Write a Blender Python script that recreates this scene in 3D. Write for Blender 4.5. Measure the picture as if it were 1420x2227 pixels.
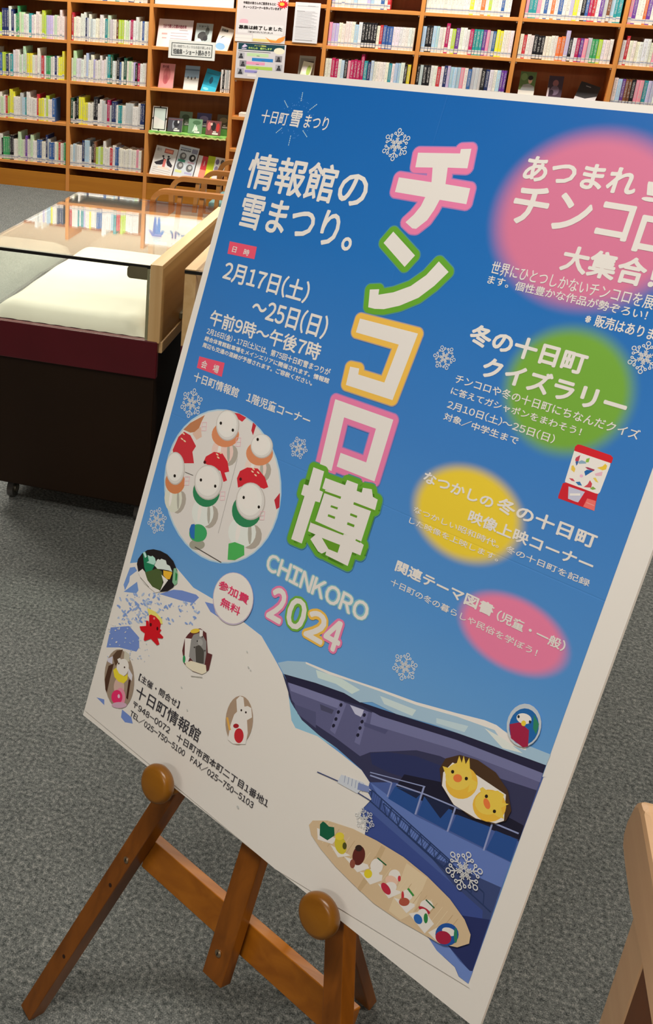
import bpy, bmesh, math, random, json
from mathutils import Vector, Matrix
for o in list(bpy.data.objects): bpy.data.objects.remove(o)
SC = bpy.context.scene; COL = SC.collection

# ---------------------------------------------------------------- camera
FPX = 2265.13                                   # focal length in pixels of the 1420x2227 frame
cam_d = bpy.data.cameras.new('camera'); cam = bpy.data.objects.new('camera', cam_d); COL.objects.link(cam)
cam_d.sensor_fit = 'VERTICAL'; cam_d.sensor_height = 36.0; cam_d.sensor_width = 36.0*1420/2227
cam_d.lens = FPX/2227*36.0; cam_d.shift_x = (710-330)/2227; cam_d.shift_y = -(1113.5-930)/2227
cam_d.clip_start = .05; cam_d.clip_end = 60
rt, up, fw = Vector((.95661084,.28807582,.04368086)), Vector((-.15708785,.38365446,.91001795)), Vector((-.24539581,.87739477,-.41226123))
M = Matrix((rt, up, -fw)).transposed().to_4x4(); M.translation = (0,0,1.635); cam.matrix_world = M
SC.camera = cam
SC.view_settings.view_transform = 'Standard'; SC.view_settings.look = 'None'
SC.view_settings.gamma = 1; SC.view_settings.use_curve_mapping = False; SC.view_settings.exposure = 0.0
# ---------------------------------------------------------------- world and ceiling lamps
W = bpy.data.worlds.new('world'); SC.world = W; W.use_nodes = True
W.node_tree.nodes['Background'].inputs[0].default_value = (1,.93,.85,1); W.node_tree.nodes['Background'].inputs[1].default_value = .10
def area(loc, sx, sy, power, col=(1,.90,.78), rot=(0,0,0), spread=180):
    l = bpy.data.lights.new('ceiling_lamp_light','AREA'); l.shape='RECTANGLE'; l.size=sx; l.size_y=sy; l.energy=power; l.color=col; l.spread=math.radians(spread)
    o = bpy.data.objects.new('ceiling_lamp_light', l); COL.objects.link(o); o.location=loc; o.rotation_euler=rot; return o
ZC = 2.75
LAMPS = [(-3.75,6.70,.28,.28,32),(-2.55,6.70,.28,.28,32),(-1.35,6.70,.28,.28,32),(-.15,6.70,.28,.28,34),(1.05,6.70,.28,.28,34),(-2.9,4.0,1.2,.4,62),(-1.3,3.95,1.2,.4,42),(2.2,1.3,1.2,.3,56),(-.4,.5,1.2,.3,29),(-1.2,-1.8,1.2,.3,30)]
for x,y,a,b,p in LAMPS: area((x,y,ZC-.06),a,b,p,spread=112 if 3<y<5 else 180)   # unseen lamps, beam narrowed to keep light off the lower shelves

# ---------------------------------------------------------------- materials
def lin(h):
    if isinstance(h,str): h=[int(h[i:i+2],16)/255 for i in (1,3,5)]
    return tuple(c/12.92 if c<=.04045 else ((c+.055)/1.055)**2.4 for c in h)
MATS={}
def nodes(name, rough=.5, spec=.5):
    m=bpy.data.materials.new(name); m.use_nodes=True; nt=m.node_tree; b=nt.nodes['Principled BSDF']
    b.inputs['Roughness'].default_value=rough; b.inputs['Specular IOR Level'].default_value=spec; return m,nt,b
def N(nt,t,**k):
    n=nt.nodes.new(t)
    for a,v in k.items(): setattr(n,a,v)
    return n
def ramp(nt,fac,stops):
    r=N(nt,'ShaderNodeValToRGB'); e=r.color_ramp.elements
    while len(e)<len(stops): e.new(.5)
    for q,(p,c) in zip(e,stops): q.position=p; q.color=(*c,1)
    nt.links.new(fac,r.inputs[0]); return r.outputs[0]
def plain(name,c,rough=.5,metal=0,spec=.5,var=.06,scale=30):
    """one colour with a faint mottle"""
    if name in MATS: return MATS[name]
    m,nt,b=nodes(name,rough,spec); b.inputs['Metallic'].default_value=metal
    c=lin(c) if isinstance(c,str) else c
    tc=N(nt,'ShaderNodeTexCoord'); n=N(nt,'ShaderNodeTexNoise'); n.inputs['Scale'].default_value=scale
    nt.links.new(tc.outputs['Object'],n.inputs['Vector'])
    nt.links.new(ramp(nt,n.outputs[0],[(.3,tuple(x*(1-var) for x in c)),(.7,tuple(min(1,x*(1+var)) for x in c))]),b.inputs['Base Color'])
    MATS[name]=m; return m
def wood(name,c1,c2,axis=0,scale=1.0,rough=.38,bump=.05):
    if name in MATS: return MATS[name]
    m,nt,b=nodes(name,rough,.5)
    tc=N(nt,'ShaderNodeTexCoord'); mp=N(nt,'ShaderNodeMapping'); s=[55*scale]*3; s[axis]=2.5*scale; mp.inputs['Scale'].default_value=s
    n=N(nt,'ShaderNodeTexNoise'); n.inputs['Scale'].default_value=1.0; n.inputs['Detail'].default_value=5; n.inputs['Distortion'].default_value=.6
    nt.links.new(tc.outputs['Object'],mp.inputs[0]); nt.links.new(mp.outputs[0],n.inputs['Vector'])
    nt.links.new(ramp(nt,n.outputs[0],[(.3,lin(c1)),(.68,lin(c2))]),b.inputs['Base Color'])
    bp=N(nt,'ShaderNodeBump'); bp.inputs['Strength'].default_value=bump; bp.inputs['Distance'].default_value=.002
    nt.links.new(n.outputs[0],bp.inputs['Height']); nt.links.new(bp.outputs[0],b.inputs['Normal'])
    MATS[name]=m; return m
SHELF=[wood('bookcase_wood_'+'xyz'[a],'#cc8440','#de9c55',a,.5) for a in (0,2)]; SHELF={0:SHELF[0],2:SHELF[1]}
BACKW=wood('bookcase_back_wood','#a8642c','#b87236',2,.5,.45)
BASEW=wood('bookcase_base_wood','#aa6c18','#b67820',0,.5,.45)
EAS={a:wood('easel_wood_'+'xyz'[a],'#6c3c0a','#8a5012',a,.8,.28,.12) for a in (0,1,2)}
BARW=wood('crossbar_wood','#8a500f','#a36418',0,.8,.28,.12)
PEGW=wood('peg_wood','#80500f','#956218',0,.5,.3,.05)
BEECH={a:wood('beech_'+'xyz'[a],'#d2ad78','#dfbf8c',a,.6,.4,.05) for a in (0,1,2)}
CHAIRW=wood('chair_wood','#94602c','#a56e38',0,.6,.35,.05)
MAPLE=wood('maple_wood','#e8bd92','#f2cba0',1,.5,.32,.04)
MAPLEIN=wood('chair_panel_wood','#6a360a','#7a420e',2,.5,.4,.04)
BEECH_SHADE=wood('shaded_beech','#a88450','#b8945e',1,.6,.4,.05)  # right side face of the cases, its shade put into a darker colour
BURG=plain('burgundy_laminate','#560e1b',.35,var=.08,scale=6)
DARK=plain('dark_brown_laminate','#221408',.6,spec=.25,var=.12,scale=3)
BLACK=plain('black_rubber','#0c0c0c',.5)
STEEL=plain('steel','#b8b4a8',.3,1.0)
LOCK=plain('lock_metal','#8c876c',.35,.6)
BRASS=plain('screw_metal','#b9a58c',.3,1.0)
CLOTH=plain('white_cloth','#e0dfd3',.85,spec=.1,var=.03,scale=8)
CUSH=plain('teal_fabric','#6d8f90',.9,spec=.1)
PAPER=plain('white_paper','#ebe4da',.6,var=.015)
PAGES=plain('book_pages','#e9e0cc',.8,var=.05,scale=300)
WALL=plain('wall_paint','#e6d3b8',.8,var=.02,scale=4)
CEIL=plain('ceiling_paint','#dcdad4',.9,var=.02,scale=4)
ACRYL=plain('grey_stand','#8a8378',.3)
LAMPM,nt,b=nodes('lamp_diffuser'); b.inputs['Base Color'].default_value=(.8,.8,.8,1); b.inputs['Emission Color'].default_value=(1,.92,.82,1); b.inputs['Emission Strength'].default_value=3
# glass: thin pane, mirror by the angle of view, faint green
GLASS=bpy.data.materials.new('clear_glass'); GLASS.use_nodes=True; nt=GLASS.node_tree; nt.nodes.clear()
out=N(nt,'ShaderNodeOutputMaterial'); mx=N(nt,'ShaderNodeMixShader'); tr=N(nt,'ShaderNodeBsdfTransparent'); gl=N(nt,'ShaderNodeBsdfGlossy')
lw=N(nt,'ShaderNodeLayerWeight'); lw.inputs['Blend'].default_value=.5      # Schlick: the same on both faces of the thin pane
pw_=N(nt,'ShaderNodeMath',operation='POWER'); pw_.inputs[1].default_value=4.4; nt.links.new(lw.outputs['Facing'],pw_.inputs[0])
fr=N(nt,'ShaderNodeMath',operation='MULTIPLY_ADD'); nt.links.new(pw_.outputs[0],fr.inputs[0]); fr.inputs[1].default_value=.95; fr.inputs[2].default_value=.05
tr.inputs[0].default_value=(.97,.99,.975,1); gl.inputs['Roughness'].default_value=0; gl.inputs['Color'].default_value=(1,1,1,1)
nt.links.new(fr.outputs[0],mx.inputs[0]); nt.links.new(tr.outputs[0],mx.inputs[1]); nt.links.new(gl.outputs[0],mx.inputs[2]); nt.links.new(mx.outputs[0],out.inputs[0])
# carpet
CARPET,nt,b=nodes('grey_carpet',.95,.1)
tc=N(nt,'ShaderNodeTexCoord')
n1=N(nt,'ShaderNodeTexNoise'); n1.inputs['Scale'].default_value=120; n1.inputs['Detail'].default_value=3
n2=N(nt,'ShaderNodeTexNoise'); n2.inputs['Scale'].default_value=420; n2.inputs['Detail'].default_value=2
n3=N(nt,'ShaderNodeTexNoise'); n3.inputs['Scale'].default_value=14
for n in (n1,n2,n3): nt.links.new(tc.outputs['Object'],n.inputs['Vector'])
a1=N(nt,'ShaderNodeMath',operation='ADD'); nt.links.new(n1.outputs[0],a1.inputs[0]); nt.links.new(n2.outputs[0],a1.inputs[1])
a2=N(nt,'ShaderNodeMath',operation='MULTIPLY_ADD'); nt.links.new(n3.outputs[0],a2.inputs[0]); a2.inputs[1].default_value=.12; nt.links.new(a1.outputs[0],a2.inputs[2])
a3=N(nt,'ShaderNodeMath',operation='MULTIPLY'); nt.links.new(a2.outputs[0],a3.inputs[0]); a3.inputs[1].default_value=.5
nt.links.new(ramp(nt,a3.outputs[0],[(.40,lin('#3c4141')),(.5,lin('#5f6464')),(.56,lin('#6b7070')),(.66,lin('#929593'))]),b.inputs['Base Color'])
bp=N(nt,'ShaderNodeBump'); bp.inputs['Strength'].default_value=.6; bp.inputs['Distance'].default_value=.004
nt.links.new(a1.outputs[0],bp.inputs['Height']); nt.links.new(bp.outputs[0],b.inputs['Normal'])
# ink that takes its colour from the mesh (all flat prints)
WHITE=lin((216/255,207/255,197/255))
def ink(h):
    c=lin(h); return tuple(min(.86,c[i]*.80/WHITE[i]) for i in range(3))
INK,nt,b=nodes('printed_ink',.45,.35); at=N(nt,'ShaderNodeAttribute',attribute_name='col'); nt.links.new(at.outputs[0],b.inputs['Base Color'])
def alpha_ink(h,a):
    k=('al',h,a)
    if k in MATS: return MATS[k]
    m,nt,b=nodes('printed_soft_edge',.45,.35); b.inputs['Base Color'].default_value=(*ink(h),1); b.inputs['Alpha'].default_value=a; MATS[k]=m; return m
# book cover: colour of the object (or of the mesh for the rows beyond), white call-number label, faint title marks
def cover(name,attr):
    m,nt,b=nodes(name,.4,.4)
    if attr: src=N(nt,'ShaderNodeAttribute',attribute_name='col').outputs[0]
    else: src=N(nt,'ShaderNodeObjectInfo').outputs['Color']
    uvn=N(nt,'ShaderNodeAttribute',attribute_name='mark'); sp=N(nt,'ShaderNodeSeparateXYZ'); nt.links.new(uvn.outputs['Vector'],sp.inputs[0])
    no=N(nt,'ShaderNodeTexNoise'); no.inputs['Scale'].default_value=1; no.inputs['Detail'].default_value=1
    mp=N(nt,'ShaderNodeMapping'); mp.inputs['Scale'].default_value=(330,330,240)
    ge=N(nt,'ShaderNodeNewGeometry'); nt.links.new(ge.outputs['Position'],mp.inputs[0]); nt.links.new(mp.outputs[0],no.inputs['Vector'])
    # marks in the middle of the spine, between 30% and 90% of its height
    def rng(sock,lo,hi):
        g=N(nt,'ShaderNodeMath',operation='GREATER_THAN'); nt.links.new(sock,g.inputs[0]); g.inputs[1].default_value=lo
        l=N(nt,'ShaderNodeMath',operation='LESS_THAN'); nt.links.new(sock,l.inputs[0]); l.inputs[1].default_value=hi
        k=N(nt,'ShaderNodeMath',operation='MULTIPLY'); nt.links.new(g.outputs[0],k.inputs[0]); nt.links.new(l.outputs[0],k.inputs[1]); return k.outputs[0]
    def mul(a,c):
        k=N(nt,'ShaderNodeMath',operation='MULTIPLY'); nt.links.new(a,k.inputs[0])
        if isinstance(c,float): k.inputs[1].default_value=c
        else: nt.links.new(c,k.inputs[1])
        return k.outputs[0]
    spine=rng(sp.outputs['Z'],.5,1.5)
    th=N(nt,'ShaderNodeMath',operation='GREATER_THAN'); nt.links.new(no.outputs[0],th.inputs[0]); th.inputs[1].default_value=.52
    marks=mul(mul(mul(rng(sp.outputs['Y'],.32,.93),rng(sp.outputs['X'],.22,.78)),th.outputs[0]),mul(spine,.5))
    def mix(fac,a,c):
        k=N(nt,'ShaderNodeMix',data_type='RGBA'); nt.links.new(fac,k.inputs[0])
        if isinstance(a,tuple): k.inputs[6].default_value=(*a,1)
        else: nt.links.new(a,k.inputs[6])
        if isinstance(c,tuple): k.inputs[7].default_value=(*c,1)
        else: nt.links.new(c,k.inputs[7])
        return k.outputs[2]
    iv=N(nt,'ShaderNodeInvert'); iv.inputs[0].default_value=.85; nt.links.new(src,iv.inputs[1])
    c=mix(marks,src,iv.outputs[0])
    c=mix(mul(rng(sp.outputs['Y'],.04,.20),spine),c,(.72,.70,.66))
    c=mix(mul(rng(sp.outputs['Y'],.13,.16),mul(spine,.8)),c,(.12,.20,.42))
    nt.links.new(c,b.inputs['Base Color']); return m
COVER=cover('book_cover',False); COVROW=cover('book_cover_row',True)

# ---------------------------------------------------------------- mesh helpers
def link(name,me,mat=None,parent=None,loc=None):
    o=bpy.data.objects.new(name,me); COL.objects.link(o)
    for m in (mat if isinstance(mat,(list,tuple)) else [mat]):
        if m is not None and not (me.materials and m.name in [x.name for x in me.materials]): me.materials.append(m)
    if parent: o.parent=parent
    if loc: o.location=loc
    return o
def fin(name,bm,mat,parent=None,loc=None,smooth=False,bevel=0):
    if bevel:
        bmesh.ops.bevel(bm,geom=[e for e in bm.edges],offset=bevel,segments=2,profile=.5,affect='EDGES')
    bmesh.ops.recalc_face_normals(bm,faces=bm.faces)
    me=bpy.data.meshes.new(name); bm.to_mesh(me); bm.free()
    if smooth:
        for p in me.polygons: p.use_smooth=True
    return link(name,me,mat,parent,loc)
def box(bm,x0,x1,y0,y1,z0,z1,mi=0):
    v=[bm.verts.new((x,y,z)) for x in (x0,x1) for y in (y0,y1) for z in (z0,z1)]
    for f in ((0,1,3,2),(4,6,7,5),(0,4,5,1),(2,3,7,6),(0,2,6,4),(1,5,7,3)):
        bm.faces.new([v[i] for i in f]).material_index=mi
    return v
def hexa(bm,p):   # eight free corners, order as box
    v=[bm.verts.new(q) for q in p]
    for f in ((0,1,3,2),(4,6,7,5),(0,4,5,1),(2,3,7,6),(0,2,6,4),(1,5,7,3)): bm.faces.new([v[i] for i in f])
def bx(name,x0,x1,y0,y1,z0,z1,mat,parent=None,bevel=0):
    bm=bmesh.new(); box(bm,x0,x1,y0,y1,z0,z1); return fin(name,bm,mat,parent,bevel=bevel)
def prism(bm,pts,off):     # pts: list of 3D points (one outline), off: extrusion vector
    off=Vector(off); a=[bm.verts.new(p) for p in pts]; b=[bm.verts.new(Vector(p)+off) for p in pts]
    bm.faces.new(a); bm.faces.new(b[::-1]); n=len(a)
    for i in range(n): bm.faces.new((a[i],a[(i+1)%n],b[(i+1)%n],b[i]))
def cyl(bm,p,q,r,n=24,r2=None):
    p=Vector(p);q=Vector(q);d=(q-p).normalized(); t=d.orthogonal().normalized(); s=d.cross(t); r2=r if r2 is None else r2
    A=[bm.verts.new(p+(t*math.cos(2*math.pi*i/n)+s*math.sin(2*math.pi*i/n))*r) for i in range(n)]
    B=[bm.verts.new(q+(t*math.cos(2*math.pi*i/n)+s*math.sin(2*math.pi*i/n))*r2) for i in range(n)]
    bm.faces.new(A[::-1]); bm.faces.new(B)
    for i in range(n): bm.faces.new((A[i],A[(i+1)%n],B[(i+1)%n],B[i]))
def lathe(bm,p,d,prof,n=36):  # prof: (along, radius)
    p=Vector(p);d=Vector(d).normalized(); t=d.orthogonal().normalized(); s=d.cross(t); R=[]
    for a,r in prof: R.append([bm.verts.new(p+d*a+(t*math.cos(2*math.pi*i/n)+s*math.sin(2*math.pi*i/n))*r) for i in range(n)])
    for A,B in zip(R,R[1:]):
        for i in range(n): bm.faces.new((A[i],A[(i+1)%n],B[(i+1)%n],B[i]))
    bm.faces.new(R[0][::-1]); bm.faces.new(R[-1])
def tag(o,label,cat,group=None,kind=None):
    if label: o['label']=label
    if cat: o['category']=cat
    if group: o['group']=group
    if kind: o['kind']=kind
    return o
def thing(name,label,cat,loc=(0,0,0),group=None,mat=None):
    o=bpy.data.objects.new(name,None); COL.objects.link(o); o.empty_display_size=.05
    if mat: o.matrix_world=mat
    else: o.location=loc
    return tag(o,label,cat,group)
def struct(o): o['kind']='structure'; return o
def colour_mesh(name,polys,parent,mat=INK,zstep=4e-6):
    """flat print: polys = [(rgb, [(x,y,z)..])]"""
    vs=[];fs=[];cs=[]
    for c,p in polys:
        k=len(vs); vs+=p; fs.append(list(range(k,k+len(p)))); cs.append(c)
    me=bpy.data.meshes.new(name); me.from_pydata(vs,[],fs); at=me.color_attributes.new('col','FLOAT_COLOR','CORNER')
    buf=[]
    for pl in me.polygons: buf+=list((*cs[pl.index],1))*pl.loop_total
    at.data.foreach_set('color',buf); me.update(); return link(name,me,mat,parent)
_gc={}
def glyph(ch):
    """flat outline mesh of one character: verts, faces, left and right edge"""
    if ch in _gc: return _gc[ch]
    cu=bpy.data.curves.new('t','FONT'); cu.body=ch; cu.resolution_u=3; o=bpy.data.objects.new('t',cu); COL.objects.link(o)
    bpy.context.view_layer.update()
    me=bpy.data.meshes.new_from_object(o.evaluated_get(bpy.context.evaluated_depsgraph_get()))
    v=[(q.co.x,q.co.y) for q in me.vertices]; f=[list(p.vertices) for p in me.polygons]
    bpy.data.objects.remove(o); bpy.data.curves.remove(cu); bpy.data.meshes.remove(me)
    xs=[a[0] for a in v] or [0]; _gc[ch]=(v,f,min(xs),max(xs)); return _gc[ch]
_tc={}
def text_polys(s):
    """a string laid out glyph by glyph (wide forms for latin letters, set close), scaled to a unit box"""
    if s in _tc: return _tc[s]
    em=glyph('ロロ')[3]-glyph('ロ')[3]; pen=0; v=[]; f=[]
    for ch in s:
        if ch in ' \u3000': pen+=em*(.3 if ch==' ' else 1.0); continue
        latin=33<=ord(ch)<=126
        g=glyph(chr(ord(ch)+65248) if latin else ch); b=len(v)
        dx=pen+(em*.045-g[2] if latin else 0); v+=[(x+dx,y) for x,y in g[0]]; f+=[[i+b for i in p] for p in g[1]]
        pen+=(g[3]-g[2]+em*.09) if latin else em
    xs=[a[0] for a in v]; ys=[a[1] for a in v]; x0,x1,y0,y1=min(xs),max(xs),min(ys),max(ys)
    _tc[s]=([((a-x0)/(x1-x0),(b-y0)/(y1-y0)) for a,b in v],f); return _tc[s]
def text_mesh(name,s,box_,z,rgb,parent,bold=0,mat=INK,fn=None,n=8):
    """string fitted into box_=(x0,y0,x1,y1) of the parent's xy plane; bold = stroke radius in metres"""
    v,f=text_polys(s); x0,y0,x1,y1=box_; fn=fn or (lambda x,y,z:(x,y,z)); V=[];F=[]
    offs=[(0,0)] if bold<=0 else [(bold*math.cos(2*math.pi*i/n),bold*math.sin(2*math.pi*i/n)) for i in range(n)]+[(0,0)]
    for k,(dx,dy) in enumerate(offs):
        b=len(V); V+=[fn(x0+bold+a*(x1-x0-2*bold)+dx,y0+bold+c*(y1-y0-2*bold)+dy,z+k*4e-6) for a,c in v]; F+=[[i+b for i in p] for p in f]
    me=bpy.data.meshes.new(name); me.from_pydata(V,[],F)
    if mat is INK:
        at=me.color_attributes.new('col','FLOAT_COLOR','CORNER'); at.data.foreach_set('color',list((*rgb,1))*len(me.loops))
    me.update(); return link(name,me,mat,parent)

# ---------------------------------------------------------------- room
D=7.3515                                        # plane of the bookcase front
def room(name,x0,x1,y0,y1,z0,z1,mat): return struct(bx(name,x0,x1,y0,y1,z0,z1,mat))
room('floor',-6.2,5.2,-4.2,D+.6,-.1,0,CARPET)
room('ceiling',-6.2,5.2,-4.2,D+.6,ZC,ZC+.1,CEIL)
room('wall_back',-6.2,5.2,D+.42,D+.6,0,ZC,WALL)
room('wall_left',-6.3,-6.2,-4.2,D+.6,0,ZC,WALL)
room('wall_right',5.2,5.3,-4.2,D+.6,0,ZC,WALL)
room('wall_front',-6.2,5.2,-4.3,-4.2,0,ZC,WALL)
lamp_place=['over the leftmost bay of the bookcase','over the display bay of the bookcase','over the notice bay of the bookcase','over the bookcase right of the notices','over the right end of the bookcase','beyond the left display case, to its left','straight beyond the left display case','right of the easel','right over the photographer','behind the photographer']
for (x,y,a,b_,p),pl in zip(LAMPS,lamp_place):
    t=thing('ceiling_light','white recessed ceiling light '+pl,'ceiling light',(x,y,ZC-.05),'ceiling lights')
    bm=bmesh.new(); box(bm,-a/2-.03,a/2+.03,-b_/2-.03,b_/2+.03,.0,.05); fin('housing',bm,CEIL,t)
    bm=bmesh.new(); box(bm,-a/2,a/2,-b_/2,b_/2,-.004,.0); fin('diffuser',bm,LAMPM,t)

# ---------------------------------------------------------------- bookcase
PX0=-2.8158; BAY=.602; PW=.026; ST=.021
def px(k): return PX0+BAY*k                    # left edge of upright k
K0,K1=-4,9                                      # uprights, first and last
ZTOP=2.08; BD=.30                                # height and depth
LROW=[.190,.494,.792,1.065,1.337,1.575,1.815]   # shelf tops of bays left of upright 2 (0-based 3)
RROW=[.190,.43,.667,.905,1.145,1.383,1.620,1.855]
CROW=[.190,.423,.643,.905,1.153,1.392,1.62,1.815]   # bay with the notices
def rows(k): return LROW if k<2 else (CROW if k==3-1 else RROW)
bay_rows={k:(LROW if k<=1 else CROW if k==2 else RROW) for k in range(K0,K1)}
bc=thing('bookcase','long honey-coloured wooden bookcase of many bays along the back wall','bookcase',(0,D,0))
def bpart(name,x0,x1,y0,y1,z0,z1,mat,bevel=0):
    bm=bmesh.new(); box(bm,x0,x1,y0,y1,z0,z1); return fin(name,bm,mat,bc,bevel=bevel)
for k in range(K0,K1+1): bpart('upright',px(k),px(k)+PW,0,BD,0,ZTOP,SHELF[2],.0015)
for k in range(K0,K1):
    x0,x1=px(k)+PW,px(k+1)
    bpart('back_panel',x0,x1,BD-.012,BD,.0,ZTOP-.02,BACKW)
    bpart('base_board',x0,x1,.004,.02,0,.121,BASEW)
    for z in bay_rows[k]:
        bpart('shelf',x0,x1,.001,BD-.012,z-ST,z,SHELF[0],.0012)
# white shelf pins under the shelves that show them
bm=bmesh.new()
for k in range(2,6):
    for z in bay_rows[k][3:6]:
        for x in (px(k)+PW+.006,px(k+1)-.006): cyl(bm,(x,.012,z-ST-.006),(x,.03,z-ST-.006),.005,8)
fin('shelf_pins',bm,PAPER,bc)['kind']='stuff'

# ---------------------------------------------------------------- books
def book_mesh(w,h,d,variant=0):
    """spine towards -y, base at z=0: cover with hollow edges around a page block, rounded spine"""
    bm=bmesh.new(); t=.0012; r=min(.003,w*.25)
    prof=[(0,d),(0,r),(r*.4,r*.25),(w*.3,0),(w*.7,0),(w-r*.4,r*.25),(w,r),(w,d)]
    lo=[bm.verts.new((x,y,0)) for x,y in prof]; hi=[bm.verts.new((x,y,h)) for x,y in prof]
    for i in range(len(prof)-1): bm.faces.new((lo[i],lo[i+1],hi[i+1],hi[i]))
    # page block, a little lower than the cover
    v=[bm.verts.new((x,y,z)) for x in (t,w-t) for y in (r+.001,d-.003) for z in (.002,h-.0025)]
    for f in ((0,1,3,2),(4,6,7,5),(0,4,5,1),(2,3,7,6),(0,2,6,4),(1,5,7,3)): bm.faces.new([v[i] for i in f]).material_index=1
    bm.faces.new((lo[1],lo[6],lo[5],lo[4],lo[3],lo[2])); bm.faces.new((hi[1],hi[2],hi[3],hi[4],hi[5],hi[6]))
    me=bpy.data.meshes.new('book'); bm.to_mesh(me)
    mk=me.attributes.new('mark','FLOAT_VECTOR','CORNER'); buf=[]
    for p in me.polygons:
        sp_=1.0 if (p.normal.y<-.5 and p.material_index==0) else 0.0
        for li in p.loop_indices:
            c=me.vertices[me.loops[li].vertex_index].co; buf+=[c.x/w,c.z/h,sp_]
    mk.data.foreach_set('vector',buf); bm.free(); me.materials.append(COVER); me.materials.append(PAGES); return me
BM={}
def bmesh_for(w,h,d):
    k=(round(w*500),round(h*200),round(d*100))
    if k not in BM: BM[k]=book_mesh(k[0]/500,k[1]/200,k[2]/100)
    return BM[k]
NAMED={'white':'#e9e4da','cream':'#e8dfc4','grey':'#b9b9b4','pale green':'#bfd3a8','pale pink':'#e9cfc8','light blue':'#a9c0d4','blue':'#3a5f96','navy':'#24305a','teal':'#2f8d8d','green':'#3f9a5a','lime':'#b4c83f','yellow':'#e2d63a','orange':'#e8743a','red':'#c03038','crimson':'#b01f52','pink':'#e08a9c','purple':'#6a3a8c','brown':'#7a4a30','black':'#1c1b1f','dark green':'#24503c','lavender':'#b9acd4'}
def pick(rng,pal):
    t=sum(w for _,w in pal); r=rng.random()*t
    for n,w in pal:
        r-=w
        if r<=0: return n
    return pal[0][0]
PALE=[('white',75),('cream',28),('grey',6),('pale green',6),('pale pink',5),('light blue',4),('teal',1.5),('blue',2.5),('green',1),('lime',1.5),('yellow',1.5),('red',2),('navy',2),('black',1.5),('dark green',1),('lavender',2),('brown',1)]
BRIGHT=[('white',24),('cream',10),('grey',5),('pale pink',8),('light blue',6),('teal',5),('blue',6),('green',3),('lime',3),('yellow',4),('orange',5),('red',5),('navy',5),('black',9),('crimson',5),('pink',5),('purple',5),('lavender',4),('brown',3)]
def layout(k,ri,rng,pal,th,h0,tall,gap_end=0,runs=.25,script=None):
    """places of the books of one shelf: (x, w, h, d, y, colour)"""
    x=px(k)+PW+.004; xe=px(k+1)-.004-gap_end; out=[]; last=None
    while x<xe-.008:
        w=rng.uniform(*th)
        if x+w>xe: break
        n=last if (last and rng.random()<runs) else pick(rng,pal)
        h=h0+rng.uniform(-.004,.004)
        if rng.random()<tall: h=h0+rng.uniform(.02,.055)
        out.append([x,round(w*500)/500,round(h*200)/200,.11 if h<h0+.015 else .14,rng.uniform(.008,.016),n]); x+=round(w*500)/500+.0004; last=n
    return out
ORD=['first','second','third','fourth','fifth','sixth','seventh','eighth','ninth','tenth','eleventh','twelfth','thirteenth','fourteenth','fifteenth','sixteenth','seventeenth','eighteenth','nineteenth','twentieth']
def ordn(i):
    if i<20: return ORD[i]
    t=['twenty','thirty','forty','fifty'][(i+1)//10-2]; u=(i+1)%10
    return {0:{'twenty':'twentieth','thirty':'thirtieth','forty':'fortieth','fifty':'fiftieth'}[t]}.get(u,t+'-'+ORD[u-1] if u else '')
def put_books(k,z,lst,where,group,h0,lean=False):
    n=len(lst)
    for i,(x,w,h,d,y,c) in enumerate(lst):
        o=bpy.data.objects.new('book',bmesh_for(w,h,d)); COL.objects.link(o)
        o.location=(x,D+y,z+.0003); o.color=(*[min(1,v*random.uniform(.88,1.08)) for v in ink(NAMED[c])],1)
        size='tall ' if h>h0+.015 else ('thin ' if w<.011 else '')
        side=('%s from left'%ordn(i)) if i<=n//2 else ('%s from right'%ordn(n-1-i) if i<n-1 else 'rightmost')
        tag(o,'%s%s book, %s, %s'%(size,c,side,where),'book',group)
def row_stuff(name,label,rowsdata):
    """the farther or hidden rows as one mesh"""
    vs=[];fs=[];mi=[];cs=[];mk=[]
    for z,lst in rowsdata:
        for x,w,h,d,y,c in lst:
            rgb=ink(NAMED[c]); X=[x,x+w];Y=[D+y,D+y+d];Z=[z+.0003,z+h]
            b=len(vs); vs+=[(a,q,r) for a in X for q in Y for r in Z]
            for f,m_ in (((0,4,5,1),1),((0,1,3,2),0),((4,6,7,5),0),((2,3,7,6),0)):
                fs.append([b+i for i in f]); mi.append(0); cs+=[(*rgb,1)]*4
                mk+=[((vs[b+i][0]-x)/w,(vs[b+i][2]-z)/h,float(m_)) for i in f]
            b2=len(vs); vs+=[(a,q,z+h-.0025) for a in X for q in Y]; fs.append([b2,b2+2,b2+3,b2+1]); mi.append(1); cs+=[(*rgb,1)]*4; mk+=[(0,0,0)]*4
    me=bpy.data.meshes.new(name); me.from_pydata(vs,[],fs); me.materials.append(COVROW); me.materials.append(PAGES)
    me.polygons.foreach_set('material_index',mi)
    me.color_attributes.new('col','FLOAT_COLOR','CORNER').data.foreach_set('color',[v for c in cs for v in c])
    me.attributes.new('mark','FLOAT_VECTOR','CORNER').data.foreach_set('vector',[v for c in mk for v in c])
    me.update(); o=bpy.data.objects.new(name,me); COL.objects.link(o); return tag(o,label,'books',None,'stuff')
rng=random.Random(11); random.seed(3)
BAYN={-1:'leftmost bay',0:'second bay',3:'bay right of the notices',4:'second bay right of the notices',5:'third bay right of the notices',6:'rightmost bay'}
def override(lst,spec):
    """spec: {fraction along the shelf: (colour, height or None)}"""
    if not lst: return lst
    x0=lst[0][0]; x1=lst[-1][0]+lst[-1][1]
    for f,(c,h) in spec.items():
        b=min(lst,key=lambda b:abs((b[0]+b[1]/2-x0)/(x1-x0)-f)); b[5]=c
        if h: b[2]=round(h*200)/200; b[3]=.14 if h>.165 else .11
    return lst
VIS=[(1.065,'top full shelf'),(.792,'second full shelf')]
stuff=[]
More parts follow.
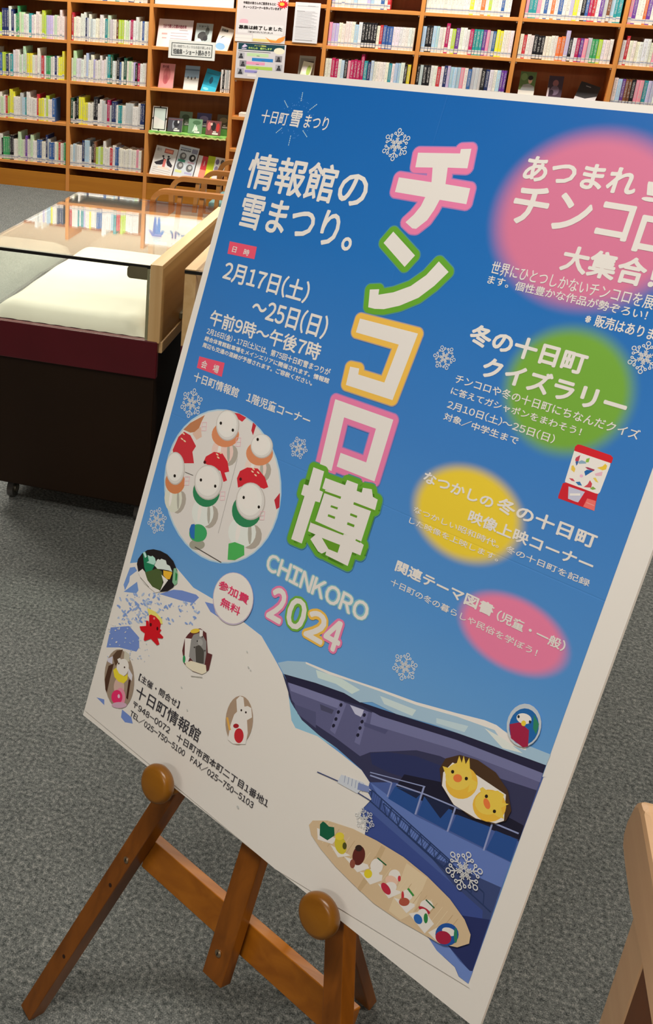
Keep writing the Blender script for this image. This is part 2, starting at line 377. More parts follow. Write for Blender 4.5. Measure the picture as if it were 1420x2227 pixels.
def rg(lst,spec):
    if not lst: return lst
    x0=lst[0][0]; x1=lst[-1][0]+lst[-1][1]
    for a,b_,c,h in spec:
        for b in lst:
            f=(b[0]+b[1]/2-x0)/(x1-x0)
            if a<=f<=b_:
                b[5]=c
                if h: b[2]=round(h*200)/200; b[3]=.14 if h>.165 else .11
    return lst
TH=(.011,.0215)
SP={
(-1,1.065):[(.14,.21,'navy',.185),(.08,.12,'lime',0),(.32,.36,'green',0),(.50,.54,'teal',0),(.36,.42,'pale green',.165)],
(0,1.065):[(0,.03,'red',.185),(.11,.15,'pale pink',.18),(.17,.21,'navy',0),(.23,.26,'white',.18),(.38,.41,'white',.18),(.42,.46,'teal',0),(.47,.51,'pale green',.18),(.63,.67,'lime',0),(.77,.80,'crimson',0),(.82,.85,'white',.185),(.92,.95,'blue',0)],
(-1,.792):[(.0,.04,'white',.19),(.19,.21,'navy',0),(.24,.29,'teal',0),(.31,.35,'white',.185),(.48,.53,'yellow',.165),(.74,.79,'green',0)],
(0,.792):[(.04,.08,'pale green',0),(.19,.22,'light blue',.195),(.25,.28,'white',.185),(.46,.48,'white',.18),(.485,.51,'teal',.195),(.515,.55,'dark green',.195),(.60,.63,'black',.18),(.69,.72,'dark green',.18),(.89,.92,'crimson',0)],
(-1,.494):[(.04,.07,'blue',0),(.12,.16,'pale green',0),(.22,.25,'lime',0),(.27,.33,'yellow',0),(.50,.54,'teal',0),(.70,.74,'red',.185),(.86,.90,'lime',.18),(.95,1,'blue',.165)],
(0,.494):[(0,.03,'dark green',.18),(.06,.1,'black',0),(.12,.17,'yellow',.19),(.18,.22,'yellow',0),(.32,.36,'black',.20),(.40,.44,'white',.185),(.50,.54,'crimson',.185),(.56,.62,'navy',.18),(.65,.69,'teal',0),(.76,.84,'grey',.175),(.91,.94,'white',.18),(.95,1,'navy',.18)],
(-1,.19):[(0,.05,'pale pink',0),(.08,.12,'black',0),(.13,.2,'green',.165),(.22,.26,'black',.18),(.43,.47,'purple',.185),(.60,.67,'blue',.165),(.79,.83,'blue',0),(.90,.93,'red',0)],
(0,.19):[(.16,.19,'navy',0),(.30,.325,'black',.185),(.33,.36,'brown',.19),(.38,.41,'lime',0),(.57,.61,'red',0),(.63,.68,'blue',.165),(.92,.97,'pink',0)],
(3,1.145):[(0,.03,'pink',0),(.03,.1,'lavender',0),(.1,.19,'cream',0),(.19,.30,'white',.155),(.30,.33,'light blue',0),(.33,.38,'white',.155),(.38,.55,'black',.155),(.55,.6,'cream',0),(.6,.63,'red',0),(.63,.75,'blue',0),(.75,1,'white',.14)],
(4,1.145):[(0,.05,'light blue',0),(.06,.1,'black',0),(.1,.18,'light blue',0),(.18,.27,'white',0),(.27,.31,'crimson',0),(.31,.34,'white',0),(.34,.38,'lime',0),(.39,.43,'purple',0),(.43,.51,'white',0),(.51,.56,'crimson',0),(.58,.67,'teal',0),(.68,.72,'purple',0),(.72,.75,'pink',0),(.76,.81,'blue',0),(.83,.87,'yellow',0),(.87,1,'pale pink',0)],
(5,1.145):[(0,.03,'cream',0),(.035,.07,'red',0),(.07,.17,'pale pink',0),(.17,.27,'black',0),(.27,.43,'cream',0),(.43,.50,'orange',0),(.50,.54,'lavender',0),(.54,.58,'black',0),(.58,.62,'white',0),(.62,.65,'crimson',0),(.65,.68,'purple',0),(.68,.72,'pink',0),(.72,.78,'grey',0),(.78,.84,'green',0),(.84,.88,'lime',0),(.88,1,'pale pink',0)],
(6,1.145):[(0,.03,'pale pink',0),(.03,.07,'red',.17),(.07,.2,'cream',0),(.2,.28,'white',.16),(.28,.33,'cream',0),(.33,.36,'pink',0),(.36,.42,'blue',0),(.42,.46,'black',0)],
(3,.905):[(0,.08,'cream',0),(.08,.17,'crimson',0),(.17,.2,'white',0),(.2,.24,'light blue',0),(.24,.28,'black',0),(.3,.46,'crimson',0),(.46,.5,'teal',0),(.5,.54,'navy',0),(.54,.58,'light blue',0),(.58,.73,'cream',0),(.73,.78,'teal',0),(.78,.83,'cream',0),(.83,.87,'light blue',0),(.87,.92,'white',0),(.92,.96,'black',0),(.96,1,'yellow',0)],
(4,.905):[(0,.04,'black',0),(.04,.07,'grey',0),(.07,.14,'black',0),(.14,.22,'white',0),(.25,.28,'brown',0),(.3,.34,'navy',0),(.34,.38,'lavender',0),(.38,.47,'light blue',0),(.48,.52,'pink',0),(.53,.58,'cream',0),(.62,.72,'grey',.165),(.72,.76,'black',0),(.78,.82,'navy',0),(.82,.9,'white',0),(.9,.94,'light blue',0)],
(6,.905):[(0,.03,'pale pink',0),(.03,.06,'dark green',0),(.06,.09,'light blue',0),(.09,.13,'purple',0),(.14,.2,'brown',0),(.2,.23,'black',0),(.23,.32,'pink',0),(.32,.37,'teal',0),(.37,.42,'lavender',0)],
(3,1.383):[(0,.03,'lavender',0),(.4,.44,'light blue',0),(.60,.64,'lavender',0),(.95,1,'red',0)],
(4,1.383):[(0,.45,'cream',0),(.5,.56,'yellow',0),(.66,.7,'orange',0),(.72,.76,'lime',0),(.88,.93,'blue',0)],
(5,1.383):[(.05,.12,'teal',0),(.13,.16,'pink',0),(.19,.24,'blue',0),(.26,.3,'orange',0),(.35,.38,'blue',0),(.5,.54,'yellow',0),(.63,.67,'blue',0),(.69,.74,'red',0),(.79,.83,'purple',0),(.84,.87,'brown',0),(.93,1,'teal',0)],
}
for k in (-1,0):
    for z,nm in VIS:
        put_books(k,z,rg(layout(k,0,rng,PALE,TH,0.155,.14,.012 if k==-1 else .0),SP[(k,z)]),nm+', '+BAYN[k],'pale paperbacks, '+nm+', '+BAYN[k],.155)
for k in (3,4,5,6):
    put_books(k,1.145,rg(layout(k,0,rng,BRIGHT,(.0175,.024),.143 if k!=4 else .155,.03,.0),SP[(k,1.145)]),'lowest whole shelf, '+BAYN[k],'comics on the lowest whole shelf, '+BAYN[k],.143 if k!=4 else .155)
for k in (3,4,6):
    put_books(k,.905,rg(layout(k,0,rng,BRIGHT,(.0175,.024),.16,.03,.0),SP[(k,.905)]),'shelf cut by poster, '+BAYN[k],'comics on the shelf cut by the poster, '+BAYN[k],.16)
for k in (-1,0):
    for z,g in ((.494,.085 if k==-1 else 0),(.19,0)): stuff.append((z,rg(layout(k,0,rng,PALE,TH,.155,.12,g),SP[(k,z)])))
    for z in (1.337,1.575,1.815): stuff.append((z,layout(k,0,rng,PALE+[('blue',5),('navy',3),('red',3),('teal',4)],TH,.155,.12,.01)))
for k in (-3,-2):
    for z in LROW: stuff.append((z,layout(k,0,rng,PALE,TH,.155,.10,.03)))
for k in (3,4,5,6):
    stuff.append((1.383,rg(layout(k,0,rng,BRIGHT if k>4 else PALE,(.0175,.024),.16,.03,.17 if k==3 else (.045 if k==4 else 0)),SP.get((k,1.383),[]))))
    for z in (1.62,1.855): stuff.append((z,layout(k,0,rng,BRIGHT,(.0175,.024),.155,.05,.02)))
for k in (3,4,5,6,7,8):
    for z in (.19,.43,.667)+((.905,1.145,1.383) if k>6 else ()): stuff.append((z,layout(k,0,rng,BRIGHT,(.0175,.024),.155,.05,.03)))
row_stuff('book_rows','rows of paperbacks on the lower left shelves and the topmost shelves of the bookcase',stuff)

# ---------------------------------------------------------------- face-out things, notices, cards
def cardboard(name,label,cat,x0,x1,z0,ztop,dy,lean,t,face,group=None,back='#b9b2a8',top_dx=0,draw=None):
    """a flat thing leaning back on a shelf, seen face-on. local x right, y up along the face, z towards the viewer"""
    w=x1-x0; h=math.hypot(ztop-z0,lean); a=math.atan2(lean,ztop-z0); sk=top_dx
    yv=Vector((sk/h,math.sin(a)*math.sqrt(max(0,1-(sk/h)**2)),math.cos(a)*math.sqrt(max(0,1-(sk/h)**2)))); xv=Vector((1,0,0))-yv*yv.x; xv.normalize(); zv=xv.cross(yv)
    Mx=Matrix((xv,yv,zv)).transposed().to_4x4(); Mx.translation=Vector((x0,D+dy,z0+.0005+t*0))+zv*t*0
    o=thing(name,label,cat,mat=Mx,group=group)
    bm=bmesh.new(); box(bm,0,w,0,h,-t,0); fin('cover' if 'book' in name else 'board',bm,plain('c'+back,back,.5),o)
    polys=[(ink(face),[(0,0,3e-4),(w,0,3e-4),(w,h,3e-4),(0,h,3e-4)])]
    if draw:
        zz=[4e-4]
        def P(c,pts):
            zz[0]+=2e-5; polys.append((ink(c),[(p[0]*w,p[1]*h,zz[0]) for p in pts]))
        def Ell(c,cx,cy,rx,ry): P(c,[(cx+rx*math.cos(i*math.pi/8),cy+ry*math.sin(i*math.pi/8)) for i in range(16)])
        def Tx(s,x0_,y0_,x1_,y1_,c='#2a2420',bold=0):
            text_mesh('printed_text',s,(x0_*w,y0_*h,x1_*w,y1_*h),1.4e-3,ink(c),o,bold)
        draw(P,Ell,Tx)
    colour_mesh('printed_face',polys,o)
    return o
def R_(P,c,x0,y0,x1,y1): P(c,[(x0,y0),(x1,y0),(x1,y1),(x0,y1)])
# --- display bay (second upright to third)
def d_sign(P,E,T):
    R_(P,'#f3f3f1',.02,.02,.98,.98)
    E('#b9c9dd',.16,.83,.07,.10); P('#5f7db8',[(.10,.72),(.22,.72),(.27,.50),(.23,.48),(.21,.58),(.21,.30),(.20,.06),(.17,.06),(.165,.3),(.155,.3),(.15,.06),(.12,.06),(.11,.30),(.10,.56),(.07,.50),(.04,.52)])
    T('ルール',.34,.45,.80,.72,'#5a6f9c',.003)
cardboard('sign_board','large white sign with blue figure on the topmost shelf, display bay','sign',-2.18,-1.63,1.817,2.04,.004,.006,.004,'#f1f0ec',draw=d_sign)
cardboard('sign_board','white board above the pink card, cut by the top of the photo','sign',-2.18,-1.63,1.338,1.53,.008,.010,.004,'#f1ece6')
def d_card(P,E,T):
    R_(P,'#dcc6c0',0,0,1,1); T('5分で楽しむ読み始め本',.14,.68,.82,.82,'#8a3040',.0006)
    for i in range(4): R_(P,'#9a8484',.38,.50-.1*i,.9-.05*(i%2),.52-.1*i)
    R_(P,'#e0968c',.12,.44,.28,.50); R_(P,'#e0968c',.14,.30,.27,.34); R_(P,'#8a7474',.62,.61,.86,.63)
cardboard('display_card','pale pink card with red heading, upper shelf of the display bay','card',-2.163,-1.917,1.065,1.242,.02,.06,.0015,'#e2cfc8',draw=d_card)
def bk(tone,marks):
    def d(P,E,T):
        R_(P,tone,0,0,1,1)
        for m in marks:
            if m[0]=='e': E(m[1],*m[2:])
            elif m[0]=='r': R_(P,m[1],*m[2:])
            elif m[0]=='p': P(m[1],m[2])
            else: T(*m[1:])
    return d
G1='face-out books in the display bay'
cardboard('display_book','grey book with a dark picture standing face-out right of the pink card','book',-1.898,-1.780,1.065,1.228,.03,.06,.012,'#a9b0aa',G1,draw=bk('#a9b0aa',[('e','#3c3a38',.45,.5,.3,.18),('e','#5b5d58',.7,.7,.12,.16),('e','#e4ded8',.25,.25,.18,.16),('t','ショート',.15,.84,.75,.93,'#4a4a46',.0006),('r','#d8d2c8',0,0,1,.12),('e','#2c2a2c',.62,.42,.14,.10)]))
cardboard('display_book','white and blue book leaning right, upper shelf of the display bay','book',-1.757,-1.66,1.065,1.222,.03,.06,.016,'#e4ddd0',G1,top_dx=.036,draw=bk('#d8cfc0',[('e','#7fa6d8',.4,.22,.35,.14),('r','#f0ece2',0,.35,1,.62),('t','短編集',.1,.82,.6,.93,'#4a4a46',.0005),('p','#4a4a48',[(.2,.5),(.5,.68),(.3,.62)])]))
def d_plate(P,E,T):
    R_(P,'#d9d8d4',0,0,1,1); R_(P,'#22302c',.06,.14,.94,.86); R_(P,'#d9d8d4',.075,.18,.925,.82)
    T('短い時間でいろいろなお話が楽しめる',.1,.60,.9,.76,'#7a7a78'); T('短編集・ショート読みきり',.1,.24,.9,.54,'#5a5a58',.0008)
cardboard('shelf_label','white shelf label with dark frame line over the display bay shelf edge','sign',-2.062,-1.733,.998,1.116,-.014,.004,.008,'#efeeea',draw=d_plate)
cardboard('display_book','pink book face-out, first on the second shelf of the display bay','book',-2.139,-2.032,.792,.951,.03,.05,.012,'#d98a86',G1,draw=bk('#d98a86',[('e','#c26a68',.5,.55,.25,.3),('e','#b85c5e',.45,.35,.18,.2),('t','恋の話',.15,.82,.6,.93,'#7a2c34',.0005),('p','#b25256',[(.4,.2),(.5,.8),(.55,.2)])]))
cardboard('display_book','grey-blue book face-out between the pink and the turquoise book','book',-1.956,-1.853,.792,.948,.03,.05,.012,'#8f9ca6',G1,draw=bk('#8fa3b2',[('r','#d9d2c6',0,0,1,.5),('e','#4a4440',.25,.5,.05,.06),('e','#4a4440',.5,.48,.05,.07),('e','#5a4a44',.75,.5,.05,.06),('r','#5f7284',0,.8,1,.86)]))
cardboard('display_book','turquoise book leaning right, on the second shelf of the display bay','book',-1.83,-1.725,.792,.942,.03,.05,.012,'#2492a8',G1,top_dx=.03,draw=bk('#1f8ea6',[('r','#35a9c0',0,0,1,.3),('e','#1d4a5a',.5,.55,.12,.16),('r','#2a6f86',.1,.8,.9,.84),('e','#7fc7d8',.3,.15,.2,.06)]))
spn=[('white',.150),('black',.120),('white',.152),('grey',.15),('white',.148)]
x=-1.688
for i,(c,h) in enumerate(spn):
    o=bpy.data.objects.new('book',bmesh_for(.012,h,.11)); COL.objects.link(o); o.location=(x,D+.02,.7923); o.color=(*ink(NAMED[c]),1); x+=.0135
    tag(o,'thin %s upright book, %s from the turquoise display book'%(c,ORD[i]),'book','upright books beside the turquoise book')
def d_frame(P,E,T):
    R_(P,'#e9e6e0',0,0,1,1); R_(P,'#2b2a2a',.06,.04,.94,.96); R_(P,'#dde3da',.12,.08,.88,.92); R_(P,'#9a9a94',.25,.84,.75,.88)
    for x,y in ((.06,.5),(.94,.5),(.5,.96),(.5,.04)): E('#2b2a2a',x,y,.06,.05)
    P('#c3ccc0',[(.12,.6),(.88,.4),(.88,.92),(.12,.92)])
cardboard('display_card','white card with ornate black border, left of the video cases','card',-2.172,-2.064,.4965,.662,.02,.03,.004,'#e9e6e0',draw=d_frame)
G2='video cases on the green cloth'
def dvd(nm,c,x0,x1,z0,z1,dy,marks): return cardboard('video_case',nm,'video case',x0,x1,z0,z1,dy,.025,.012,c,G2,draw=bk(c,marks+[('r','#e9e4da',.45,.05,.85,.16),('r','#e9e4da',.5,.2,.7,.27)]))
dvd('dark video case beside the black-bordered card','#4a464c',-2.058,-1.951,.4985,.591,.03,[('e','#8a8a90',.4,.5,.08,.3),('e','#2a282c',.6,.6,.2,.25),('r','#6a4a50',0,.85,1,.93),('e','#c9c4c0',.72,.72,.06,.1)])
dvd('green video case, middle of the front row','#6f8f6c',-1.905,-1.805,.4985,.596,.03,[('p','#c9d6c0',[(.3,.1),(.5,.7),(.55,.4),(.75,.3)]),('e','#4a6a48',.6,.75,.3,.15),('p','#d8e0d0',[(.5,.3),(.6,.55),(.7,.3)])])
dvd('red and black video case, last of the front row','#7a4444',-1.775,-1.668,.4985,.594,.03,[('e','#c86a6a',.2,.6,.12,.3),('e','#c83a34',.8,.55,.12,.3),('e','#2a2424',.5,.6,.16,.3),('e','#d8b0a0',.35,.75,.08,.1)])
for i,(a,b_,nm,c,dm) in enumerate(((-1.988,-1.895,'grey-green video case behind the gap of the front row','#6f7f66','#46543c'),(-1.860,-1.755,'violet video case behind the green one','#4a446a','#8a7a9c'),(-1.712,-1.618,'brown video case at the right behind the red one','#5a5040','#8a7a58'))):
    dvd(nm,c,a,b_,.5405,.633,.085,[('e',dm,.5,.6,.3,.2),('e',dm,.3,.35,.12,.1)])
    r_=tag(bx('riser',a-.004,b_+.004,D+.07,D+.15,.4975,.5395,plain('green_paper','#6fae5c',.6)),'green paper riser under the %s'%nm.split(' video')[0]+' video case','riser','green risers on the third shelf')
# scalloped cloth on the shelf
bm=bmesh.new(); n=40; x0,x1=-2.185,-1.617
prev=None
for i in range(n+1):
    x=x0+(x1-x0)*i/n; dz=-.010-.006*abs(math.sin(i*math.pi/3)); 
    r=[bm.verts.new((x,D+.22,.4955)),bm.verts.new((x,D-.003,.4960)),bm.verts.new((x,D-.005-.003*math.sin(i),.4955+dz))]
    if prev:
        bm.faces.new((prev[0],r[0],r[1],prev[1])); bm.faces.new((prev[1],r[1],r[2],prev[2]))
    prev=r
c_=fin('shelf_cloth',bm,[plain('green_cloth','#86c45f',.8)]); sm=c_.modifiers.new('s','SOLIDIFY'); sm.thickness=.001
tag(c_,'green cloth with scalloped yellow trim under the video cases','cloth')
bm=bmesh.new(); prev=None
for i in range(n*2+1):
    x=x0+(x1-x0)*i/(2*n); z=.4955-.010-.006*abs(math.sin(i*math.pi/6)); z2=z-.005-.003*abs(math.sin(i*math.pi/4))
    r=[bm.verts.new((x,D-.0095,z+.004)),bm.verts.new((x,D-.0095,z2))]
    if prev: bm.faces.new((prev[0],r[0],r[1],prev[1]))
    prev=r
fin('trim',bm,plain('yellow_trim','#e9ec9c',.8),c_)
def d_l1(P,E,T):
    R_(P,'#d6cfc6',0,0,1,1); R_(P,'#b4584a',.42,.80,.82,.95); R_(P,'#e08a70',.46,.83,.78,.92)
    P('#26222a',[(.08,.42),(.45,.58),(.40,.66),(.52,.62),(.5,.42),(.4,.38),(.2,.36)]); P('#26222a',[(.92,.44),(.70,.60),(.78,.68),(.62,.64),(.62,.50),(.7,.40),(.9,.36)]); R_(P,'#c86a60',.48,.3,.6,.6); E('#26222a',.42,.68,.05,.035); E('#26222a',.66,.70,.05,.035)
    for i in range(4): R_(P,'#b9a89c',.1,.05+.07*i,.9,.07+.07*i)
    R_(P,'#e8c8b4',.3,.26,.8,.33); T('夜行',.06,.82,.28,.93,'#6a5a54')
G3='leaflets and magazines on the bottom shelf of the display bay'
cardboard('leaflet','white leaflet with two black dancing figures, bottom shelf of display bay','leaflet',-2.172,-2.005,.190,.388,.01,.08,.0015,'#d6cfc6',G3,top_dx=.028,draw=d_l1)
def d_l2(P,E,T):
    R_(P,'#c9ccd0',0,0,1,1); T('本のある生活',.08,.82,.6,.88,'#3a3a44',.0006); R_(P,'#8a8a9a',.66,.8,.95,.94); R_(P,'#7a8a9c',.08,.9,.6,.93)
    for x,y in ((.28,.66),(.76,.66),(.25,.36),(.74,.34)): E('#6a6866',x,y,.17,.12); E('#b9b4ac',x+.02,y+.02,.09,.06)
    E('#2a2624',.76,.66,.15,.11); E('#d8d4cc',.78,.67,.07,.05); R_(P,'#3f8a70',.08,.48,.45,.56); R_(P,'#b8969c',.58,.48,.92,.54); R_(P,'#d5d68c',.06,.14,.4,.22); R_(P,'#b0aac4',.55,.14,.92,.2)
cardboard('leaflet','grey leaflet with four round pictures beside the dancers leaflet','leaflet',-1.998,-1.850,.190,.405,.018,.08,.004,'#c9ccd0',G3,top_dx=.028,draw=d_l2)
cardboard('magazine','magazine with grey and red cover, left of the lime magazine','magazine',-1.843,-1.765,.190,.345,.02,.06,.005,'#e4ddd4',G3,top_dx=.02,draw=bk('#e4ddd4',[('r','#c8343c',.42,0,1,1),('r','#e8866c',.42,0,1,.42),('e','#e8a0a0',.7,.7,.05,.12)]))
cardboard('magazine','lime and white magazine, last on the bottom shelf of the display bay','magazine',-1.762,-1.63,.190,.346,.02,.06,.005,'#ddd8d4',G3,top_dx=.012,draw=bk('#ddd8d4',[('r','#b6c21c',0,0,.4,1),('r','#dfe83c',0,0,.4,.42),('e','#7a6a8a',.55,.8,.1,.12),('e','#5a5654',.82,.8,.1,.12),('e','#8a7a90',.55,.5,.1,.12),('e','#6a7a6c',.82,.5,.1,.12)]))
# --- notice bay
def d_n1(P,E,T):
    R_(P,'#cdc2be',.02,.02,.98,.98)
    T('中高生の皆さんのご意見をもとに',.12,.555,.76,.595,'#3a3230',.0006); T('ティーンズコーナーを作っていきます',.12,.49,.88,.53,'#3a3230',.0006)
    for i in range(9): R_(P,'#c6bdb8',.06,.33+.018*i,.94,.335+.018*i)
    R_(P,'#d8a4ac',.07,.275,.24,.31); E('#d8a4ac',.155,.31,.085,.025)
    R_(P,'#d6cec9',.05,.13,.95,.27); T('募集は終了しました',.06,.185,.93,.245,'#241f1e',.0011); T('ご協力ありがとうございました',.25,.14,.75,.165,'#4a4442',.0003)
    R_(P,'#d9d4e0',.36,.05,.93,.125); R_(P,'#d8c07a',.36,.015,.9,.055); P('#e08a3c',[(.6,.09),(.7,.05),(.82,.035),(.86,.075),(1,.12),(.98,.05),(.9,.01),(.72,.008)]); R_(P,'#efece8',0,0,.34,.10); R_(P,'#c6c0ba',0,.05,.34,.055)
    s=[]
    for i in range(26):
        a=i*math.tau/26; r=1 if i%2 else .6; s.append((.90+.13*r*math.cos(a),.575+.07*r*math.sin(a)))
    P('#c8202c',s); E('#e8b03c',.88,.58,.05,.025)
cardboard('notice','large white notice saying applications have closed, with a red burst','notice',-1.603,-1.262,1.135,1.56,-.004,.004,.002,'#cfc6c1',draw=d_n1)
def d_n2(P,E,T):
    R_(P,'#c9c1bf',0,0,1,1); R_(P,'#163c44',.03,.80,.97,.98); P('#c9b6d8',[(.1,.88),(.16,.96),(.22,.9),(.14,.86)]); R_(P,'#c9b6d8',.1,.82,.2,.845)
    T('ティーンズ委員会',.36,.91,.6,.95,'#d8e06a',.0003); T('わたしの　紹介します',.24,.83,.72,.89,'#b9e070',.0005); E('#e6dcb8',.87,.82,.11,.09)
    R_(P,'#3a3a40',.04,.75,.7,.765)
    for c,x0,y0,x1,y1 in (('#b6cc9a',.22,.63,.66,.72),('#2a78b4',.33,.50,.76,.59),('#dd92aa',.22,.40,.60,.48),('#a6c052',.22,.27,.76,.36),('#8f86bc',.20,.17,.52,.24),('#e4d4cc',.26,.06,.60,.13)): R_(P,c,x0,y0,x1,y1); R_(P,'#55605a',x0+.2,y0+.01,x0+.26,y0+.025)
    for i,(x,y) in enumerate(((.03,.55),(.08,.33),(.04,.11),(.80,.52),(.82,.28))): R_(P,'#8c8688' if i%2 else '#a8a4a6',x,y,x+.14,y+.17); E('#2c2a2e',x+.07,y+.11,.025,.03); P('#3a383c',[(x+.02,y),(x+.12,y),(x+.10,y+.08),(x+.04,y+.08)])
cardboard('notice','notice with a dark green heading and coloured speech bars, above the poster corner','notice',-1.586,-1.25,.900,1.130,-.004,.003,.002,'#e2dad8',draw=d_n2)
def d_n3(P,E,T):
    R_(P,'#cfcac8',0,0,1,1); R_(P,'#a8a2a0',.08,.90,.92,.915); R_(P,'#9a9492',.5,.905,.8,.925); R_(P,'#e0c4c0',.08,.86,.92,.87)
    for i in range(26): R_(P,'#b5afad',.08,.1+.027*i,.9-.1*(i%3),.108+.027*i)
    R_(P,'#a8a2a0',.06,.39,.92,.395); R_(P,'#8a8482',.1,.06,.8,.072); R_(P,'#8a8482',.08,.78,.4,.79)
cardboard('notice','tall white sheet of small print taped to the shelves right of the notices','notice',-1.213,-1.047,1.152,1.40,-.004,.003,.0015,'#e4dfdc',draw=d_n3)
cardboard('book_stand','grey clear stand behind the green book in the notice bay','stand',-1.168,-1.058,.905,1.064,.07,.03,.004,'#a19c8c',draw=bk('#a19c8c',[('r','#8a8678',.08,.0,.92,.9),('r','#4a4038',.3,.7,.9,.8)]))
cardboard('display_book','pale green book with a lime patch leaning on a stand in the notice bay','book',-1.155,-1.085,.905,1.034,.04,.04,.014,'#d6dcae',top_dx=.02,draw=bk('#d9dfb8',[('e','#f0f0dc',.3,.6,.25,.2),('e','#aac05a',.7,.6,.2,.25),('e','#2c2a24',.62,.12,.12,.08),('r','#a9c49a',0,0,.6,.1)]))
tag(bx('paper_stack',-1.54,-1.44,D+.01,D+.10,.644,.668,PAPER),'low stack of white paper on a shelf of the notice bay beside the poster','paper')
# --- right display
G4='face-out books above the poster at the right'
cardboard('display_book','green book with portrait of a dark-haired person, left of three above poster','book',.270,.368,.905,1.062,.06,.04,.012,'#6c8a58',G4,draw=bk('#5c7a44',[('r','#d6d6d0',0,0,1,.3),('p','#9aa0a0',[(.1,.28),(.25,.5),(.6,.55),(.95,.45),(1,.28)]),('e','#d9b59a',.66,.68,.13,.13),('e','#1c1815',.66,.77,.16,.09),('e','#7c9c5c',.25,.8,.2,.14)]))
cardboard('display_book','dark violet book face-out, middle of three above the poster','book',.447,.536,.905,1.048,.06,.04,.012,'#3c2c3a',G4,draw=bk('#3c2c3a',[('e','#8a5a5c',.5,.7,.2,.14),('e','#6a5a6c',.5,.4,.3,.2),('r','#c0b4b8',0,0,.12,.5),('e','#2a1c28',.3,.3,.15,.12)]))
cardboard('display_book','black and silver book leaning right, last of three above the poster','book',.610,.735,.905,1.032,.06,.05,.012,'#2c2a2c',G4,top_dx=.035,draw=bk('#2c2a2c',[('p','#b8b6b4',[(0,0),(1,0),(1,.55),(.5,.3),(0,.28)]),('r','#8a8a88',.3,.84,.55,.88),('e','#e4e2de',.4,.12,.3,.06)]))

# ---------------------------------------------------------------- display cases
def display_case(xl,xr,yf,yb,label,end_left_wood):
    t=thing('display_case',label,'display case',((xl+xr)/2,(yf+yb)/2,0),'low display cases')
    ox,oy=(xl+xr)/2,(yf+yb)/2
    def b(name,x0,x1,y0,y1,z0,z1,mat,bevel=0): return bx(name,x0-ox,x1-ox,y0-oy,y1-oy,z0,z1,mat,t,bevel)
    zt=.856; za=.632; zb=.518
    b('cabinet_body',xl+.012,xr-.012,yf+.012,yb-.03,.085,za-.03,DARK,.004)
    b('apron',xl,xr-.004,yf,yf+.022,zb,za,BURG,.003)
    b('deck',xl+.01,xr-.01,yf+.022,yb-.01,za-.03,za,BURG)
    # wooden side at the right with a ledge below
    b('side_panel',xr-.034,xr,yf+.0125,yb,za-.004,zt-.0145,BEECH_SHADE)
    b('top_edging',xr-.034,xr+.0008,yf+.0125,yb,zt-.014,zt,BEECH[1],.0012); b('front_edging',xr-.034,xr+.0008,yf+.002,yf+.012,za-.004,zt,BEECH[2],.0012)
    b('side_ledge',xr-.02,xr+.004,yf+.026,yb,za-.042,za-.008,BEECH[1],.002)
    b('side_runner',xr,xr+.008,yf+.22,yf+.36,za+.004,za+.022,LOCK,.001)
    # panes
    gx=xr-.034; g=.006
    b('top_pane',xl,gx,yf+.004,yb,zt-g,zt,GLASS); b('front_pane',xl+.004,gx,yf+.004,yf+.004+g,za+.002,zt-g-.001,GLASS)
    b('left_pane',xl,xl+g,yf+.012,yb-.008,za+.002,zt-g-.001,GLASS); b('back_pane',xl+.008,gx,yb-.008,yb-.002,za+.002,zt-g-.001,GLASS)
    b('seal',xl,gx,yf-.0005,yf+.0038,zt-.0125,zt-.0035,BLACK)
    if end_left_wood: b('side_panel',xl,xl+.032,yf+.002,yb,za-.004,zt,BEECH[1],.0015)
    b('glass_edge_strip',gx-.008,gx-.001,yf+.001,yf+.006,za+.002,zt-.008,plain('grey_green_strip','#8e8f72',.35))
    # lock plate, rounded left corners
    bm=bmesh.new(); r=.010; pts=[]
    x1,x0,z1,z0=gx-.008-ox,gx-.066-ox,zt-.010,zt-.045
    for cx,cz,a0 in ((x0+r,z0+r,180),(x1,z0,270),(x1,z1,0),(x0+r,z1-r,90)):
        if cx==x1: pts.append((cx,yf-.002-oy,cz)); continue
        for i in range(6): a=math.radians(a0+i*18); pts.append((cx+r*math.cos(a),yf-.002-oy,cz+r*math.sin(a)))
    prism(bm,pts,(0,.003,0)); fin('lock_plate',bm,LOCK,t)
    for cx in (xl+.055,xr-.06):
        for cy in (yf+.085,yb-.09):
            bm=bmesh.new(); cyl(bm,(cx-ox-.010,cy-oy,.030),(cx-ox+.010,cy-oy,.030),.030,20); w=fin('caster',bm,plain('caster_wheel','#4c4c4c',.3),t,smooth=False)
            bm=bmesh.new(); box(bm,cx-ox-.016,cx-ox+.016,cy-oy-.015,cy-oy+.02,.058,.085); cyl(bm,(cx-ox-.014,cy-oy,.030),(cx-ox+.014,cy-oy,.030),.014,12); fin('fork',bm,STEEL,w)
    return t
XL,XR,YF,YB=-1.297,-.749,2.705,3.515
display_case(XL,XR,YF,YB,'low glass display case with white cloth inside, beech side and dark red apron',False)
display_case(-.684,-.14,YF,YB,'second low display case, almost hidden behind the left edge of the poster',True)
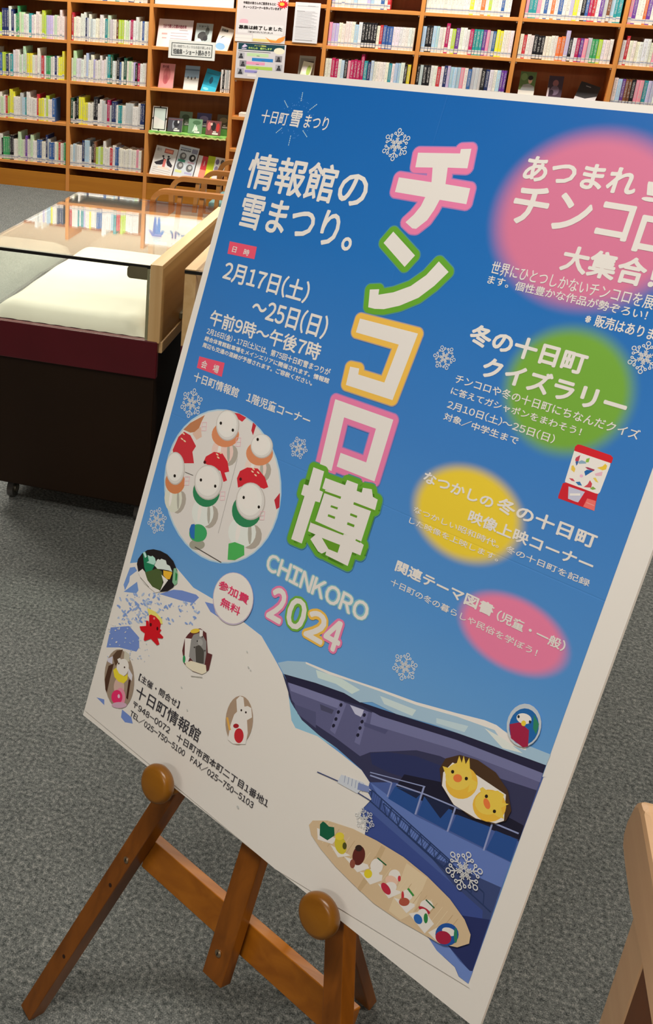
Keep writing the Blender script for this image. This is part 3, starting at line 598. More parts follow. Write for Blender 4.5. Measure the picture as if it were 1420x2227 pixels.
def cloth_in(xl,xr,label):
    bm=bmesh.new(); nx,ny=28,36; V=[]
    x0,x1,y0,y1=xl+.02,xr-.046,YF+.020,YB-.02; rr=random.Random(4)
    for j in range(ny+1):
        row=[]
        for i in range(nx+1):
            a=i/nx; c=j/ny; x=x0+(x1-x0)*a; y=y0+(y1-y0)*c
            e=min(a*(x1-x0),(1-a)*(x1-x0),c*(y1-y0)*1.0,(1-c)*(y1-y0)); hgt=.045*min(1,(e/.045))**.45
            cr=max(0,1-math.hypot((1-a)*(x1-x0),c*(y1-y0))/.06); hgt*=1-.8*cr
            wv=.0016*math.sin(9*x+14*y)+.0012*math.sin(31*y-12*x)+.001*math.sin(60*a)*(1-c)
            row.append(bm.verts.new((x,y,.634+hgt+wv)))
        V.append(row)
    for j in range(ny):
        for i in range(nx): bm.faces.new((V[j][i],V[j][i+1],V[j+1][i+1],V[j+1][i]))
    o=fin('cloth',bm,CLOTH,smooth=True); return tag(o,label,'cloth')
cloth_in(XL,XR,'white cloth covering a low pad inside the left display case')
# ---------------------------------------------------------------- armchairs
def strip(bm,path,y0,y1,t):
    """bent slat: path of (x,z), from y0 to y1, t thick"""
    L=[];Rr=[]
    for i,(x,z) in enumerate(path):
        a=Vector(path[max(0,i-1)]); b=Vector(path[min(len(path)-1,i+1)]); d=(b-a).normalized(); n=Vector((-d.y,d.x))*t/2
        L.append((x+n.x,z+n.y)); Rr.append((x-n.x,z-n.y))
    v=[[bm.verts.new((p[0],y,p[1])) for y in (y0,y1)] for p in L]; w=[[bm.verts.new((p[0],y,p[1])) for y in (y0,y1)] for p in Rr]
    for i in range(len(path)-1):
        bm.faces.new((v[i][0],v[i+1][0],v[i+1][1],v[i][1])); bm.faces.new((w[i][0],w[i][1],w[i+1][1],w[i+1][0]))
        bm.faces.new((v[i][0],w[i][0],w[i+1][0],v[i+1][0])); bm.faces.new((v[i][1],v[i+1][1],w[i+1][1],w[i][1]))
    for k in (0,-1): bm.faces.new((v[k][0],v[k][1],w[k][1],w[k][0]))
def armchair(x,y,label,wd):
    t=thing('armchair',label,'chair',(x,y,0),'bentwood armchairs by the bookcase')
    def arc(cx,cz,r,a0,a1,n=6): return [(cx+r*math.cos(math.radians(a0+(a1-a0)*i/n)),cz+r*math.sin(math.radians(a0+(a1-a0)*i/n))) for i in range(n+1)]
    for yy in (0,wd-.035):
        bm=bmesh.new(); strip(bm,[(-.02,0)]+arc(.045,.475,.07,180,90)+arc(.40,.485,.06,90,0)+[(.50,0)],yy,yy+.035,.026); fin('arm_frame',bm,CHAIRW,t)
        bm=bmesh.new(); strip(bm,[(-.01,.30),(.46,.30)],yy+.004,yy+.031,.03); strip(bm,[(.10,.30),(.12,.535)],yy+.006,yy+.028,.022); strip(bm,[(.22,.30),(.235,.535)],yy+.006,yy+.028,.022); fin('side_rail',bm,CHAIRW,t)
    bm=bmesh.new(); box(bm,.0,.42,.04,wd-.04,.32,.375); fin('seat_cushion',bm,CUSH,t,bevel=.012)
    bm=bmesh.new()
    for yy in (.037,wd-.067): hexa(bm,[(.36,yy,.33),(.50,yy,.76),(.36,yy+.03,.33),(.50,yy+.03,.76),(.40,yy,.33),(.545,yy,.76),(.40,yy+.03,.33),(.545,yy+.03,.76)])
    fin('back_posts',bm,CHAIRW,t)
    bm=bmesh.new(); hexa(bm,[(.375,.07,.40),(.475,.07,.72),(.375,wd-.07,.40),(.475,wd-.07,.72),(.405,.07,.40),(.505,.07,.72),(.405,wd-.07,.40),(.505,wd-.07,.72)]); fin('back_cushion',bm,CUSH,t,bevel=.008)
    return t
armchair(-1.466,5.13,'bentwood armchair with teal seat, just beyond the left display case',.40)
armchair(-1.350,5.75,'bentwood armchair right against the bookcase, behind the nearer armchair',.42)
tag(bx('folded_cloth',-1.262,-1.165,5.80,6.0,.375,.43,PAPER,bevel=.01),'white folded cloth lying on the seat of the armchair nearest the bookcase','cloth')
# ---------------------------------------------------------------- wooden chair cut by the right edge of the photo
t=thing('wooden_chair','pale wooden chair with a rounded arm, cut by the lower right edge of the photo','chair',(.55,1.0,0))
def wp(name,pts,x0,x1,mat,bev=.0):
    bm=bmesh.new(); prism(bm,[(x0-.55,a-1.0,b) for a,b in pts],(x1-x0,0,0)); return fin(name,bm,mat,t,bevel=bev)
armo=[(1.262,.585),(1.288,.580),(1.306,.560),(1.318,.520),(1.316,.492),(1.300,.476),(1.262,.472),(1.19,.480),(1.10,.492),(.80,.50),(.62,.50),(.62,.585)]
wp('arm',armo,.38,.425,MAPLE,.010); wp('arm',armo,.80,.845,MAPLE,.006)
for x0 in (.386,.806):
    wp('leg',[(1.185,0),(1.185,.478),(1.10,.490),(1.10,0)],x0,x0+.034,MAPLE,.003); wp('leg',[(.70,0),(.70,.5),(.62,.5),(.62,0)],x0,x0+.034,MAPLE,.003)
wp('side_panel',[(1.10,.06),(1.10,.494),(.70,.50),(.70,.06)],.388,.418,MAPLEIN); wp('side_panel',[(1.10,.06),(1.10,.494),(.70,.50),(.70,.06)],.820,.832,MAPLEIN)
bm=bmesh.new(); box(bm,.412-.55,.82-.55,-.36,.16,.30,.33); fin('seat',bm,MAPLE,t)
bm=bmesh.new(); box(bm,.425-.55,.80-.55,-.38,-.35,.33,.80); fin('backrest',bm,MAPLE,t)

# print data of the poster, in tenths of a millimetre from its top left corner
TEXTS=[
('printed_text', '十日町', 320, 531, 821, 718, 'w', 0.012),
('printed_text', '雪', 865, 488, 1062, 719, 'w', 0.02),
('printed_text', 'まつり', 1130, 530, 1550, 710, 'w', 0.012),
('printed_heading', '情報館の', 345, 1133, 2494, 1652, 'w', 0.035),
('printed_heading', '雪まつり。', 419, 1724, 2489, 2216, 'w', 0.035),
('printed_text', '日　時', 459, 2496, 797, 2589, 'w', 0.01),
('printed_text', '2月17日(土)', 412, 2708, 2035, 3017, 'w', 0.022),
('printed_text', '～25日(日)', 1125, 3081, 2494, 3409, 'w', 0.022),
('printed_text', '午前9時～午後7時', 394, 3461, 2499, 3697, 'w', 0.022),
('printed_text', '2月16日(金)・17日(土)には、第75回十日町雪まつりが', 402, 3738, 2743, 3835, 'w', 0.0),
('printed_text', '総合体育館駐車場をメインエリアに開催されます。情報館', 398, 3863, 2766, 3937, 'w', 0.0),
('printed_text', '周辺も交通の混雑が予想されます。ご容赦ください。', 392, 3965, 2514, 4040, 'w', 0.0),
('printed_text', '会　場', 469, 4215, 833, 4332, 'w', 0.01),
('printed_text', '十日町情報館　1階児童コーナー', 392, 4417, 2655, 4563, 'w', 0.018),
('printed_heading', 'CHINKORO', 2629, 6393, 4357, 6643, 'w', 0.03),
('printed_heading', 'あつまれ', 4550, 673, 5879, 960, 'w', 0.035),
('printed_heading', '！', 5970, 780, 6147, 987, 'w', 0.03),
('printed_heading', 'チンコ', 4545, 1007, 5960, 1458, 'w', 0.04),
('printed_heading', 'ロ！', 6042, 1093, 6663, 1521, 'w', 0.04),
('printed_heading', '大集合！', 5331, 1577, 6391, 1874, 'w', 0.035),
('printed_text', '世界にひとつしかないチンコロを展示し', 4532, 1925, 6699, 2077, 'w', 0.008),
('printed_text', 'ます。個性豊かな作品が勢ぞろい！', 4535, 2092, 6436, 2197, 'w', 0.008),
('printed_text', '※販売はありません', 5808, 2251, 6816, 2385, 'w', 0.0),
('printed_heading', '冬の十日町', 4528, 2681, 5986, 2935, 'w', 0.04),
('printed_heading', 'クイズラリー', 4816, 3001, 6553, 3255, 'w', 0.04),
('printed_text', 'チンコロや冬の十日町にちなんだクイズ', 4526, 3311, 6770, 3423, 'w', 0.008),
('printed_text', 'に答えてガシャポンをまわそう！', 4518, 3473, 6174, 3566, 'w', 0.008),
('printed_text', '2月10日(土)～25日(日)', 4527, 3636, 5918, 3741, 'w', 0.008),
('printed_text', '対象／中学生まで', 4530, 3791, 5522, 3885, 'w', 0.008),
('printed_heading', 'なつかしの', 4519, 4544, 5473, 4685, 'w', 0.035),
('printed_heading', '冬の十日町', 5517, 4506, 6715, 4680, 'w', 0.035),
('printed_heading', '映像上映コーナー', 5233, 4776, 6770, 4927, 'w', 0.03),
('printed_text', 'なつかしい昭和時代。冬の十日町を記録', 4524, 5000, 6796, 5080, 'w', 0.006),
('printed_text', 'した映像を上映します。', 4511, 5151, 5744, 5228, 'w', 0.006),
('printed_heading', '関連テーマ図書', 4524, 5707, 5886, 5855, 'w', 0.035),
('printed_heading', '（児童・一般）', 5939, 5731, 6774, 5859, 'w', 0.025),
('printed_text', '十日町の冬の暮らしや民俗を学ぼう！', 4523, 5955, 6511, 6043, 'w', 0.006),
('printed_text', '【主催・問合せ】', 958, 9065, 1860, 9179, 'k', 0.0),
('printed_text', '十日町情報館', 979, 9239, 2380, 9446, 'k', 0.006),
('printed_text', '〒948-0072　十日町市西本町二丁目1番地1', 988, 9501, 3798, 9618, 'k', 0.0),
('printed_text', 'TEL/025-750-5100　FAX/025-750-5103', 980, 9661, 3579, 9773, 'k', 0.0),
('printed_text', '参加費', 1949, 7086, 2529, 7220, '#d8355f', 0.02),
('printed_text', '無料', 2071, 7300, 2449, 7432, '#d8355f', 0.02),
]
YEARS=[
('2', 2867, 6769, 3136, 7239, '#d9749a'),
('0', 3183, 6767, 3495, 7198, '#6ba23a'),
('2', 3527, 6800, 3850, 7200, '#dfae4a'),
('4', 3837, 6778, 4106, 7195, '#d9749a'),
]
PICTURES=[
('printed_tag', [
('#dc4f66', [366, 2447, 902, 2430, 920, 2607, 387, 2628]),
]),
('printed_tag', [
('#dc4f66', [388, 4185, 905, 4148, 923, 4354, 399, 4359]),
]),
('printed_bridge_picture', [
('#8fb9cb', [3509, 8013, 3730, 8168, 3849, 8117, 3908, 8233, 4176, 8213, 4225, 8305, 4512, 8315, 4704, 8289, 4269, 8340, 3834, 8449]),
('#485a92', [4923, 8292, 7055, 7217, 7018, 7239, 6998, 8321, 7008, 9886, 6887, 9888, 6421, 9724, 5610, 9403, 5167, 9159, 4941, 8539]),
('#5f74ae', [5091, 8456, 5791, 8494, 6704, 8363, 6998, 8321, 6994, 8819, 6269, 8833, 5572, 8726]),
('#39456f', [6099, 8823, 6990, 8643, 6993, 9117, 6855, 9096]),
('#3a4a86', [5174, 8785, 5756, 8861, 6886, 9014, 7002, 9411, 6421, 9724, 5610, 9403, 5248, 9107]),
('#262e5c', [6661, 9235, 6995, 9056, 7002, 9750, 6977, 9745, 6639, 9644, 6498, 9475]),
('#6b82bb', [6190, 9698, 6387, 9630, 6639, 9644, 6834, 9720, 6975, 9741, 7010, 9720, 7008, 9886, 6887, 9888, 6807, 9819, 6552, 9789, 6349, 9777]),
('#34344f', [3379, 7816, 3516, 7894, 4383, 7645, 5953, 7362, 7002, 7102, 7003, 8051, 6687, 8050, 5787, 8108, 5369, 8291, 5093, 8457, 4939, 8380, 4513, 8314, 4207, 8300, 3897, 8252, 3653, 8118]),
('#5b5a7c', [3525, 7919, 4409, 7716, 4945, 7623, 5957, 7373, 6999, 7203, 7000, 7413, 6053, 7644, 5839, 7663, 5532, 7760, 4967, 8111, 4854, 8232, 4456, 8203, 3946, 8196, 3659, 8086]),
('#77769a', [3516, 7894, 4409, 7716, 4416, 7826, 3602, 7982]),
('#6f6f93', [4825, 7633, 5961, 7383, 6999, 7203, 7003, 7312, 5999, 7492, 4850, 7787]),
('#47465f', [4084, 7918, 4306, 7885, 4296, 7948, 4124, 7983]),
('#505070', [3707, 8119, 4062, 8046, 4133, 8239, 3811, 8211]),
('#25233b', [3418, 7826, 3933, 7694, 4370, 7609, 4625, 7601, 5140, 7490, 6181, 7246, 7001, 7104, 7003, 7201, 5959, 7379, 4945, 7623, 4668, 7634, 4405, 7704, 3518, 7899]),
('#b9b7ca', [4503, 7708, 4712, 7666, 4702, 7770, 4609, 7778]),
('#6d6c90', [4350, 7733, 4450, 7722, 4425, 8164, 4338, 8154]),
('#6d6c90', [4707, 7669, 4778, 7659, 4802, 8107, 4721, 8111]),
('#1d1c30', [4404, 7769, 4396, 7790, 4380, 7801, 4364, 7796, 4358, 7778, 4365, 7758, 4382, 7746, 4398, 7751]),
('#1d1c30', [4399, 7871, 4391, 7892, 4374, 7904, 4358, 7899, 4353, 7881, 4360, 7860, 4377, 7849, 4393, 7853]),
('#1d1c30', [4396, 7973, 4389, 7993, 4372, 8005, 4356, 8000, 4350, 7982, 4358, 7961, 4374, 7950, 4390, 7955]),
('#1d1c30', [4392, 8069, 4384, 8090, 4368, 8102, 4352, 8097, 4346, 8079, 4353, 8058, 4370, 8047, 4386, 8051]),
('#1d1c30', [4758, 7719, 4751, 7739, 4735, 7750, 4719, 7746, 4714, 7728, 4721, 7708, 4737, 7697, 4752, 7701]),
('#1d1c30', [4757, 7812, 4750, 7832, 4734, 7843, 4718, 7839, 4712, 7821, 4720, 7800, 4736, 7789, 4751, 7794]),
('#1d1c30', [4758, 7901, 4750, 7921, 4734, 7933, 4719, 7928, 4713, 7910, 4720, 7890, 4736, 7879, 4752, 7883]),
('#1d1c30', [4758, 7999, 4751, 8019, 4735, 8031, 4720, 8026, 4714, 8008, 4721, 7988, 4737, 7977, 4753, 7981]),
('#4e4e70', [4763, 7807, 5106, 7728, 5084, 7795, 4780, 7853]),
('#2b3158', [4971, 8122, 5196, 7979, 5556, 7827, 5902, 7760, 6085, 7888, 5775, 8075, 5279, 8207, 5043, 8235]),
('#1b1a2c', [5484, 8113, 5964, 7935, 6101, 8011, 6613, 7878, 6995, 7854, 7005, 8024, 6502, 8154, 6171, 8206, 5724, 8295, 5435, 8307]),
('#274a86', [5422, 8314, 5763, 8203, 5764, 8487, 5385, 8503]),
('#274a86', [5810, 8215, 6186, 8170, 6207, 8422, 5800, 8465]),
('#274a86', [6246, 8185, 6673, 8084, 6663, 8350, 6229, 8408]),
('#274a86', [6726, 8089, 6985, 8037, 6994, 8311, 6698, 8353]),
('#1c2440', [5810, 8215, 6163, 8105, 6081, 8342]),
('#1c2440', [5439, 8318, 5763, 8203, 5724, 8295]),
('#8c93b8', [5063, 8386, 5366, 8308, 5366, 8290, 5064, 8367]),
('#8c93b8', [5357, 8301, 5360, 8493, 5378, 8488, 5375, 8296]),
('#8c93b8', [5758, 8103, 5765, 8483, 5787, 8476, 5780, 8097]),
('#8c93b8', [6197, 8080, 6200, 8436, 6221, 8430, 6218, 8075]),
('#8c93b8', [6655, 8028, 6664, 8384, 6684, 8378, 6675, 8022]),
('#8c93b8', [5426, 8294, 5814, 8195, 5814, 8177, 5427, 8275]),
('#8c93b8', [5814, 8195, 6218, 8119, 6219, 8101, 5815, 8177]),
('#8c93b8', [6218, 8120, 6973, 7978, 6974, 7959, 6219, 8100]),
('#8c93b8', [5051, 8348, 5785, 8108, 5784, 8095, 5051, 8335]),
('#9db6c6', [3275, 7734, 3419, 7633, 3693, 7511, 4083, 7458, 4481, 7382, 4833, 7311, 5339, 7221, 5856, 7089, 6197, 6994, 6480, 6990, 6712, 7010, 7012, 6966, 7004, 7101, 6667, 7165, 6183, 7253, 5620, 7363, 5140, 7490, 4783, 7517, 4626, 7606, 4370, 7609, 3933, 7694, 3418, 7826]),
('#e4e4e0', [3693, 7511, 4083, 7458, 4481, 7382, 4833, 7311, 5339, 7221, 5856, 7089, 6197, 6994, 6347, 6975, 6537, 7008, 6736, 7008, 6744, 7066, 6474, 7119, 6344, 7040, 5869, 7126, 5351, 7255, 4843, 7339, 4490, 7406, 4080, 7495, 3702, 7535]),
('#c6d3d4', [3875, 7535, 4282, 7457, 4574, 7460, 4483, 7564, 4220, 7559, 3939, 7618]),
('#c3cfd0', [4862, 7392, 5371, 7311, 5347, 7405, 4947, 7457]),
('#b9c9cf', [5643, 7270, 6042, 7156, 6021, 7246, 5663, 7326]),
('#d5dad8', [6228, 7079, 6460, 7077, 6724, 7115, 6497, 7182]),
('#27375f', [5147, 8537, 6353, 8732, 6358, 8716, 5153, 8521]),
('#27375f', [5166, 8677, 6306, 8848, 6312, 8833, 5173, 8660]),
('#27375f', [5142, 8532, 5162, 8672, 5177, 8665, 5158, 8526]),
('#27375f', [5301, 8558, 5312, 8694, 5327, 8688, 5317, 8552]),
('#27375f', [5458, 8582, 5460, 8716, 5475, 8711, 5474, 8578]),
('#27375f', [5612, 8607, 5605, 8737, 5621, 8734, 5628, 8603]),
('#27375f', [5764, 8631, 5749, 8758, 5764, 8756, 5779, 8628]),
('#27375f', [5914, 8654, 5890, 8779, 5905, 8778, 5928, 8653]),
('#27375f', [6061, 8677, 6030, 8799, 6044, 8800, 6075, 8678]),
('#27375f', [6206, 8700, 6167, 8819, 6180, 8821, 6219, 8702]),
('#27375f', [6349, 8723, 6303, 8839, 6315, 8842, 6362, 8725]),
('#34497c', [5163, 8533, 5182, 8672, 5187, 8670, 5169, 8531]),
('#34497c', [5195, 8538, 5212, 8676, 5217, 8674, 5201, 8536]),
('#34497c', [5227, 8543, 5242, 8681, 5247, 8679, 5233, 8541]),
('#34497c', [5259, 8548, 5272, 8685, 5277, 8683, 5264, 8546]),
('#34497c', [5291, 8553, 5302, 8690, 5307, 8688, 5296, 8551]),
('#34497c', [5322, 8558, 5332, 8694, 5337, 8692, 5328, 8556]),
('#34497c', [5354, 8563, 5362, 8699, 5367, 8697, 5359, 8562]),
('#34497c', [5385, 8568, 5391, 8703, 5396, 8701, 5390, 8567]),
('#34497c', [5417, 8573, 5421, 8708, 5426, 8706, 5422, 8572]),
('#34497c', [5448, 8578, 5450, 8712, 5455, 8710, 5453, 8577]),
('#34497c', [5479, 8583, 5479, 8716, 5485, 8715, 5484, 8582]),
('#34497c', [5510, 8588, 5509, 8721, 5514, 8719, 5515, 8587]),
('#34497c', [5541, 8593, 5538, 8725, 5543, 8724, 5546, 8592]),
('#34497c', [5571, 8598, 5567, 8730, 5572, 8728, 5577, 8597]),
('#34497c', [5602, 8603, 5596, 8734, 5601, 8733, 5607, 8602]),
('#34497c', [5633, 8608, 5625, 8738, 5630, 8737, 5638, 8607]),
('#34497c', [5663, 8613, 5654, 8743, 5659, 8741, 5668, 8612]),
('#34497c', [5694, 8618, 5682, 8747, 5687, 8746, 5699, 8617]),
('#34497c', [5724, 8623, 5711, 8751, 5716, 8750, 5729, 8622]),
('#34497c', [5754, 8628, 5740, 8755, 5745, 8755, 5759, 8627]),
('#34497c', [5784, 8632, 5768, 8760, 5773, 8759, 5789, 8632]),
('#34497c', [5814, 8637, 5796, 8764, 5801, 8763, 5819, 8637]),
('#34497c', [5844, 8642, 5825, 8768, 5830, 8768, 5849, 8641]),
('#34497c', [5874, 8647, 5853, 8772, 5858, 8772, 5879, 8646]),
('#34497c', [5904, 8652, 5881, 8777, 5886, 8776, 5909, 8651]),
('#34497c', [5933, 8656, 5909, 8781, 5914, 8780, 5938, 8656]),
('#34497c', [5963, 8661, 5937, 8785, 5942, 8785, 5968, 8661]),
('#34497c', [5992, 8666, 5965, 8789, 5970, 8789, 5997, 8666]),
('#34497c', [6022, 8670, 5993, 8793, 5997, 8793, 6027, 8670]),
('#34497c', [6051, 8675, 6020, 8797, 6025, 8797, 6056, 8675]),
('#34497c', [6080, 8680, 6048, 8801, 6053, 8802, 6085, 8680]),
('#34497c', [6109, 8685, 6076, 8806, 6080, 8806, 6114, 8685]),
('#34497c', [6138, 8689, 6103, 8810, 6108, 8810, 6143, 8689]),
('#34497c', [6167, 8694, 6131, 8814, 6135, 8814, 6172, 8694]),
('#34497c', [6196, 8698, 6158, 8818, 6162, 8818, 6201, 8699]),
('#34497c', [6225, 8703, 6185, 8822, 6190, 8822, 6229, 8704]),
('#34497c', [6254, 8708, 6212, 8826, 6217, 8827, 6258, 8708]),
('#34497c', [6282, 8712, 6239, 8830, 6244, 8831, 6286, 8713]),
('#34497c', [6311, 8717, 6266, 8834, 6271, 8835, 6315, 8718]),
('#34497c', [6339, 8721, 6293, 8838, 6298, 8839, 6343, 8722]),
('#27375f', [5344, 8597, 6832, 8822, 6836, 8811, 5349, 8585]),
('#27375f', [5623, 8751, 6972, 8975, 6976, 8963, 5627, 8739]),
('#27375f', [5342, 8595, 5434, 8724, 5442, 8716, 5351, 8588]),
('#27375f', [5542, 8625, 5625, 8754, 5634, 8747, 5550, 8618]),
('#27375f', [5737, 8654, 5813, 8783, 5821, 8776, 5745, 8648]),
('#27375f', [5928, 8683, 5997, 8812, 6005, 8806, 5937, 8677]),
('#27375f', [6116, 8711, 6178, 8840, 6186, 8834, 6124, 8705]),
('#27375f', [6300, 8739, 6355, 8868, 6363, 8862, 6308, 8733]),
('#27375f', [6480, 8766, 6528, 8895, 6536, 8890, 6488, 8760]),
('#27375f', [6657, 8793, 6699, 8922, 6707, 8917, 6665, 8787]),
('#27375f', [6830, 8819, 6866, 8948, 6874, 8943, 6838, 8814]),
]),
('printed_snow_hill', [
('#dcd3c8', [117, 7611, 374, 7480, 682, 7313, 1075, 7274, 1499, 7413, 1930, 7411, 2535, 7474, 2902, 7516, 3177, 7681, 3396, 7820, 3575, 8013, 3751, 8333, 3845, 8396, 4197, 8320, 4606, 8346, 4939, 8379, 5091, 8456, 5098, 8574, 5185, 8637, 5112, 8811, 5115, 8919, 5200, 8924, 5233, 9006, 5248, 9107, 5665, 9366, 6216, 9679, 6421, 9724, 6552, 9789, 6807, 9819, 6887, 9888, 7008, 9886, 7038, 9918, 4192, 10295, 28, 10198, 9, 9760, 80, 8842, 88, 8051]),
('#6f8fc4', [159, 7666, 258, 7612, 323, 7648, 207, 7789, 224, 7877, 184, 8039, 122, 7970]),
('#6f8fc4', [163, 8073, 385, 7807, 461, 7917, 434, 7976]),
('#6f86c0', [97, 8711, 472, 8510, 735, 8577, 790, 8718, 757, 8805, 388, 8914, 121, 9044]),
('#6f86c0', [1140, 7605, 1304, 7544, 1588, 7486, 1654, 7502, 1580, 7625, 1330, 7693, 890, 7786]),
('#6f86c0', [1778, 7513, 1940, 7474, 2024, 7580, 2107, 7608, 1929, 7601]),
('#6f86c0', [197, 9875, 373, 9819, 405, 9901]),
('#6f86c0', [792, 9768, 1019, 9779, 1081, 9853, 920, 9918, 813, 9891]),
('#a9b6cf', [760, 8188, 768, 8204, 756, 8235, 733, 8258, 717, 8256, 719, 8231, 739, 8200]),
('#8fa4cc', [892, 7768, 898, 7779, 889, 7800, 874, 7817, 862, 7815, 864, 7797, 877, 7776]),
('#8fa4cc', [148, 8207, 133, 8210, 113, 8203, 105, 8191, 113, 8182, 132, 8184, 148, 8195]),
('#8fa4cc', [654, 8187, 646, 8189, 637, 8186, 633, 8180, 637, 8175, 646, 8176, 653, 8182]),
('#8fa4cc', [510, 8444, 489, 8457, 452, 8460, 428, 8450, 434, 8435, 466, 8427, 500, 8431]),
('#8fa4cc', [307, 8368, 298, 8374, 282, 8375, 271, 8371, 274, 8365, 288, 8361, 302, 8363]),
('#8fa4cc', [320, 8177, 292, 8184, 256, 8171, 240, 8148, 255, 8132, 291, 8136, 320, 8156]),
('#a9b6cf', [420, 8109, 396, 8123, 356, 8125, 328, 8114, 335, 8098, 371, 8090, 408, 8094]),
('#7c95c6', [405, 8516, 394, 8519, 379, 8513, 373, 8504, 379, 8498, 393, 8499, 405, 8507]),
('#7c95c6', [195, 8327, 170, 8342, 126, 8344, 97, 8333, 104, 8316, 143, 8306, 183, 8311]),
('#a9b6cf', [513, 8347, 520, 8360, 510, 8386, 491, 8405, 477, 8404, 479, 8382, 495, 8357]),
('#7c95c6', [719, 7903, 705, 7906, 687, 7899, 679, 7887, 686, 7879, 704, 7881, 719, 7892]),
('#8fa4cc', [740, 7950, 725, 7959, 699, 7961, 681, 7953, 686, 7943, 709, 7937, 733, 7941]),
('#7c95c6', [488, 8482, 461, 8489, 427, 8476, 411, 8454, 425, 8439, 460, 8442, 488, 8461]),
('#a9b6cf', [236, 8496, 222, 8505, 198, 8506, 182, 8500, 186, 8491, 207, 8485, 229, 8488]),
('#8fa4cc', [623, 8280, 604, 8291, 573, 8292, 551, 8284, 557, 8271, 584, 8264, 614, 8268]),
('#7c95c6', [910, 8213, 918, 8230, 905, 8265, 880, 8291, 861, 8289, 864, 8260, 886, 8226]),
('#8fa4cc', [486, 8201, 494, 8216, 482, 8247, 459, 8270, 442, 8269, 445, 8243, 464, 8213]),
('#8fa4cc', [894, 8216, 869, 8222, 838, 8210, 824, 8190, 837, 8176, 868, 8179, 893, 8197]),
('#a9b6cf', [929, 7822, 915, 7825, 898, 7818, 890, 7806, 897, 7799, 914, 7801, 928, 7811]),
('#a9b6cf', [974, 7933, 951, 7947, 911, 7949, 884, 7937, 890, 7921, 926, 7913, 963, 7918]),
('#8fa4cc', [402, 8145, 405, 8152, 400, 8166, 389, 8177, 381, 8176, 383, 8164, 392, 8150]),
('#8fa4cc', [333, 8352, 343, 8371, 328, 8408, 300, 8437, 280, 8435, 283, 8404, 307, 8367]),
('#7c95c6', [305, 8573, 288, 8584, 259, 8586, 239, 8578, 244, 8566, 270, 8560, 297, 8563]),
('#7c95c6', [394, 8279, 402, 8294, 389, 8327, 365, 8352, 347, 8350, 350, 8323, 371, 8291]),
('#8fa4cc', [481, 8019, 455, 8025, 421, 8012, 406, 7991, 420, 7976, 454, 7980, 481, 7999]),
('#a9b6cf', [444, 8105, 418, 8120, 374, 8122, 344, 8110, 352, 8093, 390, 8083, 431, 8089]),
('#7c95c6', [769, 8248, 760, 8251, 748, 8246, 743, 8239, 748, 8233, 759, 8235, 769, 8241]),
('#7c95c6', [349, 8445, 354, 8454, 347, 8472, 333, 8485, 324, 8484, 325, 8470, 337, 8452]),
('#7c95c6', [992, 8210, 998, 8221, 990, 8242, 974, 8258, 963, 8257, 964, 8239, 978, 8219]),
('#7c95c6', [813, 8067, 801, 8074, 781, 8075, 767, 8069, 771, 8061, 788, 8057, 807, 8059]),
('#8fa4cc', [316, 8443, 322, 8455, 312, 8479, 294, 8498, 281, 8496, 283, 8476, 298, 8452]),
('#7c95c6', [1048, 8162, 1038, 8164, 1024, 8159, 1018, 8150, 1024, 8145, 1037, 8146, 1048, 8154]),
('#8fa4cc', [638, 8195, 620, 8199, 598, 8190, 588, 8176, 597, 8166, 619, 8168, 637, 8181]),
('#7c95c6', [809, 8127, 816, 8141, 805, 8171, 783, 8194, 767, 8192, 769, 8167, 788, 8138]),
('#a9b6cf', [747, 7962, 753, 7974, 744, 7996, 728, 8013, 716, 8011, 718, 7993, 732, 7971]),
('#a9b6cf', [524, 8451, 505, 8463, 472, 8465, 450, 8456, 455, 8443, 484, 8435, 515, 8439]),
('#7c95c6', [636, 8309, 622, 8312, 604, 8306, 596, 8294, 604, 8286, 621, 8288, 635, 8298]),
('#7c95c6', [433, 8268, 412, 8273, 384, 8263, 372, 8246, 384, 8234, 411, 8236, 433, 8252]),
('#7c95c6', [400, 8209, 373, 8215, 339, 8203, 323, 8180, 338, 8165, 372, 8169, 400, 8188]),
('#7c95c6', [937, 7874, 913, 7880, 882, 7867, 867, 7847, 880, 7833, 911, 7837, 936, 7855]),
('#8fa4cc', [1023, 7995, 1007, 8005, 979, 8006, 961, 7998, 965, 7987, 989, 7981, 1015, 7985]),
('#a9b6cf', [989, 8225, 975, 8235, 949, 8236, 931, 8229, 935, 8218, 958, 8213, 982, 8216]),
('#a9b6cf', [832, 8164, 836, 8171, 830, 8185, 820, 8195, 813, 8195, 814, 8183, 823, 8170]),
('#a9b6cf', [751, 8080, 731, 8084, 706, 8075, 694, 8058, 705, 8047, 730, 8050, 750, 8064]),
('#7c95c6', [713, 7855, 716, 7861, 711, 7875, 701, 7885, 694, 7884, 695, 7873, 703, 7860]),
('#a9b6cf', [693, 7950, 700, 7964, 689, 7992, 668, 8013, 653, 8011, 656, 7988, 673, 7961]),
('#8fa4cc', [196, 8343, 185, 8350, 166, 8351, 153, 8346, 156, 8338, 173, 8334, 191, 8336]),
('#a9b6cf', [357, 8538, 341, 8548, 313, 8550, 294, 8543, 299, 8532, 323, 8525, 349, 8528]),
('#8fa4cc', [508, 8103, 515, 8116, 504, 8144, 484, 8165, 469, 8163, 471, 8140, 489, 8113]),
('#7c95c6', [387, 8396, 371, 8400, 352, 8393, 343, 8381, 352, 8372, 371, 8374, 386, 8385]),
('#a9b6cf', [1063, 8105, 1072, 8121, 1059, 8154, 1036, 8178, 1019, 8176, 1021, 8149, 1041, 8118]),
('#8fa4cc', [427, 8025, 406, 8030, 381, 8020, 369, 8003, 380, 7992, 405, 7995, 426, 8010]),
('#7c95c6', [639, 8079, 621, 8089, 591, 8091, 571, 8082, 576, 8070, 602, 8064, 630, 8067]),
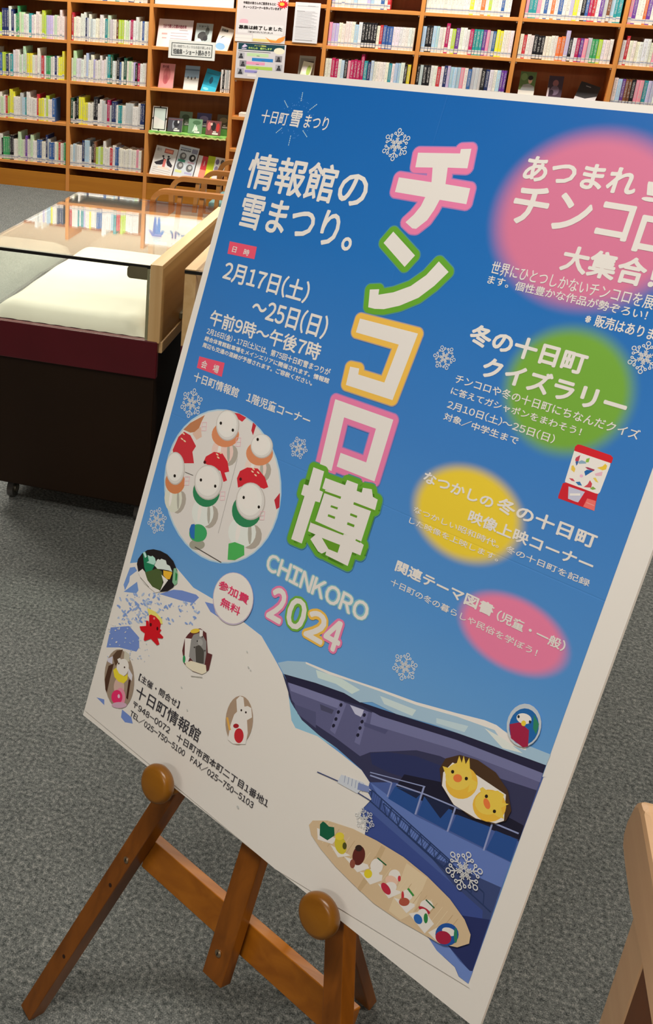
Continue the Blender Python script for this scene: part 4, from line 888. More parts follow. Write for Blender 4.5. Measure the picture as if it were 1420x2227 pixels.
('#7c95c6', [603, 8354, 582, 8359, 556, 8349, 544, 8332, 555, 8321, 581, 8323, 602, 8338]),
('#8fa4cc', [323, 8358, 305, 8368, 275, 8370, 254, 8362, 259, 8350, 286, 8343, 314, 8347]),
('#8fa4cc', [697, 8076, 671, 8082, 639, 8069, 624, 8048, 638, 8034, 670, 8037, 696, 8056]),
('#8fa4cc', [279, 8372, 259, 8377, 233, 8367, 221, 8351, 232, 8339, 258, 8342, 279, 8356]),
('#7c95c6', [800, 8289, 786, 8297, 763, 8298, 748, 8292, 751, 8283, 772, 8277, 793, 8280]),
('#7c95c6', [622, 8162, 602, 8174, 568, 8176, 545, 8166, 550, 8153, 581, 8145, 612, 8149]),
('#7c95c6', [672, 8042, 645, 8048, 610, 8035, 594, 8012, 609, 7997, 644, 8001, 672, 8021]),
('#7c95c6', [524, 8140, 496, 8147, 460, 8133, 444, 8110, 459, 8095, 494, 8099, 523, 8119]),
('#8fa4cc', [833, 8307, 822, 8313, 804, 8314, 791, 8309, 794, 8302, 810, 8297, 828, 8300]),
('#7c95c6', [826, 7824, 810, 7834, 782, 7835, 763, 7827, 768, 7816, 793, 7810, 818, 7814]),
('#7c95c6', [1039, 8118, 1028, 8125, 1010, 8126, 997, 8121, 1000, 8113, 1016, 8109, 1034, 8111]),
('#7c95c6', [763, 7958, 769, 7969, 760, 7991, 743, 8008, 732, 8007, 733, 7988, 747, 7966]),
('#8fa4cc', [777, 8156, 757, 8168, 722, 8170, 698, 8161, 704, 8146, 735, 8139, 768, 8143]),
('#7c95c6', [800, 7948, 806, 7960, 797, 7983, 780, 8001, 767, 7999, 769, 7980, 784, 7957]),
('#7c95c6', [430, 8237, 436, 8248, 427, 8270, 410, 8287, 398, 8286, 400, 8267, 414, 8246]),
('#7c95c6', [828, 8097, 831, 8102, 827, 8112, 819, 8120, 814, 8119, 815, 8111, 821, 8101]),
('#a9b6cf', [671, 8371, 648, 8385, 608, 8388, 580, 8377, 587, 8361, 622, 8352, 660, 8356]),
('#a9b6cf', [217, 8468, 222, 8478, 214, 8500, 198, 8516, 186, 8515, 188, 8498, 201, 8476]),
('#7c95c6', [820, 8154, 803, 8158, 782, 8150, 772, 8136, 781, 8126, 802, 8129, 820, 8141]),
('#7c95c6', [573, 8376, 561, 8378, 547, 8373, 541, 8364, 547, 8358, 561, 8359, 572, 8367]),
('#a9b6cf', [839, 7862, 815, 7868, 784, 7856, 770, 7836, 783, 7823, 814, 7826, 838, 7844]),
('#7c95c6', [720, 8201, 705, 8210, 679, 8211, 661, 8204, 665, 8194, 688, 8188, 713, 8191]),
('#7c95c6', [348, 8352, 356, 8369, 343, 8403, 317, 8429, 299, 8427, 301, 8399, 323, 8365]),
('#8fa4cc', [316, 8310, 324, 8326, 312, 8358, 288, 8382, 270, 8381, 273, 8354, 293, 8323]),
('#a9b6cf', [450, 8422, 428, 8435, 390, 8437, 365, 8427, 371, 8412, 404, 8404, 439, 8408]),
('#7c95c6', [438, 8190, 441, 8196, 437, 8207, 428, 8215, 422, 8215, 423, 8205, 430, 8194]),
('#a9b6cf', [523, 7990, 526, 7996, 521, 8009, 512, 8018, 505, 8017, 506, 8007, 514, 7995]),
('#7c95c6', [829, 7828, 837, 7845, 824, 7878, 800, 7903, 782, 7901, 785, 7873, 805, 7841]),
('#7c95c6', [931, 7849, 913, 7860, 883, 7861, 863, 7852, 868, 7840, 894, 7834, 922, 7838]),
('#a9b6cf', [178, 8228, 159, 8233, 134, 8224, 123, 8208, 133, 8198, 158, 8200, 177, 8214]),
('#8fa4cc', [784, 7943, 790, 7955, 781, 7980, 763, 7999, 750, 7997, 752, 7976, 767, 7953]),
('#8fa4cc', [534, 8268, 526, 8270, 517, 8267, 513, 8261, 517, 8257, 526, 8258, 533, 8263]),
('#a9b6cf', [772, 8098, 758, 8101, 740, 8095, 732, 8083, 740, 8075, 758, 8077, 772, 8087]),
('#a9b6cf', [902, 7824, 906, 7833, 899, 7850, 887, 7862, 878, 7861, 879, 7847, 890, 7831]),
('#a9b6cf', [733, 7963, 742, 7980, 729, 8015, 703, 8041, 684, 8039, 687, 8010, 709, 7976]),
('#7c95c6', [275, 8066, 279, 8074, 273, 8090, 261, 8102, 252, 8101, 254, 8088, 264, 8072]),
('#7c95c6', [1075, 8076, 1083, 8091, 1071, 8124, 1047, 8148, 1030, 8146, 1033, 8119, 1053, 8088]),
('#7c95c6', [443, 8048, 436, 8052, 424, 8052, 416, 8049, 418, 8044, 429, 8042, 439, 8043]),
('#a9b6cf', [597, 7893, 605, 7910, 592, 7942, 568, 7967, 550, 7965, 553, 7938, 573, 7906]),
('#7c95c6', [562, 8138, 547, 8147, 520, 8148, 503, 8141, 507, 8131, 530, 8125, 555, 8128]),
('#8fa4cc', [1486, 7681, 1468, 7692, 1435, 7693, 1414, 7683, 1419, 7670, 1447, 7663, 1477, 7668]),
('#a9b6cf', [1702, 7722, 1683, 7734, 1649, 7735, 1626, 7725, 1632, 7711, 1661, 7704, 1693, 7709]),
('#8fa4cc', [729, 8339, 714, 8348, 687, 8350, 669, 8343, 673, 8332, 697, 8325, 722, 8329]),
('#7c95c6', [1410, 7849, 1387, 7854, 1358, 7842, 1345, 7823, 1357, 7810, 1386, 7813, 1409, 7831]),
('#7c95c6', [1717, 7810, 1698, 7822, 1664, 7824, 1641, 7814, 1647, 7800, 1676, 7792, 1708, 7797]),
('#a9b6cf', [1418, 7824, 1406, 7827, 1391, 7821, 1383, 7810, 1390, 7803, 1405, 7805, 1418, 7815]),
('#a9b6cf', [1688, 7692, 1681, 7696, 1670, 7696, 1663, 7693, 1665, 7689, 1674, 7686, 1684, 7688]),
('#8fa4cc', [1441, 7818, 1434, 7822, 1420, 7823, 1412, 7819, 1414, 7814, 1425, 7811, 1437, 7813]),
('#7c95c6', [761, 7963, 770, 7980, 757, 8013, 732, 8038, 715, 8036, 717, 8008, 738, 7976]),
('#a9b6cf', [1426, 7701, 1410, 7704, 1390, 7696, 1381, 7683, 1389, 7674, 1409, 7676, 1425, 7688]),
('#a9b6cf', [959, 8065, 949, 8070, 932, 8071, 921, 8067, 924, 8060, 938, 8056, 954, 8058]),
('#7c95c6', [723, 8333, 700, 8347, 661, 8350, 634, 8339, 640, 8323, 675, 8314, 712, 8319]),
('#7c95c6', [1191, 7796, 1199, 7812, 1187, 7842, 1165, 7865, 1149, 7863, 1151, 7838, 1170, 7808]),
('#7c95c6', [845, 8125, 837, 8126, 828, 8123, 823, 8117, 827, 8112, 837, 8113, 844, 8119]),
('#7c95c6', [1719, 7801, 1702, 7812, 1672, 7813, 1652, 7804, 1657, 7792, 1683, 7785, 1711, 7789]),
('#a9b6cf', [735, 8244, 723, 8251, 703, 8252, 689, 8247, 693, 8239, 711, 8234, 729, 8236]),
('#8fa4cc', [1395, 7737, 1399, 7744, 1393, 7758, 1383, 7769, 1376, 7768, 1377, 7756, 1385, 7743]),
('#a9b6cf', [801, 8009, 786, 8013, 767, 8005, 758, 7993, 766, 7984, 785, 7986, 801, 7998]),
('#8fa4cc', [1343, 7764, 1348, 7774, 1341, 7792, 1328, 7806, 1318, 7804, 1320, 7789, 1331, 7771]),
('#8fa4cc', [1739, 7673, 1747, 7687, 1736, 7716, 1716, 7737, 1701, 7735, 1703, 7711, 1720, 7683]),
('#a9b6cf', [776, 8014, 757, 8018, 732, 8009, 721, 7993, 731, 7982, 756, 7985, 776, 7999]),
('#7c95c6', [541, 8121, 520, 8134, 483, 8136, 458, 8126, 464, 8111, 496, 8103, 531, 8107]),
('#a9b6cf', [628, 8206, 638, 8224, 623, 8260, 596, 8288, 577, 8286, 580, 8256, 603, 8220]),
('#7c95c6', [943, 7938, 936, 7942, 923, 7943, 914, 7939, 917, 7934, 928, 7931, 940, 7933]),
('#8fa4cc', [1626, 7622, 1616, 7625, 1602, 7619, 1595, 7609, 1601, 7603, 1615, 7605, 1626, 7613]),
('#7c95c6', [998, 7909, 986, 7912, 971, 7906, 964, 7896, 971, 7890, 986, 7891, 998, 7900]),
('#8fa4cc', [884, 7949, 877, 7953, 865, 7954, 857, 7950, 859, 7945, 869, 7943, 880, 7944]),
('#8fa4cc', [1421, 7915, 1412, 7920, 1396, 7921, 1385, 7916, 1387, 7910, 1401, 7906, 1416, 7908]),
('#8fa4cc', [1691, 7823, 1693, 7828, 1689, 7839, 1682, 7847, 1676, 7846, 1677, 7837, 1683, 7827]),
('#7c95c6', [682, 8256, 689, 8269, 679, 8295, 659, 8315, 645, 8314, 647, 8292, 664, 8266]),
('#a9b6cf', [994, 7998, 1002, 8013, 990, 8043, 969, 8065, 953, 8063, 955, 8039, 974, 8010]),
('#a9b6cf', [683, 8049, 660, 8054, 631, 8043, 618, 8025, 630, 8012, 659, 8015, 682, 8032]),
('#8fa4cc', [1691, 7928, 1674, 7932, 1653, 7924, 1643, 7909, 1652, 7899, 1673, 7902, 1690, 7915]),
('#7c95c6', [1185, 8080, 1173, 8083, 1158, 8077, 1151, 8067, 1158, 8060, 1173, 8062, 1185, 8071]),
('#a9b6cf', [744, 8195, 729, 8204, 703, 8206, 685, 8199, 690, 8188, 713, 8182, 737, 8185]),
('#7c95c6', [1593, 7957, 1576, 7968, 1546, 7969, 1525, 7960, 1530, 7948, 1556, 7941, 1585, 7945]),
('#7c95c6', [1147, 7921, 1126, 7926, 1100, 7916, 1087, 7898, 1099, 7886, 1125, 7889, 1146, 7905]),
('#7c95c6', [1573, 7612, 1580, 7626, 1569, 7655, 1549, 7676, 1534, 7674, 1536, 7650, 1553, 7622]),
('#8fa4cc', [540, 8152, 549, 8169, 535, 8204, 508, 8231, 490, 8229, 492, 8200, 515, 8165]),
('#8fa4cc', [554, 8100, 561, 8114, 550, 8142, 529, 8163, 514, 8161, 516, 8138, 534, 8111]),
('#7c95c6', [602, 8196, 605, 8202, 600, 8214, 591, 8223, 585, 8222, 586, 8212, 593, 8200]),
('#7c95c6', [669, 8058, 659, 8061, 646, 8056, 640, 8047, 645, 8041, 658, 8043, 669, 8050]),
('#a9b6cf', [1345, 7806, 1348, 7811, 1344, 7822, 1336, 7830, 1331, 7829, 1331, 7820, 1338, 7810]),
('#7c95c6', [571, 8146, 543, 8152, 509, 8139, 493, 8116, 507, 8101, 542, 8105, 570, 8124]),
('#8fa4cc', [1640, 7889, 1646, 7901, 1637, 7926, 1620, 7944, 1607, 7943, 1609, 7922, 1623, 7898]),
('#8fa4cc', [1079, 7976, 1067, 7983, 1046, 7984, 1032, 7978, 1036, 7970, 1054, 7965, 1073, 7968]),
('#8fa4cc', [1322, 8045, 1302, 8050, 1275, 8040, 1263, 8022, 1274, 8010, 1300, 8013, 1322, 8029]),
('#7c95c6', [1182, 7878, 1162, 7882, 1135, 7872, 1123, 7854, 1134, 7842, 1161, 7846, 1182, 7861]),
('#8fa4cc', [1475, 7715, 1462, 7718, 1446, 7712, 1439, 7701, 1446, 7694, 1461, 7696, 1474, 7705]),
('#a9b6cf', [1246, 7827, 1239, 7832, 1227, 7832, 1219, 7829, 1221, 7824, 1231, 7821, 1242, 7823]),
('#8fa4cc', [1282, 8102, 1266, 8112, 1237, 8114, 1217, 8106, 1222, 8094, 1247, 8087, 1274, 8091]),
('#8fa4cc', [1528, 7786, 1521, 7790, 1509, 7790, 1501, 7787, 1503, 7782, 1513, 7779, 1524, 7781]),
('#7c95c6', [1629, 7696, 1609, 7701, 1584, 7691, 1572, 7673, 1583, 7662, 1607, 7665, 1628, 7681]),
('#7c95c6', [1097, 7871, 1105, 7886, 1093, 7917, 1071, 7941, 1054, 7939, 1057, 7913, 1076, 7883]),
('#7c95c6', [1236, 8065, 1214, 8070, 1186, 8059, 1173, 8040, 1185, 8028, 1213, 8031, 1235, 8047]),
('#b4bccb', [909, 8852, 896, 8862, 879, 8863, 871, 8855, 877, 8843, 893, 8836, 907, 8840]),
('#b9c4da', [646, 8676, 650, 8681, 646, 8689, 637, 8694, 631, 8693, 632, 8686, 638, 8678]),
('#b9c4da', [115, 8786, 104, 8791, 85, 8791, 73, 8786, 76, 8779, 93, 8776, 110, 8779]),
('#b4bccb', [882, 8822, 873, 8829, 859, 8830, 851, 8824, 855, 8815, 868, 8811, 880, 8814]),
('#b9c4da', [794, 8600, 786, 8608, 777, 8609, 773, 8603, 778, 8593, 787, 8588, 794, 8591]),
('#b9c4da', [726, 8372, 729, 8380, 722, 8394, 709, 8403, 700, 8400, 702, 8388, 714, 8376]),
('#b4bccb', [662, 8886, 651, 8895, 637, 8897, 630, 8889, 635, 8878, 649, 8872, 661, 8876]),
('#b4bccb', [678, 8953, 668, 8961, 655, 8962, 649, 8955, 653, 8946, 666, 8941, 677, 8944]),
('#b9c4da', [298, 8611, 301, 8620, 292, 8636, 277, 8646, 268, 8644, 271, 8630, 284, 8615]),
('#b4bccb', [514, 9125, 505, 9134, 493, 9136, 487, 9129, 493, 9118, 505, 9112, 514, 9115]),
('#dfe2e6', [98, 8737, 84, 8746, 63, 8747, 50, 8739, 56, 8728, 75, 8723, 94, 8727]),
('#b9c4da', [464, 8547, 472, 8554, 469, 8564, 456, 8569, 443, 8565, 440, 8556, 450, 8548]),
('#dfe2e6', [375, 8542, 364, 8551, 351, 8552, 344, 8545, 350, 8534, 363, 8528, 374, 8532]),
('#b4bccb', [936, 8681, 937, 8687, 931, 8698, 922, 8705, 917, 8704, 919, 8695, 928, 8684]),
('#dfe2e6', [273, 8657, 265, 8663, 253, 8663, 246, 8658, 249, 8652, 260, 8649, 271, 8651]),
('#dfe2e6', [836, 8442, 826, 8446, 808, 8446, 796, 8441, 799, 8435, 815, 8432, 831, 8435]),
('#b4bccb', [663, 8821, 667, 8829, 659, 8843, 646, 8853, 637, 8851, 639, 8838, 651, 8825]),
('#b9c4da', [486, 8770, 489, 8775, 483, 8786, 474, 8792, 467, 8790, 468, 8782, 477, 8772]),
('#b9c4da', [204, 8641, 194, 8649, 182, 8650, 176, 8643, 181, 8634, 193, 8629, 203, 8632]),
('#b9c4da', [488, 8717, 476, 8726, 459, 8727, 449, 8719, 455, 8709, 471, 8704, 485, 8707]),
('#b9c4da', [197, 8951, 204, 8958, 200, 8969, 186, 8975, 175, 8972, 173, 8962, 183, 8953]),
('#dfe2e6', [875, 8466, 865, 8469, 847, 8468, 834, 8464, 836, 8460, 851, 8459, 869, 8462]),
('#dfe2e6', [208, 8837, 209, 8844, 200, 8858, 189, 8868, 183, 8867, 188, 8855, 199, 8842]),
('#b4bccb', [852, 8882, 840, 8891, 821, 8892, 810, 8884, 815, 8874, 833, 8869, 849, 8872]),
('#b4bccb', [536, 9033, 528, 9039, 518, 9039, 512, 9034, 516, 9027, 526, 9024, 535, 9026]),
('#b4bccb', [584, 8896, 584, 8904, 574, 8920, 563, 8931, 558, 8930, 563, 8917, 575, 8902]),
('#b9c4da', [925, 8587, 931, 8593, 928, 8600, 918, 8605, 909, 8602, 907, 8595, 915, 8588]),
('#dfe2e6', [161, 8648, 146, 8658, 124, 8659, 111, 8650, 118, 8637, 139, 8631, 158, 8636]),
('#b4bccb', [670, 9035, 669, 9042, 659, 9057, 648, 9068, 644, 9067, 650, 9055, 661, 9040]),
('#b4bccb', [1040, 8739, 1033, 8745, 1023, 8745, 1018, 8740, 1021, 8733, 1031, 8729, 1039, 8732]),
('#b9c4da', [399, 8861, 401, 8868, 393, 8882, 381, 8891, 374, 8889, 378, 8878, 389, 8865]),
('#dfe2e6', [838, 8362, 832, 8369, 823, 8370, 820, 8365, 824, 8357, 832, 8353, 839, 8355]),
('#b4bccb', [430, 9006, 438, 9012, 436, 9021, 423, 9025, 411, 9022, 407, 9014, 416, 9007]),
('#dfe2e6', [448, 8610, 448, 8619, 438, 8636, 425, 8648, 418, 8646, 424, 8632, 437, 8616]),
('#b4bccb', [521, 9026, 528, 9032, 526, 9038, 516, 9042, 505, 9039, 502, 9032, 509, 9027]),
('#dfe2e6', [735, 8390, 721, 8400, 700, 8400, 688, 8391, 694, 8380, 713, 8375, 732, 8379]),
('#dfe2e6', [124, 8800, 130, 8805, 127, 8812, 118, 8815, 109, 8813, 107, 8806, 114, 8800]),
('#b4bccb', [739, 8951, 732, 8955, 718, 8955, 709, 8951, 711, 8947, 723, 8945, 736, 8947]),
('#b4bccb', [554, 9000, 544, 9008, 530, 9010, 523, 9003, 528, 8993, 541, 8988, 553, 8991]),
('#dfe2e6', [320, 8842, 325, 8852, 316, 8869, 300, 8880, 288, 8877, 290, 8862, 304, 8847]),
('#b9c4da', [900, 8557, 889, 8561, 870, 8561, 857, 8556, 860, 8551, 876, 8549, 894, 8552]),
('#b4bccb', [623, 9079, 623, 9089, 612, 9108, 598, 9121, 591, 9120, 598, 9104, 612, 9086]),
('#dfe2e6', [232, 8704, 222, 8713, 210, 8714, 204, 8707, 209, 8697, 222, 8692, 232, 8695]),
('#b4bccb', [855, 8834, 847, 8843, 838, 8844, 835, 8838, 840, 8828, 849, 8822, 856, 8825]),
('#b4bccb', [985, 8846, 986, 8851, 981, 8859, 974, 8865, 969, 8864, 971, 8857, 978, 8849]),
('#b4bccb', [971, 8656, 974, 8661, 970, 8669, 962, 8674, 956, 8672, 956, 8665, 963, 8658]),
('#b9c4da', [839, 8347, 829, 8351, 811, 8350, 798, 8345, 800, 8341, 816, 8339, 833, 8342]),
('#b9c4da', [756, 8616, 748, 8624, 738, 8625, 734, 8619, 738, 8610, 748, 8605, 756, 8608]),
('#dfe2e6', [300, 8633, 303, 8640, 297, 8651, 286, 8658, 279, 8656, 280, 8646, 289, 8636]),
('#b9c4da', [615, 8741, 604, 8745, 583, 8744, 568, 8740, 571, 8734, 589, 8732, 608, 8735]),
('#b4bccb', [666, 8910, 658, 8917, 648, 8918, 644, 8912, 648, 8904, 658, 8899, 666, 8902]),
('#b4bccb', [225, 9158, 215, 9166, 201, 9167, 194, 9160, 198, 9152, 211, 9147, 223, 9150]),
('#b9c4da', [711, 8408, 716, 8412, 713, 8419, 704, 8423, 697, 8421, 696, 8414, 702, 8409]),
('#b4bccb', [821, 8715, 813, 8719, 800, 8719, 791, 8715, 794, 8710, 805, 8708, 818, 8710]),
('#dfe2e6', [896, 8530, 902, 8539, 895, 8554, 879, 8564, 867, 8560, 868, 8547, 881, 8533]),
('#b9c4da', [930, 8467, 935, 8476, 928, 8489, 915, 8497, 905, 8495, 906, 8483, 917, 8471]),
('#dfe2e6', [125, 8794, 131, 8799, 127, 8807, 117, 8811, 108, 8809, 107, 8802, 115, 8795]),
('#dfe2e6', [763, 8450, 758, 8453, 750, 8453, 745, 8450, 747, 8446, 755, 8444, 762, 8445]),
('#b9c4da', [521, 8486, 530, 8493, 527, 8501, 515, 8505, 503, 8501, 500, 8493, 508, 8487]),
('#dfe2e6', [910, 8470, 902, 8474, 888, 8474, 879, 8469, 882, 8464, 894, 8462, 907, 8464]),
('#b9b6ae', [1824, 8869, 1815, 8873, 1802, 8870, 1793, 8862, 1794, 8853, 1804, 8850, 1817, 8853, 1825, 8861]),
('#b9b6ae', [2045, 9122, 2034, 9127, 2020, 9123, 2010, 9114, 2011, 9105, 2022, 9101, 2036, 9104, 2046, 9113]),
('#b9b6ae', [2767, 7835, 2757, 7839, 2744, 7835, 2735, 7826, 2736, 7817, 2746, 7814, 2759, 7818, 2768, 7826]),
('#b9b6ae', [2867, 8025, 2856, 8029, 2842, 8025, 2832, 8015, 2832, 8005, 2843, 8002, 2858, 8006, 2868, 8016]),
('#b9b6ae', [2912, 8043, 2903, 8046, 2891, 8042, 2883, 8034, 2884, 8027, 2893, 8024, 2904, 8027, 2912, 8035]),
('#b9b6ae', [3311, 9504, 3302, 9507, 3291, 9505, 3283, 9497, 3283, 9489, 3292, 9486, 3303, 9488, 3311, 9496]),
('#b9b6ae', [3371, 9898, 3357, 9905, 3336, 9901, 3323, 9888, 3324, 9874, 3339, 9867, 3359, 9871, 3372, 9884]),
('#35406a', [4353, 8752, 4726, 8683, 4728, 8669, 4355, 8738]),
('#35406a', [4725, 8683, 5179, 8663, 5182, 8649, 4729, 8669]),
('#c5c7cf', [4693, 8582, 5016, 8503, 5152, 8534, 5019, 8600, 4984, 8677, 4674, 8708]),
('#8b93ab', [4746, 8564, 4763, 8654, 4771, 8650, 4755, 8560]),
('#8b93ab', [4801, 8554, 4818, 8647, 4827, 8643, 4809, 8551]),
('#8b93ab', [4855, 8545, 4873, 8639, 4882, 8635, 4863, 8541]),
('#8b93ab', [4909, 8535, 4928, 8632, 4936, 8628, 4917, 8532]),
('#8b93ab', [4963, 8526, 4983, 8624, 4991, 8620, 4971, 8522]),
('#8b93ab', [5016, 8517, 5037, 8617, 5045, 8613, 5024, 8513]),
('#7a86b0', [4951, 8542, 5110, 8503, 5135, 8572, 4968, 8631]),
]),
('printed_wood_table_picture', [
('#cdb18c', [4474, 9446, 4506, 9361, 4708, 9233, 5076, 9117, 5425, 9059, 5815, 9030, 6167, 9058, 6500, 9127, 6738, 9235, 6856, 9346, 6874, 9451, 6763, 9583, 6557, 9686, 6319, 9719, 5994, 9770, 5644, 9790, 5306, 9750, 5001, 9700, 4727, 9622, 4547, 9542]),
('#c0a37c', [5499, 9074, 5565, 9072, 5505, 9529, 5431, 9770, 5381, 9762, 5456, 9395]),
('#d8c09c', [5874, 9073, 6172, 9074, 6143, 9582, 6029, 9745, 5853, 9746]),
('#dcc6a4', [4728, 9229, 4645, 9543, 4651, 9542, 4734, 9229]),
('#dcc6a4', [4814, 9231, 4731, 9542, 4737, 9542, 4820, 9231]),
('#b9986f', [4898, 9233, 4816, 9541, 4822, 9541, 4904, 9233]),
('#dcc6a4', [4982, 9235, 4901, 9541, 4907, 9540, 4988, 9235]),
('#dcc6a4', [5066, 9237, 4985, 9540, 4990, 9540, 5071, 9237]),
('#b9986f', [5148, 9239, 5068, 9539, 5074, 9539, 5154, 9239]),
('#b9986f', [5230, 9241, 5150, 9539, 5156, 9539, 5236, 9241]),
('#dcc6a4', [5311, 9243, 5232, 9538, 5237, 9538, 5317, 9243]),
('#dcc6a4', [5392, 9245, 5313, 9538, 5318, 9537, 5397, 9245]),
('#b9986f', [5471, 9247, 5393, 9537, 5399, 9537, 5477, 9247]),
('#b9986f', [5550, 9249, 5473, 9536, 5478, 9536, 5556, 9249]),
('#b9986f', [5629, 9251, 5551, 9536, 5557, 9536, 5634, 9251]),
('#dcc6a4', [5707, 9253, 5630, 9535, 5635, 9535, 5712, 9253]),
('#b9986f', [5784, 9255, 5707, 9535, 5713, 9535, 5789, 9255]),
('#b9986f', [5860, 9257, 5784, 9534, 5790, 9534, 5866, 9257]),
('#dcc6a4', [5936, 9258, 5861, 9534, 5866, 9534, 5941, 9259]),
('#b9986f', [6011, 9260, 5936, 9533, 5942, 9533, 6017, 9260]),
('#dcc6a4', [6086, 9262, 6011, 9532, 6017, 9533, 6091, 9262]),
('#b9986f', [6160, 9264, 6086, 9532, 6091, 9532, 6165, 9264]),
('#b9986f', [6234, 9266, 6160, 9531, 6165, 9531, 6239, 9266]),
('#dcc6a4', [6306, 9267, 6233, 9531, 6238, 9531, 6311, 9268]),
('#b9986f', [6379, 9269, 6306, 9530, 6311, 9530, 6384, 9269]),
('#dcc6a4', [6450, 9271, 6378, 9530, 6383, 9530, 6455, 9271]),
('#dcc6a4', [6521, 9273, 6449, 9529, 6454, 9529, 6526, 9273]),
('#b9986f', [6592, 9274, 6520, 9529, 6525, 9529, 6597, 9275]),
('#b9986f', [6662, 9276, 6590, 9528, 6595, 9528, 6667, 9276]),
('#ece8e2', [4599, 9410, 4690, 9385, 4907, 9375, 4873, 9468, 4659, 9539]),
('#ece8e2', [4852, 9492, 5159, 9444, 5003, 9573]),
('#ece8e2', [5076, 9510, 5413, 9402, 5446, 9432, 5314, 9579]),
('#ece8e2', [5340, 9553, 5638, 9397, 5651, 9465, 5523, 9611]),
('#ece8e2', [5615, 9533, 5916, 9433, 5927, 9450, 5804, 9609]),
('#ece8e2', [5863, 9557, 6130, 9458, 6140, 9485, 6072, 9625]),
('#ece8e2', [6099, 9609, 6266, 9453, 6424, 9517, 6357, 9696]),
('#ece8e2', [6391, 9657, 6505, 9483, 6589, 9662, 6524, 9680]),
('#145a3c', [4624, 9340, 4651, 9280, 4688, 9278, 4754, 9290, 4799, 9268, 4826, 9255, 4867, 9347, 4793, 9465, 4668, 9475]),
('#c9b534', [5051, 9345, 5068, 9371, 5078, 9400, 5081, 9430, 5076, 9458, 5064, 9482, 5046, 9500, 5022, 9511, 4996, 9513, 4969, 9507, 4943, 9493, 4921, 9472, 4904, 9446, 4894, 9417, 4891, 9387, 4896, 9359, 4909, 9335, 4927, 9317, 4951, 9306, 4977, 9304, 5004, 9310, 5029, 9324]),
('#4b4a20', [5069, 9365, 5072, 9378, 5073, 9390, 5071, 9403, 5067, 9413, 5061, 9421, 5053, 9426, 5045, 9428, 5036, 9426, 5027, 9420, 5020, 9412, 5015, 9401, 5012, 9388, 5011, 9375, 5013, 9363, 5017, 9353, 5023, 9345, 5031, 9340, 5040, 9338, 5048, 9340, 5057, 9346, 5064, 9354]),
('#d9c23c', [4995, 9275, 4998, 9289, 4995, 9305, 4988, 9322, 4976, 9338, 4962, 9351, 4945, 9362, 4928, 9369, 4911, 9371, 4897, 9369, 4885, 9361, 4878, 9350, 4876, 9336, 4879, 9320, 4886, 9303, 4898, 9287, 4912, 9273, 4929, 9262, 4946, 9256, 4963, 9254, 4977, 9256, 4988, 9264]),
('#5d2620', [5346, 9336, 5348, 9373, 5343, 9410, 5332, 9444, 5315, 9473, 5294, 9493, 5270, 9505, 5246, 9506, 5224, 9496, 5204, 9476, 5190, 9448, 5181, 9415, 5179, 9378, 5184, 9340, 5195, 9306, 5212, 9278, 5233, 9257, 5257, 9246, 5281, 9246, 5303, 9256, 5323, 9275, 5337, 9303]),
('#8a4a3a', [5253, 9499, 5256, 9514, 5257, 9530, 5255, 9546, 5250, 9559, 5242, 9569, 5232, 9576, 5221, 9578, 5210, 9576, 5200, 9569, 5191, 9558, 5184, 9545, 5180, 9529, 5180, 9513, 5182, 9498, 5187, 9485, 5195, 9474, 5205, 9468, 5216, 9466, 5227, 9468, 5237, 9475, 5246, 9486]),
('#30201c', [5278, 9260, 5280, 9272, 5278, 9285, 5273, 9299, 5264, 9312, 5253, 9323, 5240, 9331, 5226, 9337, 5213, 9338, 5202, 9335, 5193, 9329, 5187, 9320, 5185, 9308, 5187, 9295, 5193, 9281, 5201, 9268, 5213, 9257, 5226, 9249, 5239, 9244, 5252, 9242, 5263, 9245, 5272, 9251]),
('#e6e2dc', [5605, 9294, 5611, 9320, 5609, 9348, 5602, 9375, 5588, 9400, 5570, 9421, 5548, 9436, 5525, 9443, 5502, 9443, 5481, 9434, 5464, 9419, 5452, 9397, 5446, 9371, 5448, 9343, 5456, 9316, 5469, 9290, 5488, 9270, 5510, 9255, 5533, 9248, 5556, 9249, 5577, 9257, 5594, 9273]),
('#ded9d2', [5602, 9421, 5605, 9443, 5600, 9467, 5589, 9493, 5571, 9519, 5548, 9541, 5522, 9559, 5495, 9571, 5469, 9575, 5446, 9572, 5429, 9562, 5419, 9546, 5415, 9524, 5420, 9499, 5432, 9473, 5450, 9448, 5473, 9425, 5500, 9408, 5526, 9396, 5552, 9392, 5574, 9395, 5591, 9405]),
('#d9c22c', [5506, 9470, 5509, 9485, 5508, 9502, 5503, 9520, 5493, 9535, 5481, 9549, 5467, 9558, 5452, 9564, 5437, 9564, 5424, 9559, 5413, 9550, 5406, 9537, 5403, 9522, 5404, 9505, 5410, 9487, 5419, 9471, 5431, 9458, 5445, 9449, 5460, 9443, 5475, 9443, 5488, 9448, 5499, 9457]),
('#1f5a34', [5501, 9256, 5641, 9267, 5647, 9249, 5508, 9238]),
('#e9e2da', [5854, 9260, 5858, 9282, 5857, 9305, 5849, 9329, 5836, 9351, 5819, 9370, 5798, 9384, 5777, 9392, 5756, 9392, 5738, 9386, 5723, 9374, 5713, 9356, 5708, 9335, 5710, 9311, 5718, 9287, 5731, 9265, 5749, 9246, 5769, 9232, 5790, 9225, 5811, 9224, 5830, 9230, 5844, 9243]),
('#e2b79e', [5850, 9381, 5843, 9400, 5830, 9420, 5813, 9436, 5791, 9449, 5768, 9458, 5745, 9461, 5724, 9458, 5707, 9449, 5694, 9436, 5688, 9419, 5688, 9400, 5695, 9380, 5708, 9361, 5726, 9344, 5747, 9331, 5770, 9323, 5793, 9320, 5814, 9323, 5831, 9332, 5844, 9345, 5850, 9361]),
